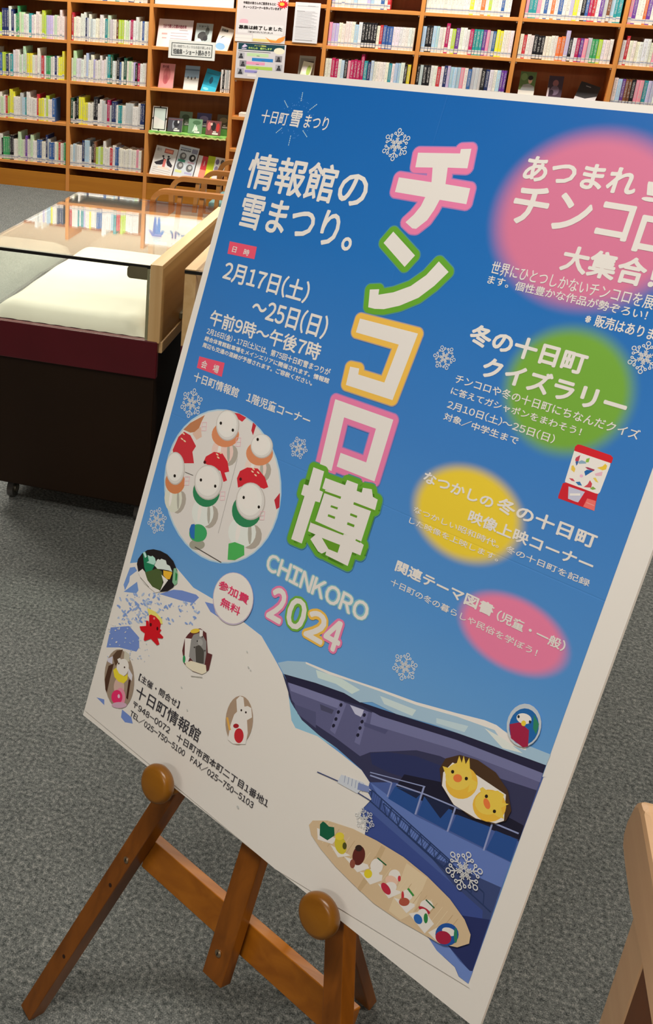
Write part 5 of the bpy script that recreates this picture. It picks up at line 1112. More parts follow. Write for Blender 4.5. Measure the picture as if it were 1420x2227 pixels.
('#e9e2da', [5855, 9414, 5858, 9432, 5855, 9452, 5846, 9473, 5832, 9494, 5814, 9511, 5794, 9525, 5773, 9534, 5753, 9538, 5735, 9535, 5722, 9526, 5713, 9512, 5710, 9494, 5713, 9473, 5722, 9452, 5736, 9432, 5754, 9414, 5774, 9400, 5795, 9391, 5815, 9388, 5833, 9391, 5846, 9400]),
('#b52a3c', [5759, 9476, 5778, 9487, 5793, 9500, 5803, 9515, 5807, 9531, 5805, 9546, 5798, 9560, 5785, 9570, 5768, 9577, 5748, 9579, 5727, 9577, 5706, 9570, 5687, 9560, 5672, 9547, 5662, 9531, 5658, 9515, 5660, 9500, 5667, 9487, 5680, 9476, 5698, 9469, 5718, 9467, 5739, 9470]),
('#c23040', [5869, 9289, 5872, 9299, 5873, 9309, 5872, 9318, 5870, 9326, 5866, 9332, 5861, 9335, 5855, 9336, 5849, 9334, 5843, 9329, 5838, 9322, 5834, 9313, 5831, 9303, 5830, 9293, 5831, 9284, 5833, 9276, 5837, 9270, 5842, 9267, 5848, 9266, 5854, 9268, 5860, 9273, 5865, 9280]),
('#ece6de', [6071, 9377, 6075, 9396, 6073, 9417, 6067, 9439, 6055, 9458, 6040, 9475, 6023, 9488, 6004, 9495, 5985, 9495, 5969, 9490, 5956, 9479, 5947, 9463, 5943, 9444, 5945, 9423, 5952, 9401, 5963, 9381, 5978, 9364, 5996, 9352, 6015, 9345, 6033, 9345, 6049, 9350, 6062, 9361]),
('#3f8a3c', [5984, 9354, 6079, 9390, 6093, 9363, 5999, 9327]),
('#c03038', [5976, 9453, 5981, 9469, 5984, 9484, 5985, 9497, 5984, 9508, 5981, 9515, 5977, 9518, 5971, 9517, 5964, 9511, 5957, 9502, 5951, 9490, 5945, 9475, 5940, 9460, 5937, 9445, 5936, 9432, 5937, 9421, 5939, 9414, 5944, 9411, 5950, 9412, 5956, 9417, 5963, 9427, 5970, 9439]),
('#a8503c', [6063, 9474, 6065, 9489, 6062, 9506, 6054, 9524, 6042, 9541, 6026, 9557, 6009, 9569, 5990, 9578, 5973, 9581, 5958, 9580, 5946, 9573, 5939, 9562, 5937, 9547, 5940, 9530, 5948, 9512, 5960, 9494, 5976, 9479, 5994, 9466, 6012, 9458, 6029, 9455, 6045, 9456, 6056, 9463]),
('#ece6de', [6344, 9327, 6348, 9347, 6345, 9370, 6336, 9393, 6322, 9416, 6304, 9435, 6283, 9450, 6261, 9459, 6240, 9462, 6221, 9458, 6206, 9447, 6197, 9431, 6193, 9411, 6196, 9388, 6205, 9364, 6219, 9342, 6237, 9322, 6258, 9308, 6280, 9299, 6301, 9296, 6320, 9301, 6335, 9311]),
('#2c5f3c', [6236, 9329, 6365, 9353, 6372, 9335, 6243, 9311]),
('#b02838', [6339, 9435, 6335, 9445, 6324, 9454, 6309, 9463, 6290, 9470, 6269, 9475, 6247, 9478, 6226, 9478, 6209, 9476, 6195, 9471, 6188, 9463, 6186, 9455, 6191, 9445, 6201, 9436, 6217, 9427, 6236, 9420, 6258, 9415, 6279, 9412, 6300, 9412, 6317, 9415, 6330, 9420, 6338, 9427]),
('#e6e2da', [6323, 9473, 6328, 9495, 6327, 9518, 6322, 9541, 6311, 9562, 6297, 9580, 6280, 9592, 6261, 9598, 6243, 9598, 6226, 9591, 6212, 9577, 6203, 9559, 6198, 9537, 6198, 9514, 6204, 9490, 6215, 9469, 6229, 9452, 6247, 9439, 6265, 9433, 6283, 9434, 6300, 9441, 6314, 9455]),
('#2c62a8', [6258, 9544, 6270, 9554, 6279, 9567, 6284, 9582, 6284, 9598, 6279, 9614, 6271, 9628, 6259, 9638, 6244, 9646, 6228, 9649, 6212, 9647, 6197, 9641, 6184, 9631, 6175, 9618, 6171, 9602, 6170, 9586, 6175, 9571, 6184, 9557, 6196, 9546, 6211, 9539, 6227, 9536, 6243, 9538]),
('#2c7a3c', [6335, 9505, 6339, 9521, 6342, 9537, 6342, 9552, 6339, 9565, 6334, 9574, 6328, 9578, 6320, 9579, 6311, 9574, 6302, 9565, 6295, 9553, 6288, 9538, 6284, 9522, 6281, 9506, 6281, 9491, 6284, 9479, 6289, 9470, 6295, 9465, 6303, 9465, 6312, 9469, 6321, 9478, 6328, 9490]),
('#1f4f96', [6730, 9435, 6737, 9472, 6733, 9514, 6719, 9557, 6696, 9597, 6666, 9632, 6630, 9658, 6592, 9674, 6555, 9678, 6523, 9669, 6496, 9649, 6479, 9618, 6472, 9580, 6476, 9538, 6490, 9495, 6514, 9454, 6545, 9420, 6581, 9394, 6619, 9379, 6655, 9376, 6687, 9385, 6713, 9405]),
('#efeae0', [6697, 9455, 6694, 9470, 6684, 9486, 6669, 9502, 6650, 9516, 6627, 9527, 6604, 9535, 6582, 9538, 6562, 9537, 6547, 9531, 6537, 9522, 6534, 9509, 6538, 9494, 6548, 9478, 6563, 9463, 6583, 9449, 6605, 9437, 6628, 9430, 6650, 9426, 6670, 9428, 6685, 9433, 6694, 9443]),
('#a0203c', [6671, 9558, 6667, 9583, 6656, 9608, 6639, 9632, 6617, 9652, 6591, 9667, 6565, 9676, 6540, 9678, 6518, 9673, 6501, 9661, 6490, 9643, 6486, 9620, 6490, 9595, 6502, 9570, 6519, 9546, 6542, 9526, 6567, 9511, 6593, 9502, 6618, 9501, 6640, 9506, 6657, 9518, 6668, 9536]),
('#2f7a5a', [6721, 9455, 6728, 9478, 6733, 9500, 6736, 9519, 6735, 9535, 6732, 9545, 6727, 9549, 6720, 9547, 6711, 9538, 6701, 9523, 6692, 9505, 6683, 9483, 6676, 9460, 6671, 9438, 6668, 9419, 6669, 9403, 6672, 9393, 6677, 9389, 6684, 9392, 6693, 9400, 6703, 9415, 6712, 9434]),
]),
('printed_chick_picture', [
('#46301f', [5886, 7795, 5916, 7645, 6062, 7514, 6281, 7455, 6522, 7473, 6715, 7586, 6823, 7773, 6804, 7912, 6691, 8027, 6433, 8107, 6155, 8083, 5976, 7968]),
('#ece5dc', [6012, 7642, 6314, 7621, 6708, 7640, 6783, 7925, 6709, 8005, 6478, 8086, 6185, 8091, 5980, 7965, 5943, 7814]),
('#e8ae3c', [6376, 7759, 6368, 7817, 6345, 7874, 6310, 7926, 6265, 7967, 6213, 7995, 6159, 8008, 6108, 8003, 6063, 7982, 6028, 7946, 6006, 7897, 5999, 7841, 6008, 7781, 6032, 7723, 6069, 7672, 6115, 7631, 6167, 7604, 6220, 7593, 6271, 7599, 6315, 7620, 6348, 7656, 6369, 7704]),
('#e8ae3c', [6763, 7819, 6756, 7875, 6733, 7930, 6698, 7980, 6653, 8021, 6601, 8049, 6547, 8062, 6496, 8058, 6450, 8039, 6415, 8005, 6392, 7959, 6385, 7906, 6394, 7848, 6417, 7792, 6454, 7742, 6500, 7702, 6552, 7676, 6606, 7664, 6657, 7668, 6701, 7688, 6735, 7722, 6756, 7767]),
('#f0bd4e', [6280, 7668, 6288, 7712, 6285, 7760, 6269, 7808, 6242, 7851, 6206, 7887, 6164, 7913, 6119, 7925, 6076, 7924, 6036, 7909, 6005, 7881, 5984, 7843, 5975, 7798, 5979, 7749, 5996, 7701, 6024, 7657, 6060, 7621, 6103, 7597, 6147, 7585, 6190, 7587, 6229, 7602, 6259, 7630]),
('#f0bd4e', [6692, 7752, 6699, 7791, 6694, 7834, 6678, 7877, 6651, 7917, 6617, 7951, 6577, 7976, 6535, 7990, 6494, 7992, 6458, 7981, 6429, 7958, 6411, 7926, 6404, 7886, 6409, 7843, 6426, 7799, 6453, 7758, 6488, 7725, 6528, 7700, 6570, 7687, 6611, 7686, 6646, 7698, 6674, 7720]),
('#efbc48', [6061, 7666, 6060, 7525, 6115, 7588, 6110, 7497, 6164, 7575, 6180, 7482, 6245, 7636]),
('#efbc48', [5912, 7748, 5995, 7726, 6043, 7861, 5979, 7820]),
('#efbc48', [6274, 7697, 6366, 7694, 6367, 7771, 6294, 7867]),
('#efbc48', [6410, 7745, 6437, 7708, 6507, 7724, 6610, 7650, 6688, 7653, 6696, 7750, 6774, 7719, 6704, 7809, 6776, 7904, 6706, 7922, 6549, 7917]),
('#e0733a', [6180, 7763, 6179, 7777, 6174, 7791, 6165, 7805, 6153, 7816, 6139, 7824, 6124, 7829, 6110, 7830, 6097, 7826, 6086, 7819, 6079, 7808, 6076, 7795, 6077, 7780, 6083, 7766, 6092, 7752, 6104, 7741, 6118, 7733, 6132, 7728, 6147, 7728, 6160, 7731, 6170, 7739, 6177, 7749]),
('#e0733a', [6568, 7829, 6578, 7842, 6585, 7856, 6589, 7871, 6589, 7885, 6585, 7896, 6577, 7905, 6567, 7909, 6555, 7910, 6541, 7906, 6528, 7898, 6515, 7887, 6505, 7874, 6498, 7859, 6494, 7845, 6494, 7831, 6498, 7819, 6506, 7811, 6516, 7807, 6528, 7806, 6542, 7810, 6555, 7818]),
('#241a14', [6065, 7732, 6067, 7738, 6066, 7744, 6064, 7750, 6061, 7756, 6057, 7760, 6052, 7763, 6046, 7765, 6041, 7764, 6036, 7762, 6032, 7758, 6029, 7753, 6028, 7747, 6028, 7741, 6030, 7735, 6033, 7729, 6038, 7725, 6043, 7722, 6049, 7720, 6054, 7721, 6059, 7723, 6063, 7727]),
('#241a14', [6243, 7715, 6245, 7721, 6244, 7727, 6242, 7733, 6239, 7739, 6235, 7743, 6230, 7746, 6224, 7748, 6219, 7747, 6214, 7745, 6211, 7741, 6208, 7736, 6207, 7730, 6207, 7724, 6209, 7718, 6212, 7713, 6216, 7708, 6221, 7705, 6227, 7704, 6232, 7704, 6237, 7706, 6241, 7710]),
('#241a14', [6527, 7772, 6528, 7778, 6528, 7784, 6526, 7790, 6523, 7795, 6519, 7800, 6514, 7803, 6509, 7804, 6503, 7804, 6499, 7801, 6495, 7798, 6492, 7793, 6491, 7787, 6492, 7781, 6493, 7775, 6496, 7769, 6501, 7765, 6505, 7762, 6511, 7761, 6516, 7761, 6520, 7763, 6524, 7767]),
('#241a14', [6667, 7878, 6668, 7883, 6668, 7889, 6666, 7896, 6663, 7901, 6659, 7905, 6654, 7908, 6649, 7910, 6644, 7909, 6640, 7907, 6636, 7904, 6633, 7899, 6632, 7893, 6632, 7887, 6634, 7881, 6637, 7875, 6641, 7871, 6646, 7868, 6651, 7867, 6656, 7867, 6661, 7869, 6665, 7873]),
]),
('printed_bird_picture', [
('#b9bdc0', [6826, 6740, 6832, 6810, 6823, 6880, 6799, 6945, 6762, 6999, 6716, 7039, 6663, 7060, 6608, 7062, 6556, 7043, 6511, 7005, 6476, 6951, 6455, 6885, 6450, 6814, 6460, 6742, 6485, 6677, 6523, 6623, 6570, 6584, 6623, 6564, 6677, 6565, 6728, 6585, 6772, 6623, 6806, 6676]),
('#1f5f9c', [6806, 6765, 6811, 6824, 6803, 6884, 6782, 6939, 6750, 6986, 6710, 7020, 6665, 7038, 6618, 7039, 6573, 7023, 6535, 6991, 6505, 6945, 6487, 6890, 6482, 6829, 6491, 6768, 6513, 6712, 6545, 6666, 6586, 6633, 6631, 6616, 6678, 6615, 6722, 6632, 6760, 6665, 6788, 6710]),
('#2c7a5a', [6706, 6641, 6793, 6717, 6799, 6837, 6747, 6792]),
('#98203f', [6488, 6884, 6590, 6803, 6713, 6835, 6761, 7007, 6713, 7047, 6555, 7023]),
('#efece2', [6702, 6722, 6700, 6740, 6691, 6758, 6677, 6774, 6658, 6789, 6635, 6799, 6611, 6806, 6588, 6807, 6567, 6802, 6551, 6793, 6540, 6780, 6535, 6764, 6537, 6746, 6546, 6728, 6561, 6711, 6580, 6697, 6603, 6687, 6627, 6681, 6650, 6680, 6670, 6684, 6687, 6693, 6697, 6706]),
('#e3c13a', [6656, 6780, 6658, 6788, 6658, 6797, 6656, 6806, 6651, 6814, 6645, 6820, 6638, 6824, 6631, 6826, 6623, 6824, 6616, 6821, 6611, 6815, 6607, 6807, 6605, 6798, 6605, 6789, 6608, 6780, 6612, 6772, 6618, 6766, 6625, 6762, 6633, 6761, 6640, 6762, 6647, 6766, 6653, 6772]),
('#20303c', [6568, 6746, 6569, 6751, 6569, 6756, 6568, 6761, 6566, 6765, 6563, 6768, 6559, 6770, 6555, 6771, 6551, 6770, 6548, 6768, 6545, 6764, 6543, 6760, 6542, 6755, 6542, 6750, 6543, 6745, 6545, 6740, 6548, 6737, 6551, 6735, 6555, 6735, 6559, 6736, 6563, 6738, 6566, 6742]),
('#20303c', [6705, 6736, 6706, 6741, 6706, 6746, 6705, 6750, 6703, 6755, 6700, 6758, 6697, 6760, 6693, 6760, 6689, 6759, 6685, 6757, 6682, 6754, 6680, 6749, 6679, 6744, 6679, 6739, 6680, 6734, 6682, 6730, 6685, 6727, 6689, 6725, 6693, 6724, 6696, 6725, 6700, 6728, 6703, 6731]),
]),
('printed_capsule_machine', [
('#c2202c', [6164, 4117, 6198, 4095, 6565, 4094, 6563, 4109, 6586, 4282, 6453, 4287, 6167, 4291, 6162, 4262]),
('#e7dfd8', [6166, 3737, 6579, 3735, 6585, 3768, 6577, 4069, 6565, 4094, 6537, 4099, 6182, 4096, 6177, 4072]),
('#c81e28', [6166, 3737, 6160, 3691, 6180, 3659, 6213, 3653, 6557, 3658, 6588, 3677, 6591, 3736, 6578, 3738]),
('#b9b6c4', [6235, 4128, 6424, 4123, 6392, 4256, 6362, 4260, 6274, 4257]),
('#dedbe6', [6274, 4195, 6382, 4156, 6390, 4178, 6281, 4218]),
('#e06a62', [6471, 4181, 6567, 4176, 6586, 4282, 6458, 4280]),
('#f09a8e', [6477, 4230, 6567, 4232, 6567, 4225, 6477, 4223]),
('#b84050', [6209, 3832, 6209, 3801, 6246, 3761, 6251, 3822, 6235, 3848]),
('#34588f', [6218, 3844, 6249, 3828, 6250, 3863, 6243, 3886]),
('#86a0b0', [6247, 3839, 6277, 3808, 6318, 3810, 6339, 3827, 6263, 3856]),
('#86b040', [6322, 3778, 6354, 3756, 6357, 3806, 6325, 3817]),
('#e8b93a', [6461, 3833, 6513, 3798, 6530, 3762, 6557, 3777, 6558, 3817, 6527, 3840]),
('#ddb84a', [6193, 3903, 6209, 3890, 6245, 3921, 6244, 3962, 6202, 3946]),
('#1f5f9c', [6345, 3916, 6365, 3889, 6443, 3869, 6394, 3929, 6371, 3957]),
('#9c3850', [6338, 3868, 6365, 3859, 6445, 3859, 6441, 3877, 6373, 3881]),
('#d9aab2', [6459, 3901, 6531, 3851, 6538, 3899, 6476, 3920]),
('#d9bd52', [6457, 3952, 6482, 3938, 6531, 3981, 6496, 3978]),
('#c4424a', [6395, 4077, 6425, 4034, 6434, 3985, 6468, 4013, 6473, 4057]),
('#2f6ca0', [6292, 4056, 6336, 4036, 6373, 4070, 6330, 4078]),
('#c04656', [6209, 4040, 6252, 4030, 6286, 4053, 6246, 4057]),
('#7da048', [6463, 4071, 6486, 4037, 6527, 4053, 6494, 4074]),
('#dfa8bd', [6349, 3965, 6350, 3970, 6349, 3974, 6347, 3979, 6343, 3983, 6339, 3986, 6334, 3988, 6328, 3988, 6323, 3987, 6319, 3985, 6315, 3982, 6313, 3978, 6312, 3973, 6313, 3969, 6315, 3964, 6319, 3960, 6323, 3957, 6328, 3955, 6334, 3955, 6339, 3956, 6343, 3958, 6347, 3961]),
]),
('printed_doll_photo', [
('#a9c0d8', [2481, 5423, 2541, 5578, 2576, 5738, 2587, 5901, 2572, 6063, 2532, 6221, 2467, 6371, 2378, 6510, 2267, 6634, 2137, 6741, 1989, 6828, 1827, 6891, 1654, 6930, 1474, 6941, 1292, 6925, 1113, 6882, 941, 6811, 782, 6714, 639, 6593, 518, 6451, 421, 6293, 352, 6122, 313, 5944, 306, 5763, 329, 5585, 382, 5414, 464, 5256, 571, 5115, 700, 4993, 848, 4895, 1010, 4821, 1181, 4774, 1358, 4754, 1535, 4760, 1708, 4792, 1874, 4848, 2030, 4928, 2170, 5027, 2294, 5145, 2399, 5278]),
('#d4cbc2', [2458, 5433, 2517, 5585, 2552, 5742, 2563, 5902, 2548, 6061, 2509, 6216, 2446, 6363, 2360, 6499, 2252, 6621, 2124, 6725, 1980, 6809, 1821, 6871, 1653, 6908, 1477, 6919, 1300, 6903, 1125, 6859, 957, 6789, 802, 6694, 662, 6575, 544, 6436, 449, 6281, 382, 6114, 343, 5939, 335, 5762, 357, 5587, 409, 5421, 488, 5266, 592, 5128, 718, 5009, 862, 4912, 1019, 4841, 1186, 4795, 1358, 4775, 1531, 4781, 1701, 4812, 1864, 4868, 2015, 4946, 2153, 5044, 2275, 5160, 2377, 5290]),
('#b5754f', [805, 4973, 779, 5078, 755, 5246, 621, 5305, 467, 5306, 568, 5168]),
('#d3ae98', [787, 5156, 861, 5293, 779, 5368, 666, 5307]),
('#c72f3b', [1231, 4795, 1426, 4759, 1575, 4775, 1523, 4853, 1370, 4831]),
('#b52a35', [1716, 4801, 1785, 4825, 1780, 4972, 1727, 4920]),
('#a79c8e', [1618, 5355, 1606, 5425, 1568, 5484, 1512, 5522, 1449, 5530, 1392, 5508, 1351, 5458, 1336, 5391, 1349, 5321, 1387, 5261, 1444, 5224, 1506, 5217, 1563, 5240, 1603, 5290]),
('#ddbcae', [1516, 5299, 1527, 5365, 1514, 5431, 1478, 5489, 1422, 5532, 1354, 5556, 1281, 5556, 1213, 5534, 1157, 5490, 1121, 5431, 1109, 5364, 1123, 5298, 1161, 5239, 1218, 5196, 1287, 5174, 1359, 5175, 1426, 5198, 1481, 5241]),
('#ece8e0', [1293, 5377, 1299, 5447, 1291, 5492, 1270, 5497, 1247, 5458, 1228, 5392, 1222, 5322, 1231, 5277, 1251, 5273, 1275, 5311]),
('#a8a294', [1462, 5338, 1485, 5414, 1489, 5465, 1472, 5470, 1441, 5429, 1408, 5356, 1385, 5279, 1381, 5229, 1398, 5223, 1429, 5265]),
('#cf8258', [1533, 5044, 1541, 5090, 1532, 5138, 1506, 5185, 1466, 5228, 1413, 5264, 1352, 5291, 1285, 5307, 1219, 5310, 1156, 5300, 1103, 5278, 1062, 5245, 1037, 5204, 1029, 5157, 1038, 5108, 1065, 5060, 1107, 5016, 1162, 4980, 1224, 4954, 1291, 4940, 1357, 4938, 1417, 4949, 1469, 4971, 1509, 5004]),
('#b5aaa0', [1490, 4918, 1502, 4966, 1503, 5015, 1494, 5062, 1473, 5106, 1444, 5143, 1405, 5173, 1361, 5194, 1312, 5204, 1262, 5203, 1212, 5190, 1166, 5168, 1125, 5136, 1092, 5096, 1069, 5051, 1056, 5002, 1055, 4952, 1066, 4903, 1087, 4859, 1118, 4822, 1157, 4793, 1202, 4773, 1251, 4764, 1301, 4766, 1350, 4779, 1396, 4802, 1435, 4834, 1467, 4873]),
('#cfc7be', [1474, 4917, 1485, 4962, 1487, 5009, 1477, 5054, 1458, 5095, 1430, 5131, 1393, 5159, 1351, 5179, 1305, 5188, 1257, 5187, 1210, 5176, 1166, 5154, 1127, 5124, 1096, 5086, 1074, 5043, 1062, 4996, 1061, 4949, 1071, 4903, 1091, 4861, 1120, 4826, 1157, 4798, 1200, 4779, 1247, 4770, 1294, 4772, 1341, 4785, 1384, 4806, 1422, 4837, 1452, 4874]),
('#ddd6ce', [1438, 4916, 1449, 4963, 1448, 5011, 1434, 5056, 1408, 5095, 1373, 5127, 1329, 5147, 1281, 5156, 1232, 5152, 1184, 5136, 1142, 5108, 1108, 5071, 1084, 5027, 1073, 4979, 1074, 4930, 1089, 4884, 1115, 4845, 1152, 4814, 1196, 4794, 1244, 4786, 1293, 4790, 1340, 4807, 1382, 4835, 1415, 4872]),
('#e8e2da', [1364, 4911, 1372, 4951, 1367, 4992, 1349, 5029, 1320, 5059, 1282, 5078, 1239, 5084, 1196, 5078, 1156, 5059, 1124, 5030, 1102, 4993, 1094, 4951, 1099, 4910, 1118, 4873, 1148, 4843, 1186, 4825, 1229, 4819, 1272, 4825, 1311, 4844, 1343, 4874]),
('#a79c8e', [2266, 5378, 2255, 5445, 2220, 5503, 2168, 5540, 2109, 5548, 2054, 5526, 2015, 5478, 2000, 5413, 2012, 5345, 2048, 5287, 2101, 5251, 2160, 5244, 2214, 5266, 2252, 5314]),
('#ddc4b6', [2169, 5324, 2181, 5387, 2169, 5451, 2135, 5508, 2083, 5550, 2019, 5573, 1951, 5573, 1886, 5551, 1833, 5509, 1799, 5452, 1787, 5387, 1800, 5322, 1835, 5266, 1888, 5224, 1953, 5202, 2021, 5203, 2084, 5225, 2136, 5267]),
('#ece8e0', [1961, 5400, 1967, 5467, 1959, 5511, 1940, 5515, 1917, 5478, 1899, 5414, 1893, 5346, 1901, 5302, 1920, 5298, 1943, 5335]),
('#a8a294', [2119, 5361, 2141, 5435, 2145, 5484, 2130, 5490, 2100, 5449, 2068, 5379, 2046, 5304, 2042, 5255, 2058, 5250, 2087, 5290]),
('#cf8258', [2208, 5098, 2215, 5142, 2207, 5188, 2184, 5233, 2147, 5274, 2098, 5309, 2041, 5334, 1980, 5349, 1919, 5352, 1861, 5343, 1812, 5322, 1774, 5291, 1750, 5252, 1742, 5207, 1751, 5160, 1776, 5115, 1814, 5073, 1864, 5039, 1922, 5014, 1983, 5000, 2044, 4998, 2100, 5008, 2148, 5029, 2185, 5060]),
('#b5aaa0', [2173, 5004, 2181, 5041, 2180, 5079, 2169, 5117, 2149, 5152, 2120, 5183, 2085, 5208, 2045, 5226, 2001, 5237, 1956, 5238, 1913, 5231, 1873, 5216, 1839, 5193, 1811, 5164, 1793, 5129, 1784, 5092, 1786, 5053, 1797, 5015, 1818, 4979, 1848, 4948, 1884, 4923, 1925, 4906, 1968, 4896, 2013, 4895, 2056, 4903, 2095, 4918, 2128, 4941, 2155, 4970]),
('#cfc7be', [2158, 5003, 2166, 5038, 2165, 5074, 2154, 5110, 2135, 5143, 2108, 5173, 2074, 5197, 2036, 5214, 1995, 5224, 1952, 5225, 1911, 5219, 1873, 5204, 1840, 5183, 1815, 5155, 1797, 5122, 1789, 5086, 1790, 5049, 1801, 5013, 1821, 4979, 1849, 4950, 1883, 4926, 1922, 4909, 1964, 4900, 2006, 4899, 2047, 4906, 2084, 4921, 2116, 4943, 2141, 4971]),
('#ddd6ce', [2127, 5005, 2134, 5041, 2131, 5079, 2116, 5115, 2091, 5147, 2058, 5173, 2019, 5192, 1976, 5201, 1932, 5201, 1891, 5190, 1855, 5171, 1826, 5143, 1808, 5110, 1800, 5073, 1804, 5035, 1819, 4999, 1844, 4966, 1878, 4940, 1918, 4922, 1961, 4914, 2005, 4915, 2045, 4925, 2081, 4945, 2108, 4972]),
('#e8e2da', [2061, 5005, 2067, 5036, 2060, 5069, 2042, 5098, 2015, 5123, 1980, 5140, 1942, 5147, 1904, 5144, 1869, 5132, 1842, 5110, 1825, 5082, 1820, 5051, 1827, 5018, 1845, 4988, 1873, 4964, 1908, 4947, 1946, 4940, 1984, 4943, 2018, 4956, 2045, 4977]),
('#c03038', [367, 5659, 410, 5439, 494, 5330, 635, 5341, 802, 5457, 763, 5559, 853, 5707, 664, 5772, 599, 5721, 395, 5699]),
('#a79c8e', [905, 6330, 894, 6409, 860, 6476, 811, 6519, 756, 6529, 706, 6503, 671, 6447, 658, 6371, 669, 6291, 703, 6224, 752, 6181, 807, 6173, 857, 6199, 892, 6255]),
('#cfcbb8', [810, 6271, 826, 6344, 820, 6415, 792, 6477, 746, 6523, 686, 6545, 621, 6543, 557, 6514, 503, 6464, 465, 6398, 449, 6324, 455, 6251, 484, 6189, 532, 6144, 592, 6122, 657, 6126, 720, 6155, 773, 6205]),
('#ece8e0', [616, 6346, 624, 6423, 618, 6474, 600, 6479, 578, 6435, 559, 6360, 551, 6282, 557, 6232, 574, 6227, 597, 6271]),
('#a8a294', [765, 6310, 792, 6395, 800, 6451, 785, 6457, 754, 6410, 717, 6328, 689, 6243, 682, 6187, 696, 6182, 728, 6229]),
('#c77a4e', [780, 6027, 790, 6072, 786, 6119, 769, 6164, 740, 6205, 700, 6238, 653, 6262, 601, 6275, 548, 6275, 497, 6263, 453, 6240, 418, 6206, 394, 6165, 384, 6119, 388, 6071, 406, 6025, 436, 5984, 476, 5951, 524, 5928, 576, 5916, 629, 5916, 679, 5929, 722, 5953, 757, 5986]),
('#b5aaa0', [706, 5840, 721, 5893, 726, 5947, 721, 5998, 706, 6045, 681, 6085, 649, 6117, 609, 6137, 566, 6146, 519, 6143, 473, 6128, 429, 6102, 389, 6065, 356, 6021, 331, 5970, 315, 5916, 310, 5861, 316, 5809, 332, 5762, 357, 5721, 390, 5691, 430, 5671, 474, 5663, 520, 5667, 566, 5682, 610, 5709, 649, 5746, 681, 5790]),
('#cfc7be', [690, 5839, 705, 5889, 709, 5940, 705, 5989, 690, 6034, 667, 6072, 636, 6102, 599, 6121, 557, 6130, 513, 6127, 469, 6113, 427, 6088, 389, 6053, 358, 6010, 334, 5962, 319, 5911, 314, 5859, 320, 5809, 335, 5764, 359, 5726, 390, 5697, 428, 5678, 470, 5670, 514, 5674, 558, 5689, 599, 5714, 636, 5749, 667, 5791]),
('#ddd6ce', [658, 5835, 672, 5888, 675, 5940, 665, 5989, 645, 6031, 615, 6064, 577, 6085, 534, 6093, 488, 6087, 443, 6068, 402, 6036, 368, 5994, 343, 5945, 328, 5892, 326, 5838, 336, 5789, 357, 5746, 387, 5714, 426, 5693, 469, 5686, 515, 5693, 559, 5713, 600, 5745, 633, 5787]),
('#e8e2da', [590, 5827, 601, 5872, 599, 5917, 586, 5957, 561, 5988, 528, 6008, 489, 6013, 449, 6005, 411, 5983, 379, 5949, 356, 5908, 345, 5862, 347, 5817, 361, 5777, 386, 5746, 420, 5727, 459, 5722, 499, 5731, 536, 5753, 568, 5786]),
('#c62832', [1026, 5640, 1042, 5538, 1171, 5422, 1331, 5393, 1466, 5473, 1544, 5596, 1466, 5639, 1552, 5727, 1495, 5771, 1384, 5644, 1167, 5639]),
('#c62832', [1715, 5637, 1733, 5522, 1841, 5430, 2024, 5382, 2189, 5454, 2291, 5562, 2228, 5611, 1956, 5629, 1780, 5755]),
('#b52a35', [2510, 5566, 2452, 5693, 2531, 5800, 2571, 5755]),
('#e6c49c', [526, 5369, 513, 5374, 489, 5373, 469, 5365, 465, 5355, 478, 5349, 501, 5351, 521, 5359]),
('#e6c49c', [585, 5464, 572, 5470, 548, 5468, 529, 5460, 524, 5450, 537, 5445, 561, 5446, 580, 5454]),
('#e6c49c', [523, 5451, 510, 5457, 487, 5455, 467, 5447, 462, 5438, 475, 5432, 499, 5434, 519, 5442]),
('#e6c49c', [1319, 5405, 1307, 5410, 1285, 5409, 1266, 5401, 1262, 5392, 1274, 5386, 1296, 5388, 1315, 5396]),
('#e6c49c', [1271, 5445, 1258, 5451, 1236, 5449, 1217, 5441, 1213, 5432, 1226, 5426, 1247, 5428, 1266, 5436]),
('#e6c49c', [1305, 5481, 1293, 5486, 1271, 5485, 1252, 5477, 1248, 5468, 1260, 5462, 1282, 5464, 1301, 5472]),
('#e6c49c', [1983, 5420, 1971, 5425, 1950, 5423, 1933, 5416, 1929, 5407, 1940, 5401, 1961, 5403, 1978, 5411]),
('#e6c49c', [2079, 5440, 2068, 5445, 2048, 5443, 2030, 5436, 2026, 5427, 2037, 5421, 2058, 5423, 2075, 5431]),
('#e6c49c', [1978, 5460, 1966, 5465, 1946, 5464, 1928, 5456, 1924, 5447, 1935, 5442, 1956, 5443, 1973, 5451]),
('#e6c49c', [2048, 5489, 2037, 5494, 2016, 5493, 1999, 5485, 1995, 5476, 2006, 5471, 2027, 5472, 2044, 5480]),
('#4a1418', [1078, 5614, 1079, 5621, 1078, 5628, 1075, 5634, 1071, 5640, 1065, 5644, 1057, 5647, 1050, 5647, 1043, 5646, 1036, 5642, 1031, 5637, 1027, 5631, 1026, 5625, 1027, 5618, 1029, 5611, 1034, 5606, 1040, 5601, 1047, 5599, 1055, 5598, 1062, 5600, 1069, 5603, 1074, 5608]),
('#4a1418', [1806, 5618, 1808, 5624, 1807, 5631, 1804, 5637, 1800, 5642, 1794, 5646, 1788, 5649, 1781, 5649, 1774, 5648, 1768, 5645, 1763, 5640, 1759, 5634, 1758, 5628, 1759, 5621, 1761, 5615, 1766, 5609, 1771, 5605, 1778, 5603, 1785, 5602, 1792, 5604, 1798, 5607, 1803, 5612]),
('#a79c8e', [1580, 6306, 1568, 6382, 1529, 6449, 1473, 6493, 1409, 6504, 1350, 6481, 1309, 6428, 1293, 6355, 1306, 6277, 1345, 6210, 1402, 6167, 1466, 6157, 1524, 6180, 1565, 6234]),
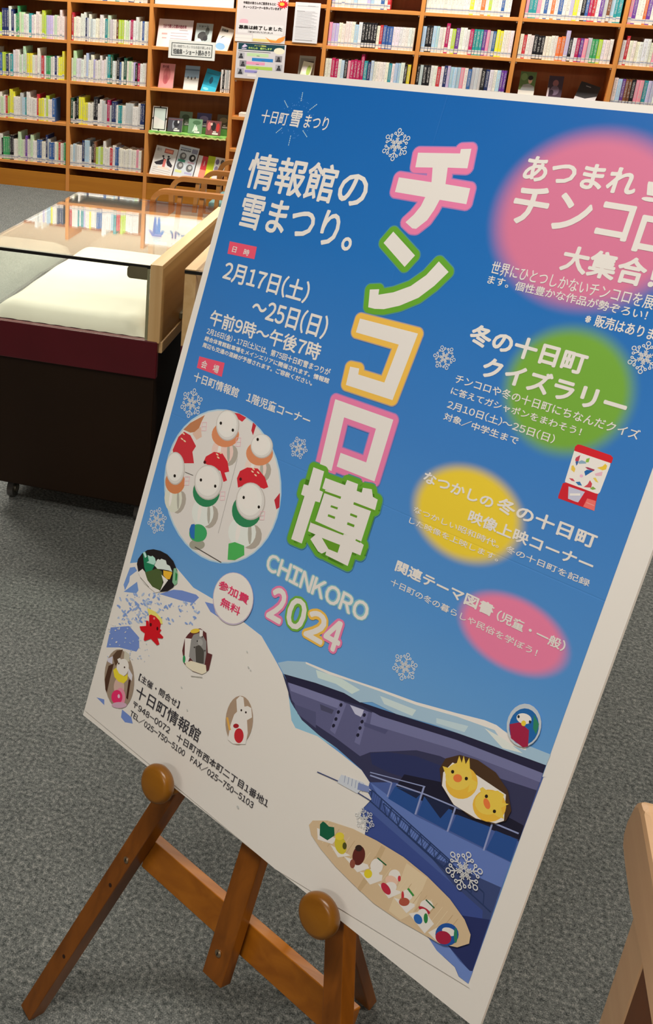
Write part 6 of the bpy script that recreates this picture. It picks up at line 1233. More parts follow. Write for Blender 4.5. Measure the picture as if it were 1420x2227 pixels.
('#d6d8cc', [1474, 6249, 1488, 6320, 1476, 6392, 1440, 6456, 1385, 6505, 1315, 6532, 1241, 6534, 1170, 6511, 1112, 6465, 1073, 6401, 1060, 6328, 1072, 6255, 1109, 6190, 1167, 6142, 1236, 6116, 1311, 6115, 1380, 6140, 1437, 6186]),
('#ece8e0', [1249, 6338, 1256, 6414, 1247, 6465, 1227, 6470, 1202, 6429, 1182, 6356, 1175, 6280, 1184, 6230, 1204, 6224, 1229, 6266]),
('#a8a294', [1421, 6291, 1446, 6374, 1451, 6430, 1434, 6436, 1401, 6392, 1365, 6313, 1340, 6230, 1334, 6174, 1352, 6168, 1385, 6213]),
('#2c7a4e', [1481, 5930, 1493, 5985, 1487, 6043, 1465, 6099, 1426, 6151, 1375, 6193, 1314, 6224, 1247, 6241, 1179, 6243, 1115, 6230, 1058, 6202, 1014, 6162, 985, 6111, 973, 6054, 979, 5995, 1003, 5938, 1043, 5886, 1096, 5844, 1158, 5814, 1225, 5798, 1292, 5798, 1355, 5812, 1410, 5840, 1453, 5880]),
('#b5aaa0', [1481, 5784, 1495, 5839, 1495, 5896, 1482, 5952, 1456, 6004, 1418, 6050, 1371, 6088, 1316, 6115, 1256, 6131, 1194, 6133, 1134, 6123, 1078, 6100, 1029, 6066, 989, 6021, 962, 5970, 948, 5913, 948, 5855, 962, 5798, 990, 5745, 1029, 5698, 1077, 5661, 1133, 5635, 1194, 5621, 1255, 5620, 1315, 5632, 1369, 5655, 1417, 5690, 1455, 5733]),
('#cfc7be', [1462, 5784, 1475, 5837, 1476, 5891, 1463, 5944, 1439, 5994, 1403, 6038, 1358, 6073, 1306, 6099, 1249, 6114, 1190, 6116, 1132, 6106, 1079, 6084, 1032, 6052, 995, 6010, 969, 5961, 956, 5907, 956, 5852, 969, 5797, 995, 5747, 1032, 5703, 1079, 5668, 1132, 5643, 1189, 5630, 1248, 5628, 1304, 5639, 1356, 5662, 1401, 5695, 1437, 5736]),
('#ddd6ce', [1418, 5785, 1430, 5839, 1427, 5895, 1409, 5949, 1377, 5997, 1332, 6036, 1279, 6064, 1220, 6078, 1159, 6077, 1101, 6061, 1050, 6032, 1009, 5991, 981, 5941, 969, 5885, 972, 5828, 991, 5774, 1025, 5725, 1071, 5686, 1125, 5660, 1184, 5647, 1244, 5649, 1301, 5665, 1351, 5695, 1391, 5736]),
('#e8e2da', [1328, 5784, 1337, 5832, 1329, 5880, 1306, 5924, 1269, 5961, 1222, 5986, 1170, 5997, 1117, 5993, 1068, 5974, 1030, 5941, 1005, 5899, 995, 5852, 1003, 5803, 1027, 5758, 1065, 5721, 1113, 5697, 1165, 5687, 1218, 5691, 1265, 5711, 1303, 5743]),
('#3c9a5c', [1461, 6575, 1467, 6613, 1460, 6652, 1440, 6691, 1409, 6726, 1368, 6754, 1321, 6773, 1273, 6781, 1226, 6778, 1184, 6763, 1152, 6739, 1132, 6706, 1125, 6668, 1133, 6628, 1153, 6589, 1186, 6554, 1227, 6526, 1274, 6508, 1323, 6500, 1369, 6504, 1410, 6519, 1441, 6543]),
('#2a66a8', [1116, 6647, 1126, 6569, 1182, 6539, 1243, 6727, 1170, 6740]),
('#9a9684', [1480, 6746, 1482, 6768, 1472, 6793, 1451, 6819, 1422, 6843, 1385, 6865, 1344, 6882, 1303, 6892, 1264, 6895, 1232, 6891, 1207, 6879, 1194, 6862, 1192, 6839, 1202, 6814, 1223, 6788, 1254, 6763, 1291, 6742, 1332, 6725, 1373, 6715, 1411, 6712, 1443, 6717, 1467, 6728]),
('#3c9a5c', [1449, 6580, 1456, 6616, 1450, 6653, 1431, 6690, 1402, 6723, 1364, 6749, 1321, 6766, 1275, 6774, 1232, 6770, 1193, 6756, 1163, 6733, 1144, 6701, 1137, 6665, 1144, 6627, 1163, 6590, 1193, 6557, 1231, 6531, 1275, 6514, 1320, 6507, 1363, 6511, 1401, 6526, 1431, 6549]),
('#2a66a8', [1121, 6661, 1129, 6576, 1194, 6542, 1263, 6752, 1185, 6751]),
('#a79c8e', [2431, 6282, 2416, 6361, 2371, 6432, 2304, 6478, 2228, 6493, 2158, 6471, 2109, 6417, 2089, 6342, 2105, 6261, 2151, 6191, 2219, 6145, 2295, 6132, 2364, 6155, 2412, 6208]),
('#d6dacf', [2309, 6223, 2321, 6298, 2303, 6375, 2258, 6445, 2190, 6501, 2108, 6534, 2020, 6542, 1939, 6522, 1873, 6477, 1832, 6412, 1820, 6336, 1839, 6257, 1886, 6186, 1956, 6131, 2039, 6099, 2126, 6093, 2205, 6115, 2269, 6160]),
('#ece8e0', [2041, 6334, 2047, 6413, 2036, 6466, 2012, 6473, 1983, 6431, 1962, 6356, 1955, 6277, 1967, 6224, 1991, 6217, 2020, 6259]),
('#a8a294', [2244, 6272, 2269, 6358, 2272, 6416, 2252, 6424, 2216, 6379, 2178, 6298, 2153, 6212, 2150, 6154, 2171, 6146, 2207, 6191]),
('#2c7a4e', [2293, 5912, 2306, 5971, 2301, 6032, 2278, 6092, 2240, 6146, 2189, 6191, 2127, 6223, 2060, 6241, 1991, 6243, 1925, 6229, 1868, 6199, 1822, 6156, 1792, 6102, 1779, 6042, 1784, 5979, 1808, 5918, 1848, 5864, 1901, 5819, 1964, 5788, 2031, 5771, 2100, 5771, 2164, 5786, 2220, 5816, 2264, 5859]),
('#b5aaa0', [2312, 5764, 2326, 5820, 2328, 5879, 2316, 5936, 2292, 5990, 2256, 6037, 2211, 6075, 2158, 6102, 2100, 6118, 2041, 6120, 1982, 6109, 1927, 6085, 1879, 6049, 1840, 6003, 1813, 5950, 1798, 5892, 1797, 5832, 1810, 5773, 1835, 5719, 1872, 5672, 1919, 5634, 1973, 5608, 2031, 5594, 2090, 5593, 2148, 5606, 2202, 5631, 2248, 5666, 2286, 5712]),
('#cfc7be', [2294, 5764, 2308, 5818, 2309, 5874, 2298, 5928, 2275, 5979, 2241, 6024, 2198, 6060, 2148, 6086, 2093, 6101, 2036, 6102, 1980, 6092, 1928, 6069, 1883, 6035, 1846, 5991, 1820, 5941, 1806, 5886, 1805, 5829, 1817, 5773, 1841, 5722, 1876, 5677, 1921, 5641, 1972, 5616, 2027, 5603, 2083, 5602, 2138, 5614, 2189, 5638, 2234, 5672, 2269, 5715]),
('#ddd6ce', [2251, 5764, 2264, 5820, 2262, 5877, 2245, 5932, 2215, 5981, 2172, 6021, 2121, 6049, 2064, 6063, 2005, 6061, 1949, 6045, 1899, 6014, 1858, 5972, 1831, 5920, 1817, 5863, 1820, 5805, 1838, 5749, 1869, 5699, 1913, 5660, 1965, 5633, 2022, 5621, 2080, 5623, 2136, 5640, 2185, 5671, 2224, 5713]),
('#e8e2da', [2164, 5763, 2173, 5811, 2167, 5861, 2145, 5906, 2110, 5943, 2065, 5969, 2014, 5979, 1963, 5975, 1916, 5955, 1878, 5921, 1853, 5878, 1843, 5829, 1850, 5779, 1872, 5733, 1908, 5696, 1953, 5671, 2004, 5661, 2055, 5666, 2102, 5687, 2139, 5720]),
('#4aa552', [1898, 6560, 1998, 6496, 2175, 6479, 2224, 6600, 2088, 6735, 1961, 6780]),
('#1d1712', [1170, 4984, 1170, 4999, 1162, 5010, 1148, 5015, 1134, 5010, 1124, 4998, 1123, 4984, 1132, 4972, 1146, 4968, 1160, 4972]),
('#1d1712', [1423, 5009, 1424, 5024, 1415, 5035, 1402, 5040, 1387, 5035, 1378, 5023, 1378, 5009, 1386, 4997, 1399, 4993, 1414, 4997]),
('#1d1712', [1904, 4993, 1905, 5007, 1897, 5019, 1884, 5023, 1870, 5019, 1861, 5007, 1861, 4993, 1868, 4982, 1882, 4977, 1895, 4982]),
('#1d1712', [574, 6003, 575, 6018, 566, 6031, 550, 6036, 535, 6032, 525, 6020, 524, 6005, 533, 5992, 549, 5987, 564, 5991]),
('#1d1712', [1097, 5883, 1097, 5898, 1089, 5910, 1075, 5915, 1060, 5911, 1050, 5899, 1050, 5884, 1058, 5872, 1072, 5867, 1087, 5871]),
('#1d1712', [1392, 5873, 1392, 5888, 1384, 5900, 1370, 5905, 1356, 5901, 1347, 5890, 1346, 5875, 1354, 5862, 1368, 5857, 1382, 5862]),
('#1d1712', [1951, 5841, 1952, 5855, 1944, 5867, 1931, 5872, 1917, 5868, 1908, 5856, 1908, 5842, 1915, 5830, 1929, 5825, 1942, 5829]),
('#1d1712', [2254, 5870, 2254, 5884, 2247, 5896, 2234, 5901, 2221, 5897, 2212, 5886, 2211, 5871, 2219, 5860, 2232, 5855, 2245, 5859]),
('#5c5650', [730, 5893, 903, 5885, 904, 5875, 732, 5883]),
('#4c4640', [1309, 6857, 1864, 6870, 1868, 6856, 1314, 6843]),
('#8c8680', [1623, 5372, 1661, 6495, 1666, 6494, 1628, 5371]),
('#dfb1b4', [798, 5092, 884, 5065, 881, 5058, 795, 5085]),
('#dfb1b4', [878, 5062, 905, 5182, 915, 5179, 887, 5060]),
('#dfb1b4', [909, 5177, 827, 5203, 830, 5210, 912, 5184]),
('#dfb1b4', [833, 5205, 801, 5087, 791, 5090, 823, 5208]),
('#dfb1b4', [819, 5149, 898, 5124, 895, 5117, 817, 5142]),
('#dfb1b4', [757, 5957, 845, 5926, 842, 5919, 755, 5950]),
('#dfb1b4', [838, 5924, 866, 6044, 877, 6042, 848, 5921]),
('#dfb1b4', [870, 6039, 787, 6069, 790, 6077, 873, 6047]),
('#dfb1b4', [793, 6071, 761, 5952, 751, 5955, 783, 6074]),
('#dfb1b4', [779, 6015, 859, 5986, 856, 5979, 777, 6007]),
('#dfb1b4', [1496, 5925, 1578, 5895, 1575, 5888, 1494, 5918]),
('#dfb1b4', [1572, 5893, 1599, 6010, 1609, 6007, 1581, 5891]),
('#dfb1b4', [1603, 6005, 1525, 6034, 1528, 6041, 1605, 6012]),
('#dfb1b4', [1531, 6036, 1500, 5920, 1490, 5923, 1521, 6039]),
('#dfb1b4', [1518, 5981, 1592, 5954, 1589, 5947, 1515, 5974]),
('#dfb1b4', [1506, 5103, 1587, 5077, 1584, 5070, 1503, 5096]),
('#dfb1b4', [1581, 5075, 1608, 5190, 1617, 5188, 1590, 5073]),
('#dfb1b4', [1611, 5186, 1534, 5211, 1537, 5218, 1614, 5193]),
('#dfb1b4', [1540, 5213, 1509, 5099, 1500, 5101, 1531, 5216]),
('#dfb1b4', [1527, 5159, 1600, 5135, 1598, 5128, 1524, 5152]),
('#dfb1b4', [2280, 5930, 2356, 5901, 2353, 5894, 2278, 5923]),
('#dfb1b4', [2350, 5899, 2376, 6012, 2385, 6009, 2359, 5896]),
('#dfb1b4', [2379, 6007, 2307, 6035, 2310, 6041, 2382, 6014]),
('#dfb1b4', [2313, 6037, 2283, 5925, 2274, 5928, 2304, 6039]),
('#dfb1b4', [2300, 5984, 2369, 5957, 2366, 5951, 2298, 5977]),
]),
('printed_dragon_picture', [
('#1f1a1c', [291, 7548, 288, 7467, 339, 7355, 429, 7260, 544, 7200, 689, 7166, 845, 7162, 993, 7204, 1119, 7303, 1157, 7445, 1133, 7568, 1041, 7672, 902, 7746, 663, 7774, 365, 7649]),
('#e6ddd2', [358, 7660, 434, 7570, 909, 7735, 820, 7795, 543, 7761]),
('#1c7a52', [351, 7342, 374, 7312, 408, 7310, 468, 7359, 540, 7337, 645, 7342, 663, 7391, 634, 7493, 658, 7613, 543, 7613, 460, 7534]),
('#4a5a30', [503, 7598, 620, 7515, 727, 7437, 830, 7442, 896, 7526, 910, 7649, 883, 7726, 729, 7737, 596, 7689]),
('#b9dccb', [353, 7333, 389, 7306, 450, 7358, 423, 7394]),
('#a9d3c0', [478, 7445, 519, 7403, 457, 7331, 534, 7323, 560, 7300, 621, 7311, 662, 7359, 639, 7417]),
('#cfdccb', [652, 7420, 671, 7323, 695, 7297, 729, 7299, 752, 7269, 848, 7257, 888, 7304, 954, 7301, 1033, 7363, 949, 7375, 829, 7410, 729, 7444]),
('#e6ac32', [853, 7416, 1014, 7371, 1038, 7377, 1025, 7487, 968, 7511, 880, 7485]),
('#dde5d0', [838, 7491, 997, 7515, 900, 7739, 922, 7580]),
('#7fae86', [1042, 7303, 1083, 7282, 1154, 7351, 1187, 7480, 1153, 7535, 1088, 7507]),
('#1f7a3c', [1096, 7344, 1140, 7357, 1162, 7443, 1136, 7462]),
('#6c6458', [433, 7713, 661, 7778, 666, 7770, 438, 7706]),
]),
('printed_octopus', [
('#ecd06a', [744, 8086, 791, 8073, 923, 8062, 1086, 8104, 1126, 8166, 1065, 8195, 820, 8178]),
('#c81420', [821, 8166, 851, 8140, 947, 8124, 1046, 8147, 1091, 8183, 1101, 8260, 1136, 8263, 1113, 8319, 1211, 8341, 1200, 8371, 1103, 8409, 1174, 8477, 1132, 8514, 978, 8482, 874, 8569, 845, 8562, 832, 8461, 735, 8457, 691, 8412, 816, 8345, 786, 8268, 838, 8252, 874, 8317]),
('#40080c', [921, 8275, 923, 8283, 923, 8291, 922, 8298, 919, 8304, 914, 8309, 909, 8312, 903, 8312, 896, 8310, 891, 8306, 886, 8300, 882, 8293, 880, 8285, 879, 8278, 881, 8270, 884, 8264, 888, 8259, 894, 8257, 900, 8256, 906, 8258, 912, 8262, 917, 8268]),
('#40080c', [1071, 8270, 1073, 8277, 1073, 8285, 1072, 8292, 1069, 8299, 1065, 8303, 1059, 8306, 1053, 8306, 1047, 8304, 1041, 8300, 1037, 8295, 1033, 8288, 1031, 8280, 1031, 8272, 1032, 8265, 1035, 8258, 1039, 8254, 1045, 8251, 1051, 8251, 1057, 8253, 1063, 8257, 1067, 8263]),
('#f08a80', [952, 8158, 953, 8163, 953, 8168, 951, 8173, 948, 8178, 944, 8181, 939, 8184, 934, 8185, 929, 8184, 924, 8182, 920, 8179, 918, 8174, 917, 8169, 917, 8164, 919, 8159, 922, 8154, 926, 8151, 931, 8149, 936, 8148, 942, 8148, 946, 8150, 950, 8154]),
]),
('printed_seal_picture', [
('#5c2c2c', [1649, 8094, 1714, 7982, 1843, 7901, 1973, 7913, 2097, 8164, 2184, 8148, 2201, 8384, 2107, 8501, 1928, 8542, 1738, 8516, 1632, 8359, 1617, 8177]),
('#e8e2d8', [1617, 8163, 1738, 8116, 1804, 8382, 1790, 8511, 1736, 8497]),
('#8b8681', [1736, 8133, 1755, 8043, 1837, 7978, 1924, 7976, 2016, 8025, 2076, 8181, 2101, 8348, 1912, 8409, 1785, 8378]),
('#4b4640', [1846, 8187, 1912, 8128, 2023, 8167, 2082, 8344, 1944, 8400]),
('#a09b95', [1955, 8060, 1962, 8073, 1964, 8087, 1963, 8101, 1957, 8114, 1948, 8124, 1936, 8132, 1922, 8136, 1908, 8136, 1894, 8133, 1882, 8125, 1872, 8114, 1865, 8102, 1863, 8088, 1865, 8074, 1870, 8061, 1879, 8050, 1891, 8043, 1905, 8038, 1919, 8038, 1933, 8042, 1946, 8050]),
('#ddd0b4', [2133, 8414, 2125, 8434, 2103, 8456, 2068, 8478, 2024, 8499, 1973, 8516, 1920, 8529, 1869, 8536, 1824, 8536, 1790, 8530, 1768, 8519, 1761, 8502, 1770, 8482, 1793, 8459, 1829, 8437, 1874, 8417, 1925, 8400, 1978, 8387, 2028, 8381, 2072, 8380, 2105, 8386, 2126, 8398]),
('#ddd0b4', [1754, 8488, 1844, 8416, 2125, 8343, 2175, 8430, 2106, 8499, 1909, 8539]),
('#dcb93c', [1841, 7929, 1843, 7938, 1838, 7951, 1828, 7966, 1812, 7982, 1792, 7998, 1769, 8012, 1746, 8024, 1724, 8032, 1706, 8036, 1692, 8035, 1683, 8030, 1682, 8021, 1686, 8008, 1697, 7993, 1713, 7977, 1734, 7961, 1756, 7947, 1779, 7935, 1801, 7927, 1819, 7923, 1833, 7924]),
('#ece8e0', [1835, 7918, 1901, 7907, 1927, 7994, 1869, 8016]),
('#2c8a50', [1735, 8443, 1740, 8459, 1742, 8473, 1742, 8487, 1739, 8498, 1734, 8505, 1728, 8509, 1719, 8508, 1710, 8503, 1701, 8494, 1693, 8482, 1687, 8468, 1682, 8452, 1680, 8437, 1680, 8424, 1683, 8413, 1688, 8405, 1695, 8402, 1703, 8403, 1712, 8408, 1721, 8417, 1729, 8429]),
('#221e1a', [1866, 8092, 1867, 8095, 1867, 8099, 1866, 8102, 1864, 8105, 1861, 8107, 1858, 8109, 1855, 8109, 1852, 8109, 1849, 8107, 1847, 8105, 1845, 8102, 1844, 8098, 1844, 8095, 1845, 8092, 1847, 8089, 1850, 8086, 1853, 8085, 1856, 8084, 1859, 8085, 1862, 8086, 1864, 8089]),
('#221e1a', [1930, 7993, 1931, 7996, 1931, 8000, 1930, 8003, 1928, 8006, 1926, 8008, 1923, 8010, 1920, 8010, 1916, 8009, 1914, 8008, 1911, 8006, 1910, 8003, 1909, 7999, 1909, 7996, 1910, 7992, 1912, 7990, 1914, 7987, 1917, 7986, 1920, 7985, 1924, 7986, 1926, 7987, 1929, 7990]),
('#221e1a', [1845, 8201, 1846, 8204, 1846, 8208, 1845, 8211, 1843, 8214, 1841, 8216, 1838, 8218, 1834, 8218, 1831, 8218, 1828, 8216, 1826, 8214, 1824, 8211, 1824, 8208, 1824, 8204, 1825, 8201, 1827, 8198, 1829, 8195, 1832, 8194, 1835, 8193, 1839, 8194, 1841, 8195, 1844, 8198]),
('#221e1a', [2048, 8155, 2049, 8158, 2049, 8162, 2048, 8165, 2046, 8168, 2043, 8170, 2041, 8172, 2037, 8172, 2034, 8172, 2031, 8170, 2029, 8168, 2028, 8165, 2027, 8162, 2027, 8158, 2028, 8155, 2030, 8152, 2032, 8150, 2035, 8148, 2038, 8148, 2041, 8148, 2044, 8150, 2046, 8152]),
('#aaa398', [1923, 8625, 2129, 8540, 2127, 8529, 1920, 8614]),
]),
('printed_scarf_doll_picture', [
('#98836f', [869, 9199, 901, 9286, 918, 9377, 921, 9468, 909, 9553, 883, 9631, 843, 9697, 791, 9749, 730, 9783, 661, 9800, 588, 9797, 514, 9775, 443, 9734, 377, 9677, 320, 9605, 273, 9522, 240, 9431, 222, 9338, 220, 9245, 233, 9158, 262, 9079, 304, 9014, 357, 8963, 420, 8931, 490, 8917, 562, 8922, 635, 8947, 705, 8989, 769, 9046, 824, 9117]),
('#4a2f20', [280, 9517, 280, 9283, 379, 9190, 382, 9435, 398, 9689, 348, 9657]),
('#58402e', [310, 9094, 369, 8978, 482, 8901, 477, 9098, 419, 9213]),
('#c4bba6', [524, 8902, 636, 8904, 686, 9008, 563, 9055]),
('#c9c2d4', [213, 9193, 313, 9100, 349, 9219, 239, 9231]),
('#cfc9d8', [694, 9104, 819, 9168, 835, 9260, 732, 9227]),
('#3f1f14', [767, 9266, 814, 9257, 862, 9561, 819, 9555]),
('#c9a698', [720, 9420, 730, 9459, 731, 9500, 723, 9538, 706, 9571, 681, 9597, 651, 9613, 618, 9618, 585, 9611, 554, 9593, 528, 9565, 509, 9530, 498, 9490, 497, 9449, 506, 9411, 524, 9377, 549, 9352, 579, 9336, 612, 9332, 645, 9339, 676, 9357, 701, 9385]),
('#e6dcd8', [706, 9115, 706, 9156, 696, 9198, 676, 9236, 649, 9269, 615, 9293, 579, 9306, 543, 9308, 510, 9297, 482, 9276, 463, 9245, 453, 9207, 453, 9166, 463, 9124, 483, 9085, 511, 9053, 545, 9029, 581, 9016, 617, 9015, 650, 9026, 677, 9048, 696, 9078]),
('#e6dcd8', [425, 9095, 469, 9051, 529, 9072, 474, 9142]),
('#e6c832', [400, 9295, 446, 9229, 540, 9282, 667, 9268, 717, 9199, 742, 9279, 689, 9376, 567, 9405, 464, 9379]),
('#d8889a', [798, 9552, 808, 9591, 810, 9631, 802, 9669, 786, 9702, 762, 9727, 733, 9743, 701, 9747, 669, 9740, 639, 9722, 613, 9694, 595, 9659, 584, 9619, 583, 9579, 591, 9540, 607, 9507, 631, 9482, 660, 9467, 692, 9463, 724, 9471, 754, 9489, 779, 9517]),
('#dc2c62', [741, 9582, 747, 9612, 744, 9645, 732, 9678, 711, 9708, 684, 9732, 652, 9749, 618, 9757, 585, 9756, 555, 9746, 531, 9727, 516, 9701, 509, 9670, 512, 9636, 525, 9603, 546, 9574, 573, 9549, 606, 9533, 640, 9525, 672, 9526, 702, 9537, 725, 9556]),
('#f0b8c8', [685, 9597, 688, 9605, 688, 9614, 686, 9623, 682, 9630, 676, 9636, 669, 9639, 662, 9640, 654, 9639, 648, 9635, 642, 9629, 638, 9622, 635, 9613, 635, 9604, 637, 9596, 641, 9588, 647, 9582, 654, 9579, 661, 9578, 669, 9579, 675, 9583, 681, 9589]),
('#c8a0b0', [872, 9648, 871, 9664, 857, 9684, 833, 9709, 799, 9735, 759, 9760, 716, 9784, 673, 9803, 634, 9816, 601, 9822, 579, 9820, 567, 9811, 569, 9796, 583, 9775, 608, 9750, 642, 9724, 683, 9698, 726, 9675, 769, 9657, 808, 9644, 839, 9638, 861, 9640]),
('#3a2420', [492, 9136, 493, 9140, 493, 9145, 492, 9149, 490, 9153, 486, 9156, 482, 9158, 478, 9159, 474, 9158, 470, 9157, 467, 9154, 465, 9150, 464, 9145, 464, 9141, 465, 9137, 468, 9133, 471, 9130, 475, 9128, 479, 9127, 483, 9128, 487, 9129, 490, 9132]),
('#3a2420', [630, 9132, 631, 9136, 631, 9141, 629, 9145, 627, 9149, 624, 9152, 620, 9154, 616, 9155, 611, 9154, 608, 9152, 605, 9149, 602, 9145, 601, 9141, 602, 9137, 603, 9132, 605, 9128, 609, 9125, 612, 9123, 617, 9123, 621, 9123, 624, 9125, 628, 9128]),
]),
('printed_rabbit_picture', [
('#a58a72', [3176, 8662, 3191, 8742, 3192, 8824, 3180, 8903, 3154, 8975, 3117, 9035, 3071, 9080, 3017, 9107, 2959, 9114, 2901, 9101, 2846, 9069, 2796, 9018, 2756, 8953, 2728, 8877, 2713, 8795, 2712, 8711, 2725, 8630, 2752, 8558, 2790, 8499, 2838, 8455, 2892, 8430, 2949, 8425, 3007, 8439, 3061, 8473, 3109, 8523, 3148, 8587]),
('#ece4da', [2809, 8528, 2849, 8452, 2913, 8440, 2974, 8549, 3023, 8512, 3089, 8509, 3145, 8621, 3079, 8700, 3152, 8856, 3171, 9016, 2965, 9126, 2863, 9117, 2837, 8899, 2846, 8739, 2879, 8677]),
('#be2830', [3099, 8925, 3106, 8953, 3106, 8983, 3100, 9011, 3087, 9036, 3070, 9055, 3048, 9067, 3025, 9071, 3001, 9066, 2980, 9054, 2961, 9035, 2948, 9009, 2941, 8981, 2941, 8951, 2947, 8923, 2960, 8899, 2978, 8880, 2999, 8868, 3023, 8864, 3046, 8868, 3068, 8881, 3086, 8900]),
('#a02028', [2977, 8843, 2978, 8853, 2976, 8863, 2970, 8874, 2960, 8885, 2949, 8894, 2936, 8901, 2922, 8906, 2910, 8908, 2899, 8906, 2890, 8901, 2885, 8894, 2884, 8885, 2887, 8874, 2893, 8863, 2902, 8853, 2914, 8843, 2927, 8836, 2940, 8832, 2953, 8830, 2964, 8832, 2972, 8836]),
('#d9a24a', [2729, 8850, 2838, 8990, 2868, 8967, 2759, 8827]),
('#2c1c18', [2954, 8615, 2955, 8619, 2955, 8624, 2954, 8628, 2951, 8632, 2948, 8635, 2944, 8637, 2940, 8638, 2936, 8638, 2932, 8636, 2929, 8633, 2927, 8629, 2926, 8625, 2926, 8620, 2928, 8616, 2930, 8612, 2933, 8609, 2937, 8606, 2941, 8606, 2946, 8606, 2949, 8608, 2952, 8611]),
('#2c1c18', [3038, 8602, 3038, 8607, 3038, 8611, 3037, 8616, 3035, 8620, 3031, 8623, 3027, 8625, 3023, 8626, 3019, 8626, 3015, 8624, 3012, 8621, 3010, 8617, 3009, 8613, 3009, 8608, 3011, 8604, 3013, 8600, 3017, 8597, 3020, 8594, 3025, 8594, 3029, 8594, 3032, 8596, 3035, 8599]),
]),
('printed_badge', [
('#b9a9b8', [2602, 7094, 2619, 7156, 2626, 7219, 2621, 7284, 2606, 7348, 2581, 7409, 2546, 7466, 2502, 7516, 2451, 7558, 2394, 7591, 2332, 7613, 2268, 7625, 2204, 7625, 2141, 7614, 2081, 7591, 2027, 7557, 1980, 7514, 1941, 7462, 1913, 7404, 1895, 7340, 1889, 7274, 1894, 7207, 1911, 7141, 1938, 7079, 1976, 7022, 2022, 6972, 2075, 6931, 2133, 6900, 2196, 6880, 2259, 6870, 2323, 6873, 2384, 6886, 2442, 6910, 2494, 6944, 2539, 6987, 2575, 7038]),
('#e3ddd6', [2589, 7094, 2605, 7153, 2611, 7215, 2607, 7277, 2592, 7338, 2568, 7397, 2534, 7452, 2491, 7500, 2442, 7540, 2387, 7572, 2327, 7594, 2266, 7605, 2203, 7605, 2143, 7594, 2085, 7572, 2033, 7540, 1988, 7498, 1951, 7449, 1923, 7392, 1906, 7331, 1900, 7268, 1905, 7203, 1921, 7140, 1948, 7080, 1984, 7025, 2028, 6977, 2080, 6938, 2136, 6908, 2196, 6888, 2258, 6879, 2319, 6881, 2378, 6894, 2434, 6917, 2484, 6949, 2527, 6991, 2563, 7039]),
]),
]
TITLES=[
('#d9749a', [[3072, 824, 3661, 763, 3654, 710, 3793, 690, 3821, 924, 3552, 950, 3591, 1148, 3940, 1150, 3954, 1341, 3577, 1345, 3545, 1477, 3490, 1614, 3373, 1743, 3316, 1747, 3193, 1689, 3279, 1579, 3342, 1460, 3366, 1343, 2908, 1346, 2901, 1159, 3390, 1153, 3343, 977, 3097, 1005]], []),
('#5f9a2c', [[3059, 1833, 3472, 2064, 3375, 2230, 2966, 1997], [2969, 2609, 3106, 2575, 3119, 2645, 3325, 2569, 3542, 2441, 3712, 2266, 3825, 2071, 3999, 2168, 3864, 2372, 3700, 2557, 3472, 2710, 3262, 2803, 3124, 2830, 3024, 2832]], []),
('#dfae4a', [[2953, 2999, 3847, 2980, 3779, 3863, 3040, 3874, 3021, 3630, 3165, 3616, 3177, 3693, 3589, 3686, 3628, 3178, 2954, 3185]], []),
('#d9749a', [[2945, 4096, 3876, 4092, 3880, 4912, 3272, 4922, 3267, 4734, 3681, 4724, 3672, 4275, 3161, 4281, 3214, 5003, 3010, 5010]], []),
('#5f9a2c', [[2924, 5052, 3106, 5047, 3122, 5307, 3184, 5307, 3181, 5457, 3109, 5466, 3096, 6073, 2912, 6083, 2918, 5463, 2858, 5463, 2853, 5317, 2929, 5309], [3155, 5121, 3479, 5106, 3486, 5032, 3661, 5026, 3671, 5114, 3750, 5111, 3746, 5045, 3878, 5018, 3925, 5103, 4004, 5111, 4013, 5257, 3155, 5266], [3209, 5268, 3961, 5239, 3956, 5700, 3198, 5711], [3132, 5739, 3879, 5695, 4006, 5725, 4005, 5867, 3877, 5874, 3873, 6069, 3503, 6069, 3500, 6022, 3443, 6075, 3380, 6071, 3207, 5965, 3265, 5878, 3136, 5880]], [[3189, 5286, 3473, 5267, 3474, 5298, 3191, 5316], [3681, 5264, 4017, 5250, 4018, 5278, 3684, 5297], [3363, 5426, 3475, 5416, 3474, 5445, 3361, 5453], [3362, 5552, 3476, 5545, 3479, 5576, 3363, 5583], [3682, 5416, 3789, 5411, 3790, 5441, 3683, 5446], [3680, 5541, 3791, 5535, 3792, 5569, 3680, 5574], [3135, 5735, 3676, 5700, 3674, 5724, 3136, 5758], [3872, 5698, 3946, 5696, 3949, 5721, 3871, 5719], [3372, 5880, 3672, 5860, 3671, 5970, 3522, 5979]]),
]
FLAKES=[(2717, 764, 209), (487, 4885, 226), (2598, 4887, 154), (442, 6772, 207), (4296, 3171, 154), (6552, 2573, 176), (5056, 6896, 178), (6548, 8725, 238), (5187, 8919, 146)]
STREAKS=[(954, 239, 968, 368), (665, 377, 769, 471), (1262, 377, 1155, 468), (760, 749, 670, 836), (1142, 748, 1254, 831), (956, 838, 965, 985)]
# ---------------------------------------------------------------- poster and easel
OP=Vector((-.3042,1.5619,1.4909)); UU=Vector((.8479,-.5288,.0383)).normalized(); VV=Vector((-.1374,-.2889,-.9474)).normalized(); VV=(VV-UU*VV.dot(UU)).normalized(); NN=UU.cross(VV)
def PW(u,v,o): return OP+UU*u+VV*v+NN*o          # o: distance behind the printed face
pm=Matrix((UU,-VV,-NN)).transposed().to_4x4(); pm.translation=OP
poster=thing('poster','large blue and white Japanese festival poster on a foam board standing on the easel','poster',mat=pm)
bm=bmesh.new(); box(bm,0,.7278,-1.0295,0,-.006,0); fin('foam_board',bm,plain('board_white',ink('#dcd3c8'),.5,spec=.35,var=0),poster)
def uvp(a,z): return [(a[i]/1e4,-a[i+1]/1e4,z) for i in range(0,len(a),2)]
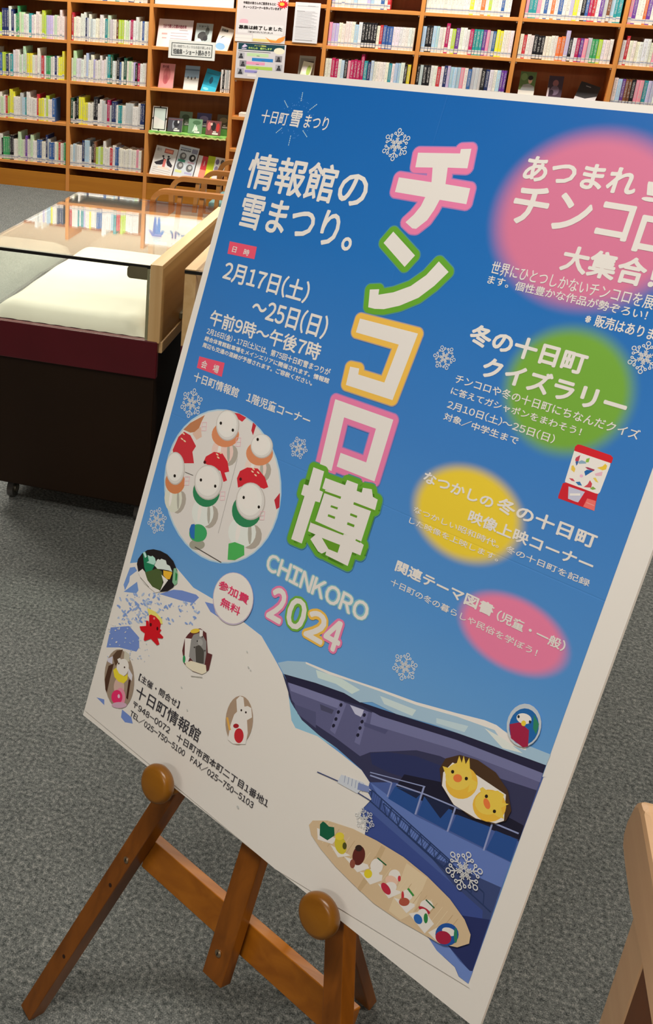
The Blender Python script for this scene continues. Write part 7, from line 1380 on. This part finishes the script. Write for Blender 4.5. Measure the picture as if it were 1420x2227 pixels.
# printed sky: blue from deep to light with four soft coloured patches (all of it ink)
BG,nt,b=nodes('printed_sky',.34,.45)
tc=N(nt,'ShaderNodeTexCoord'); sp=N(nt,'ShaderNodeSeparateXYZ'); nt.links.new(tc.outputs['Object'],sp.inputs[0])
mr=N(nt,'ShaderNodeMapRange'); nt.links.new(sp.outputs['Y'],mr.inputs[0]); mr.inputs[1].default_value=0; mr.inputs[2].default_value=-1.0
colr=ramp(nt,mr.outputs[0],[(0,ink('#0d5a9f')),(.22,ink('#2067aa')),(.42,ink('#3a75b4')),(.62,ink('#5088c0')),(.75,ink('#6597c6')),(1,ink('#709fc8'))])
for cx,cy,rx,ry,c in ((.548,.128,.108,.094,'#cc708c'),(.5865,.3138,.071,.069,'#709f38'),(.5190,.4850,.069,.054,'#ecbf35'),(.6165,.592,.064,.040,'#dd7796')):
    m=N(nt,'ShaderNodeMapping',vector_type='TEXTURE'); m.inputs['Location'].default_value=(cx,-cy,0); m.inputs['Scale'].default_value=(rx,ry,1); nt.links.new(tc.outputs['Object'],m.inputs[0])
    ln=N(nt,'ShaderNodeVectorMath',operation='LENGTH'); nt.links.new(m.outputs[0],ln.inputs[0])
    k=N(nt,'ShaderNodeMapRange',interpolation_type='SMOOTHSTEP'); nt.links.new(ln.outputs['Value'],k.inputs[0]); k.inputs[1].default_value=1.16; k.inputs[2].default_value=.84
    x=N(nt,'ShaderNodeMix',data_type='RGBA'); nt.links.new(k.outputs[0],x.inputs[0]); nt.links.new(colr,x.inputs[6]); x.inputs[7].default_value=(*ink(c),1); colr=x.outputs[2]
nt.links.new(colr,b.inputs['Base Color'])
n1=N(nt,'ShaderNodeTexNoise'); n1.inputs['Scale'].default_value=7; nt.links.new(tc.outputs['Object'],n1.inputs['Vector'])
def crease(sock,at):
    s=N(nt,'ShaderNodeMath',operation='SUBTRACT'); nt.links.new(sock,s.inputs[0]); s.inputs[1].default_value=at
    a=N(nt,'ShaderNodeMath',operation='ABSOLUTE'); nt.links.new(s.outputs[0],a.inputs[0])
    q=N(nt,'ShaderNodeMapRange'); nt.links.new(a.outputs[0],q.inputs[0]); q.inputs[1].default_value=0; q.inputs[2].default_value=.0012; q.inputs[3].default_value=-.10; q.inputs[4].default_value=0; return q.outputs[0]
s=n1.outputs[0]
for c_ in (crease(sp.outputs['X'],.325),crease(sp.outputs['Y'],-.515)):
    q=N(nt,'ShaderNodeMath',operation='ADD'); nt.links.new(s,q.inputs[0]); nt.links.new(c_,q.inputs[1]); s=q.outputs[0]
bp=N(nt,'ShaderNodeBump'); bp.inputs['Strength'].default_value=.35; bp.inputs['Distance'].default_value=.004; nt.links.new(s,bp.inputs['Height']); nt.links.new(bp.outputs[0],b.inputs['Normal'])
bgo=[54,93,93,1032,120,3000,132,5159,128,7200,120,8822,150,9300,300,9890,7007,9890,7006,8000,7005,3758,7000,80]
colour_mesh('printed_sky',[((1,1,1),uvp(bgo,2.5e-4))],poster,BG)
Z0={'printed_tag':.0004,'printed_bridge_picture':.0004,'printed_snow_hill':.0012}
for nm,pl in PICTURES:
    z=Z0.get(nm,.0023)
    if nm in('printed_doll_photo','printed_capsule_machine'): z=.0004
    colour_mesh(nm,[(ink(c),uvp(a,z+i*4e-6)) for i,(c,a) in enumerate(pl)],poster)
# title characters with coloured halos
def ring_copies(polys,r,n,z): 
    out=[]
    m=0
    for k in range(n):
        a=math.tau*k/n
        for p in polys: out.append([(x+r*math.cos(a),y+r*math.sin(a),z+(m%32)*4e-6) for x,y,_ in p]); m+=1
    return out
for i,(c,wh,cut) in enumerate(TITLES):
    ps=[uvp(a,0) for a in wh]; base=.0004
    sky=lin('#3571b4'); soft=lin(c); hexs=tuple(.55*sky[j]+.45*soft[j] for j in range(3)); soft2=tuple(min(.86,hexs[j]*.80/WHITE[j]) for j in range(3))
    colour_mesh('printed_halo',[(soft2,p) for p in ring_copies(ps,.0086,26,base-.00014+i*1.6e-4)],poster)
    colour_mesh('printed_halo',[(ink(c),p) for p in ring_copies(ps,.0072,26,base+i*1.6e-4)],poster)
    colour_mesh('printed_character',[((.80,.80,.80),uvp(a,base+i*1.6e-4+1.4e-4+j*4e-6)) for j,a in enumerate(wh)],poster)
    if cut: colour_mesh('printed_counter',[(ink('#5f8f24'),uvp(a,base+i*1.6e-4+1.8e-4+j*4e-6)) for j,a in enumerate(cut)],poster)
for ch,x0,y0,x1,y1,c in YEARS:
    bxx=(x0/1e4,-y1/1e4,x1/1e4,-y0/1e4)
    text_mesh('printed_halo',ch,tuple(v+d for v,d in zip(bxx,(-.0030,-.0030,.0030,.0030))),.0010,ink(c),poster,.0052,n=14)
    text_mesh('printed_digit',ch,bxx,.0011,(.8,.8,.8),poster,.0016)
for nm,s,x0,y0,x1,y1,c,bo in TEXTS:
    h=(y1-y0)/1e4; z=.0006; rgb=(.80,.80,.80)
    if c=='k': z=.0023; rgb=(.035,.035,.05)
    elif c!='w': z=.0029; rgb=ink(c)
    if s=='CHINKORO': text_mesh('printed_halo',s,(x0/1e4-.0014,-y1/1e4-.0014,x1/1e4+.0014,-y0/1e4+.0014),z-1e-4,ink('#7fb0b8'),poster,.0026)
    text_mesh(nm,s,(x0/1e4,-y1/1e4,x1/1e4,-y0/1e4),z,rgb,poster,bo*(.0185 if h<.012 else min(h,.03)) if bo else (.00022 if c=='w' else .00010))
def snowflake(u,v,R,z):
    P_=[]
    def seg(ax,ay,bx_,by,w):
        dx,dy=bx_-ax,by-ay; l=math.hypot(dx,dy); nx,ny=-dy/l*w/2,dx/l*w/2
        P_.append([(ax+nx,ay+ny,z),(bx_+nx,by+ny,z),(bx_-nx,by-ny,z),(ax-nx,ay-ny,z)])
    def ringp(cx,cy,r,w):
        for i in range(10):
            a,b2=math.tau*i/10,math.tau*(i+1)/10; P_.append([(cx+q*math.cos(t_),cy+q*math.sin(t_),z) for q,t_ in ((r-w/2,a),(r+w/2,a),(r+w/2,b2),(r-w/2,b2))])
    w=R*.055
    for k in range(6):
        a=math.tau*k/6+math.radians(30 if R>.016 else 0)+.05; c,s=math.cos(a),math.sin(a); f=lambda p,q:(u+R*(p*c-q*s),-v+R*(p*s+q*c))
        seg(*f(.12,0),*f(.74,0),w); ringp(*f(.86,0),R*.12,w)
        for sg in (1,-1): seg(*f(.48,0),*f(.62,sg*.17),w); ringp(*f(.68,sg*.24),R*.07,w); seg(*f(.30,0),*f(.40,sg*.12),w)
        for sg in (1,-1): seg(*f(.12,0),*f(.24,sg*.10),w); seg(*f(.24,sg*.10),*f(.36,0),w)
    ringp(u,-v,R*.11,w)
    return P_
for i,(u,v,R) in enumerate(FLAKES):
    colour_mesh('printed_snowflake',[((.74,.78,.82),p) for p in snowflake(u/1e4,v/1e4,R/1e4,.0023 if v>8000 else .0007)],poster)
ps=[]; rr=random.Random(2)
for a in STREAKS:
    x0,y0,x1,y1=[q/1e4 for q in a]; l=math.hypot(x1-x0,y1-y0)
    for i in range(5):
        t0=i/5; t1=t0+.15; nx,ny=-(y1-y0)/l*.0006,(x1-x0)/l*.0006
        q0=(x0+(x1-x0)*t0,y0+(y1-y0)*t0); q1=(x0+(x1-x0)*t1,y0+(y1-y0)*t1)
        ps.append((ink('#a9c6e8'),[(q0[0]+nx,-q0[1]-ny,.0006),(q1[0]+nx,-q1[1]-ny,.0006),(q1[0]-nx,-q1[1]+ny,.0006),(q0[0]-nx,-q0[1]+ny,.0006)]))
for i in range(60):
    a=rr.uniform(0,math.tau); r=rr.uniform(.018,.030); cx,cy=.097+r*math.cos(a),.060+r*math.sin(a)*.95
    ps.append((ink('#5f93cc'),[(cx+.0006*math.cos(j*math.tau/6),-cy+.0006*math.sin(j*math.tau/6),.0006) for j in range(6)]))
colour_mesh('printed_firework',ps,poster)

# easel
ez=thing('easel','brown wooden display easel with two round pegs holding the large blue poster','easel',(-.14,1.12,0))
EO=Vector((-.14,1.12,0))
def bar(name,a,b,w,d,off,mat,wdir=None,cap=False,bevel=.0015):
    """bar in the easel plane from (u,v) a to b, w wide, from off to off+d behind the printed face"""
    A=Vector((a[0],a[1]));B=Vector((b[0],b[1])); dd=(B-A).normalized(); n=Vector((dd.y,-dd.x)) if wdir is None else Vector(wdir)
    c=[]
    for e in (-1,1):
        for o_ in (off,off+d):
            for p in (A,B): q=p+n*(w/2*e); c.append(PW(q.x,q.y,o_)-EO)
    bm=bmesh.new(); hexa(bm,c); return fin(name,bm,mat,ez,bevel=bevel)
def foot_v(u0,v0,du):  # where a leg line reaches the floor
    return v0
# front legs: lines u = .364 -/+ (.177+.293*(v-1.03)) ; cut at the floor
def leg(sgn):
    f=(lambda v:.364-(.1697+.309*(v-1.064))) if sgn<0 else (lambda v:.364+(.158+.32*(v-1.064)))
    off=.012; vt=.52
    vb=1.55
    for _ in range(30): vb+= PW(f(vb),vb,off+.012).z/.9474
    return bar('leg',(f(vt),vt),(f(vb)+0,vb-.002),.029,.030,off,EAS[2])
LL=leg(-1); RL=leg(1)
bar('mast',(.3665,.30),(.3665,1.247),.037,.022,.012,EAS[2])
bar('crossbar',(.166,1.181),(.562,1.181),.052,.022,.0425,BARW,wdir=(0,1))
bar('head_block',(.330,.53),(.398,.53),.06,.02,.037,EAS[0],wdir=(0,1))
# rear leg
a=PW(.366,.90,.050)-EO; b_=Vector((.068,1.312,.002))-EO; d=(b_-a).normalized(); sx=UU*.016; sy=d.cross(UU).normalized()*.011
bm=bmesh.new(); hexa(bm,[a-sx-sy,b_-sx-sy,a-sx+sy,b_-sx+sy,a+sx-sy,b_+sx-sy,a+sx+sy,b_+sx+sy]); o=fin('rear_leg',bm,EAS[2],ez,bevel=.002)
for u,v in ((.2122,1.0195),(.5164,1.0205)):
    bm=bmesh.new(); p=PW(u,v,-.044)-EO
    lathe(bm,p,NN,[(0,.0205),(.0015,.0245),(.005,.0275),(.011,.0285),(.017,.0272),(.021,.0240),(.0225,.021)]); lathe(bm,PW(u,1.0375,-.024)-EO,NN,[(0,.0072),(.036,.0072)],16); o=fin('peg',bm,PEGW,ez,smooth=True)
    o.data.set_sharp_from_angle(angle=math.radians(40)) if hasattr(o.data,'set_sharp_from_angle') else None
def screw(u,v,r,off,hole=False):
    bm=bmesh.new(); p=PW(u,v,off)-EO
    if hole: lathe(bm,p,NN,[(0,r),(.0006,r)],14); fin('screw_hole',bm,plain('hole_dark','#2a1206',.7),ez); return
    lathe(bm,p,NN,[(0,r*.55),(.0012,r),(.0028,r)],18); s=fin('screw',bm,BRASS,ez)
    bm=bmesh.new(); c=PW(u,v,off-.0003)-EO; hexa(bm,[c+UU*a_+VV*b2+NN*c2 for a_ in(-.0007,.0007) for b2 in (-r*.5,r*.5) for c2 in (0,.0003)]); fin('slot',bm,BLACK,s)
screw(.1591,1.192,.0052,.0095); screw(.3651,1.2041,.0055,.0095)
screw(.142,1.2483,.0032,.0114,True); screw(.0891,1.4169,.0032,.0114,True)
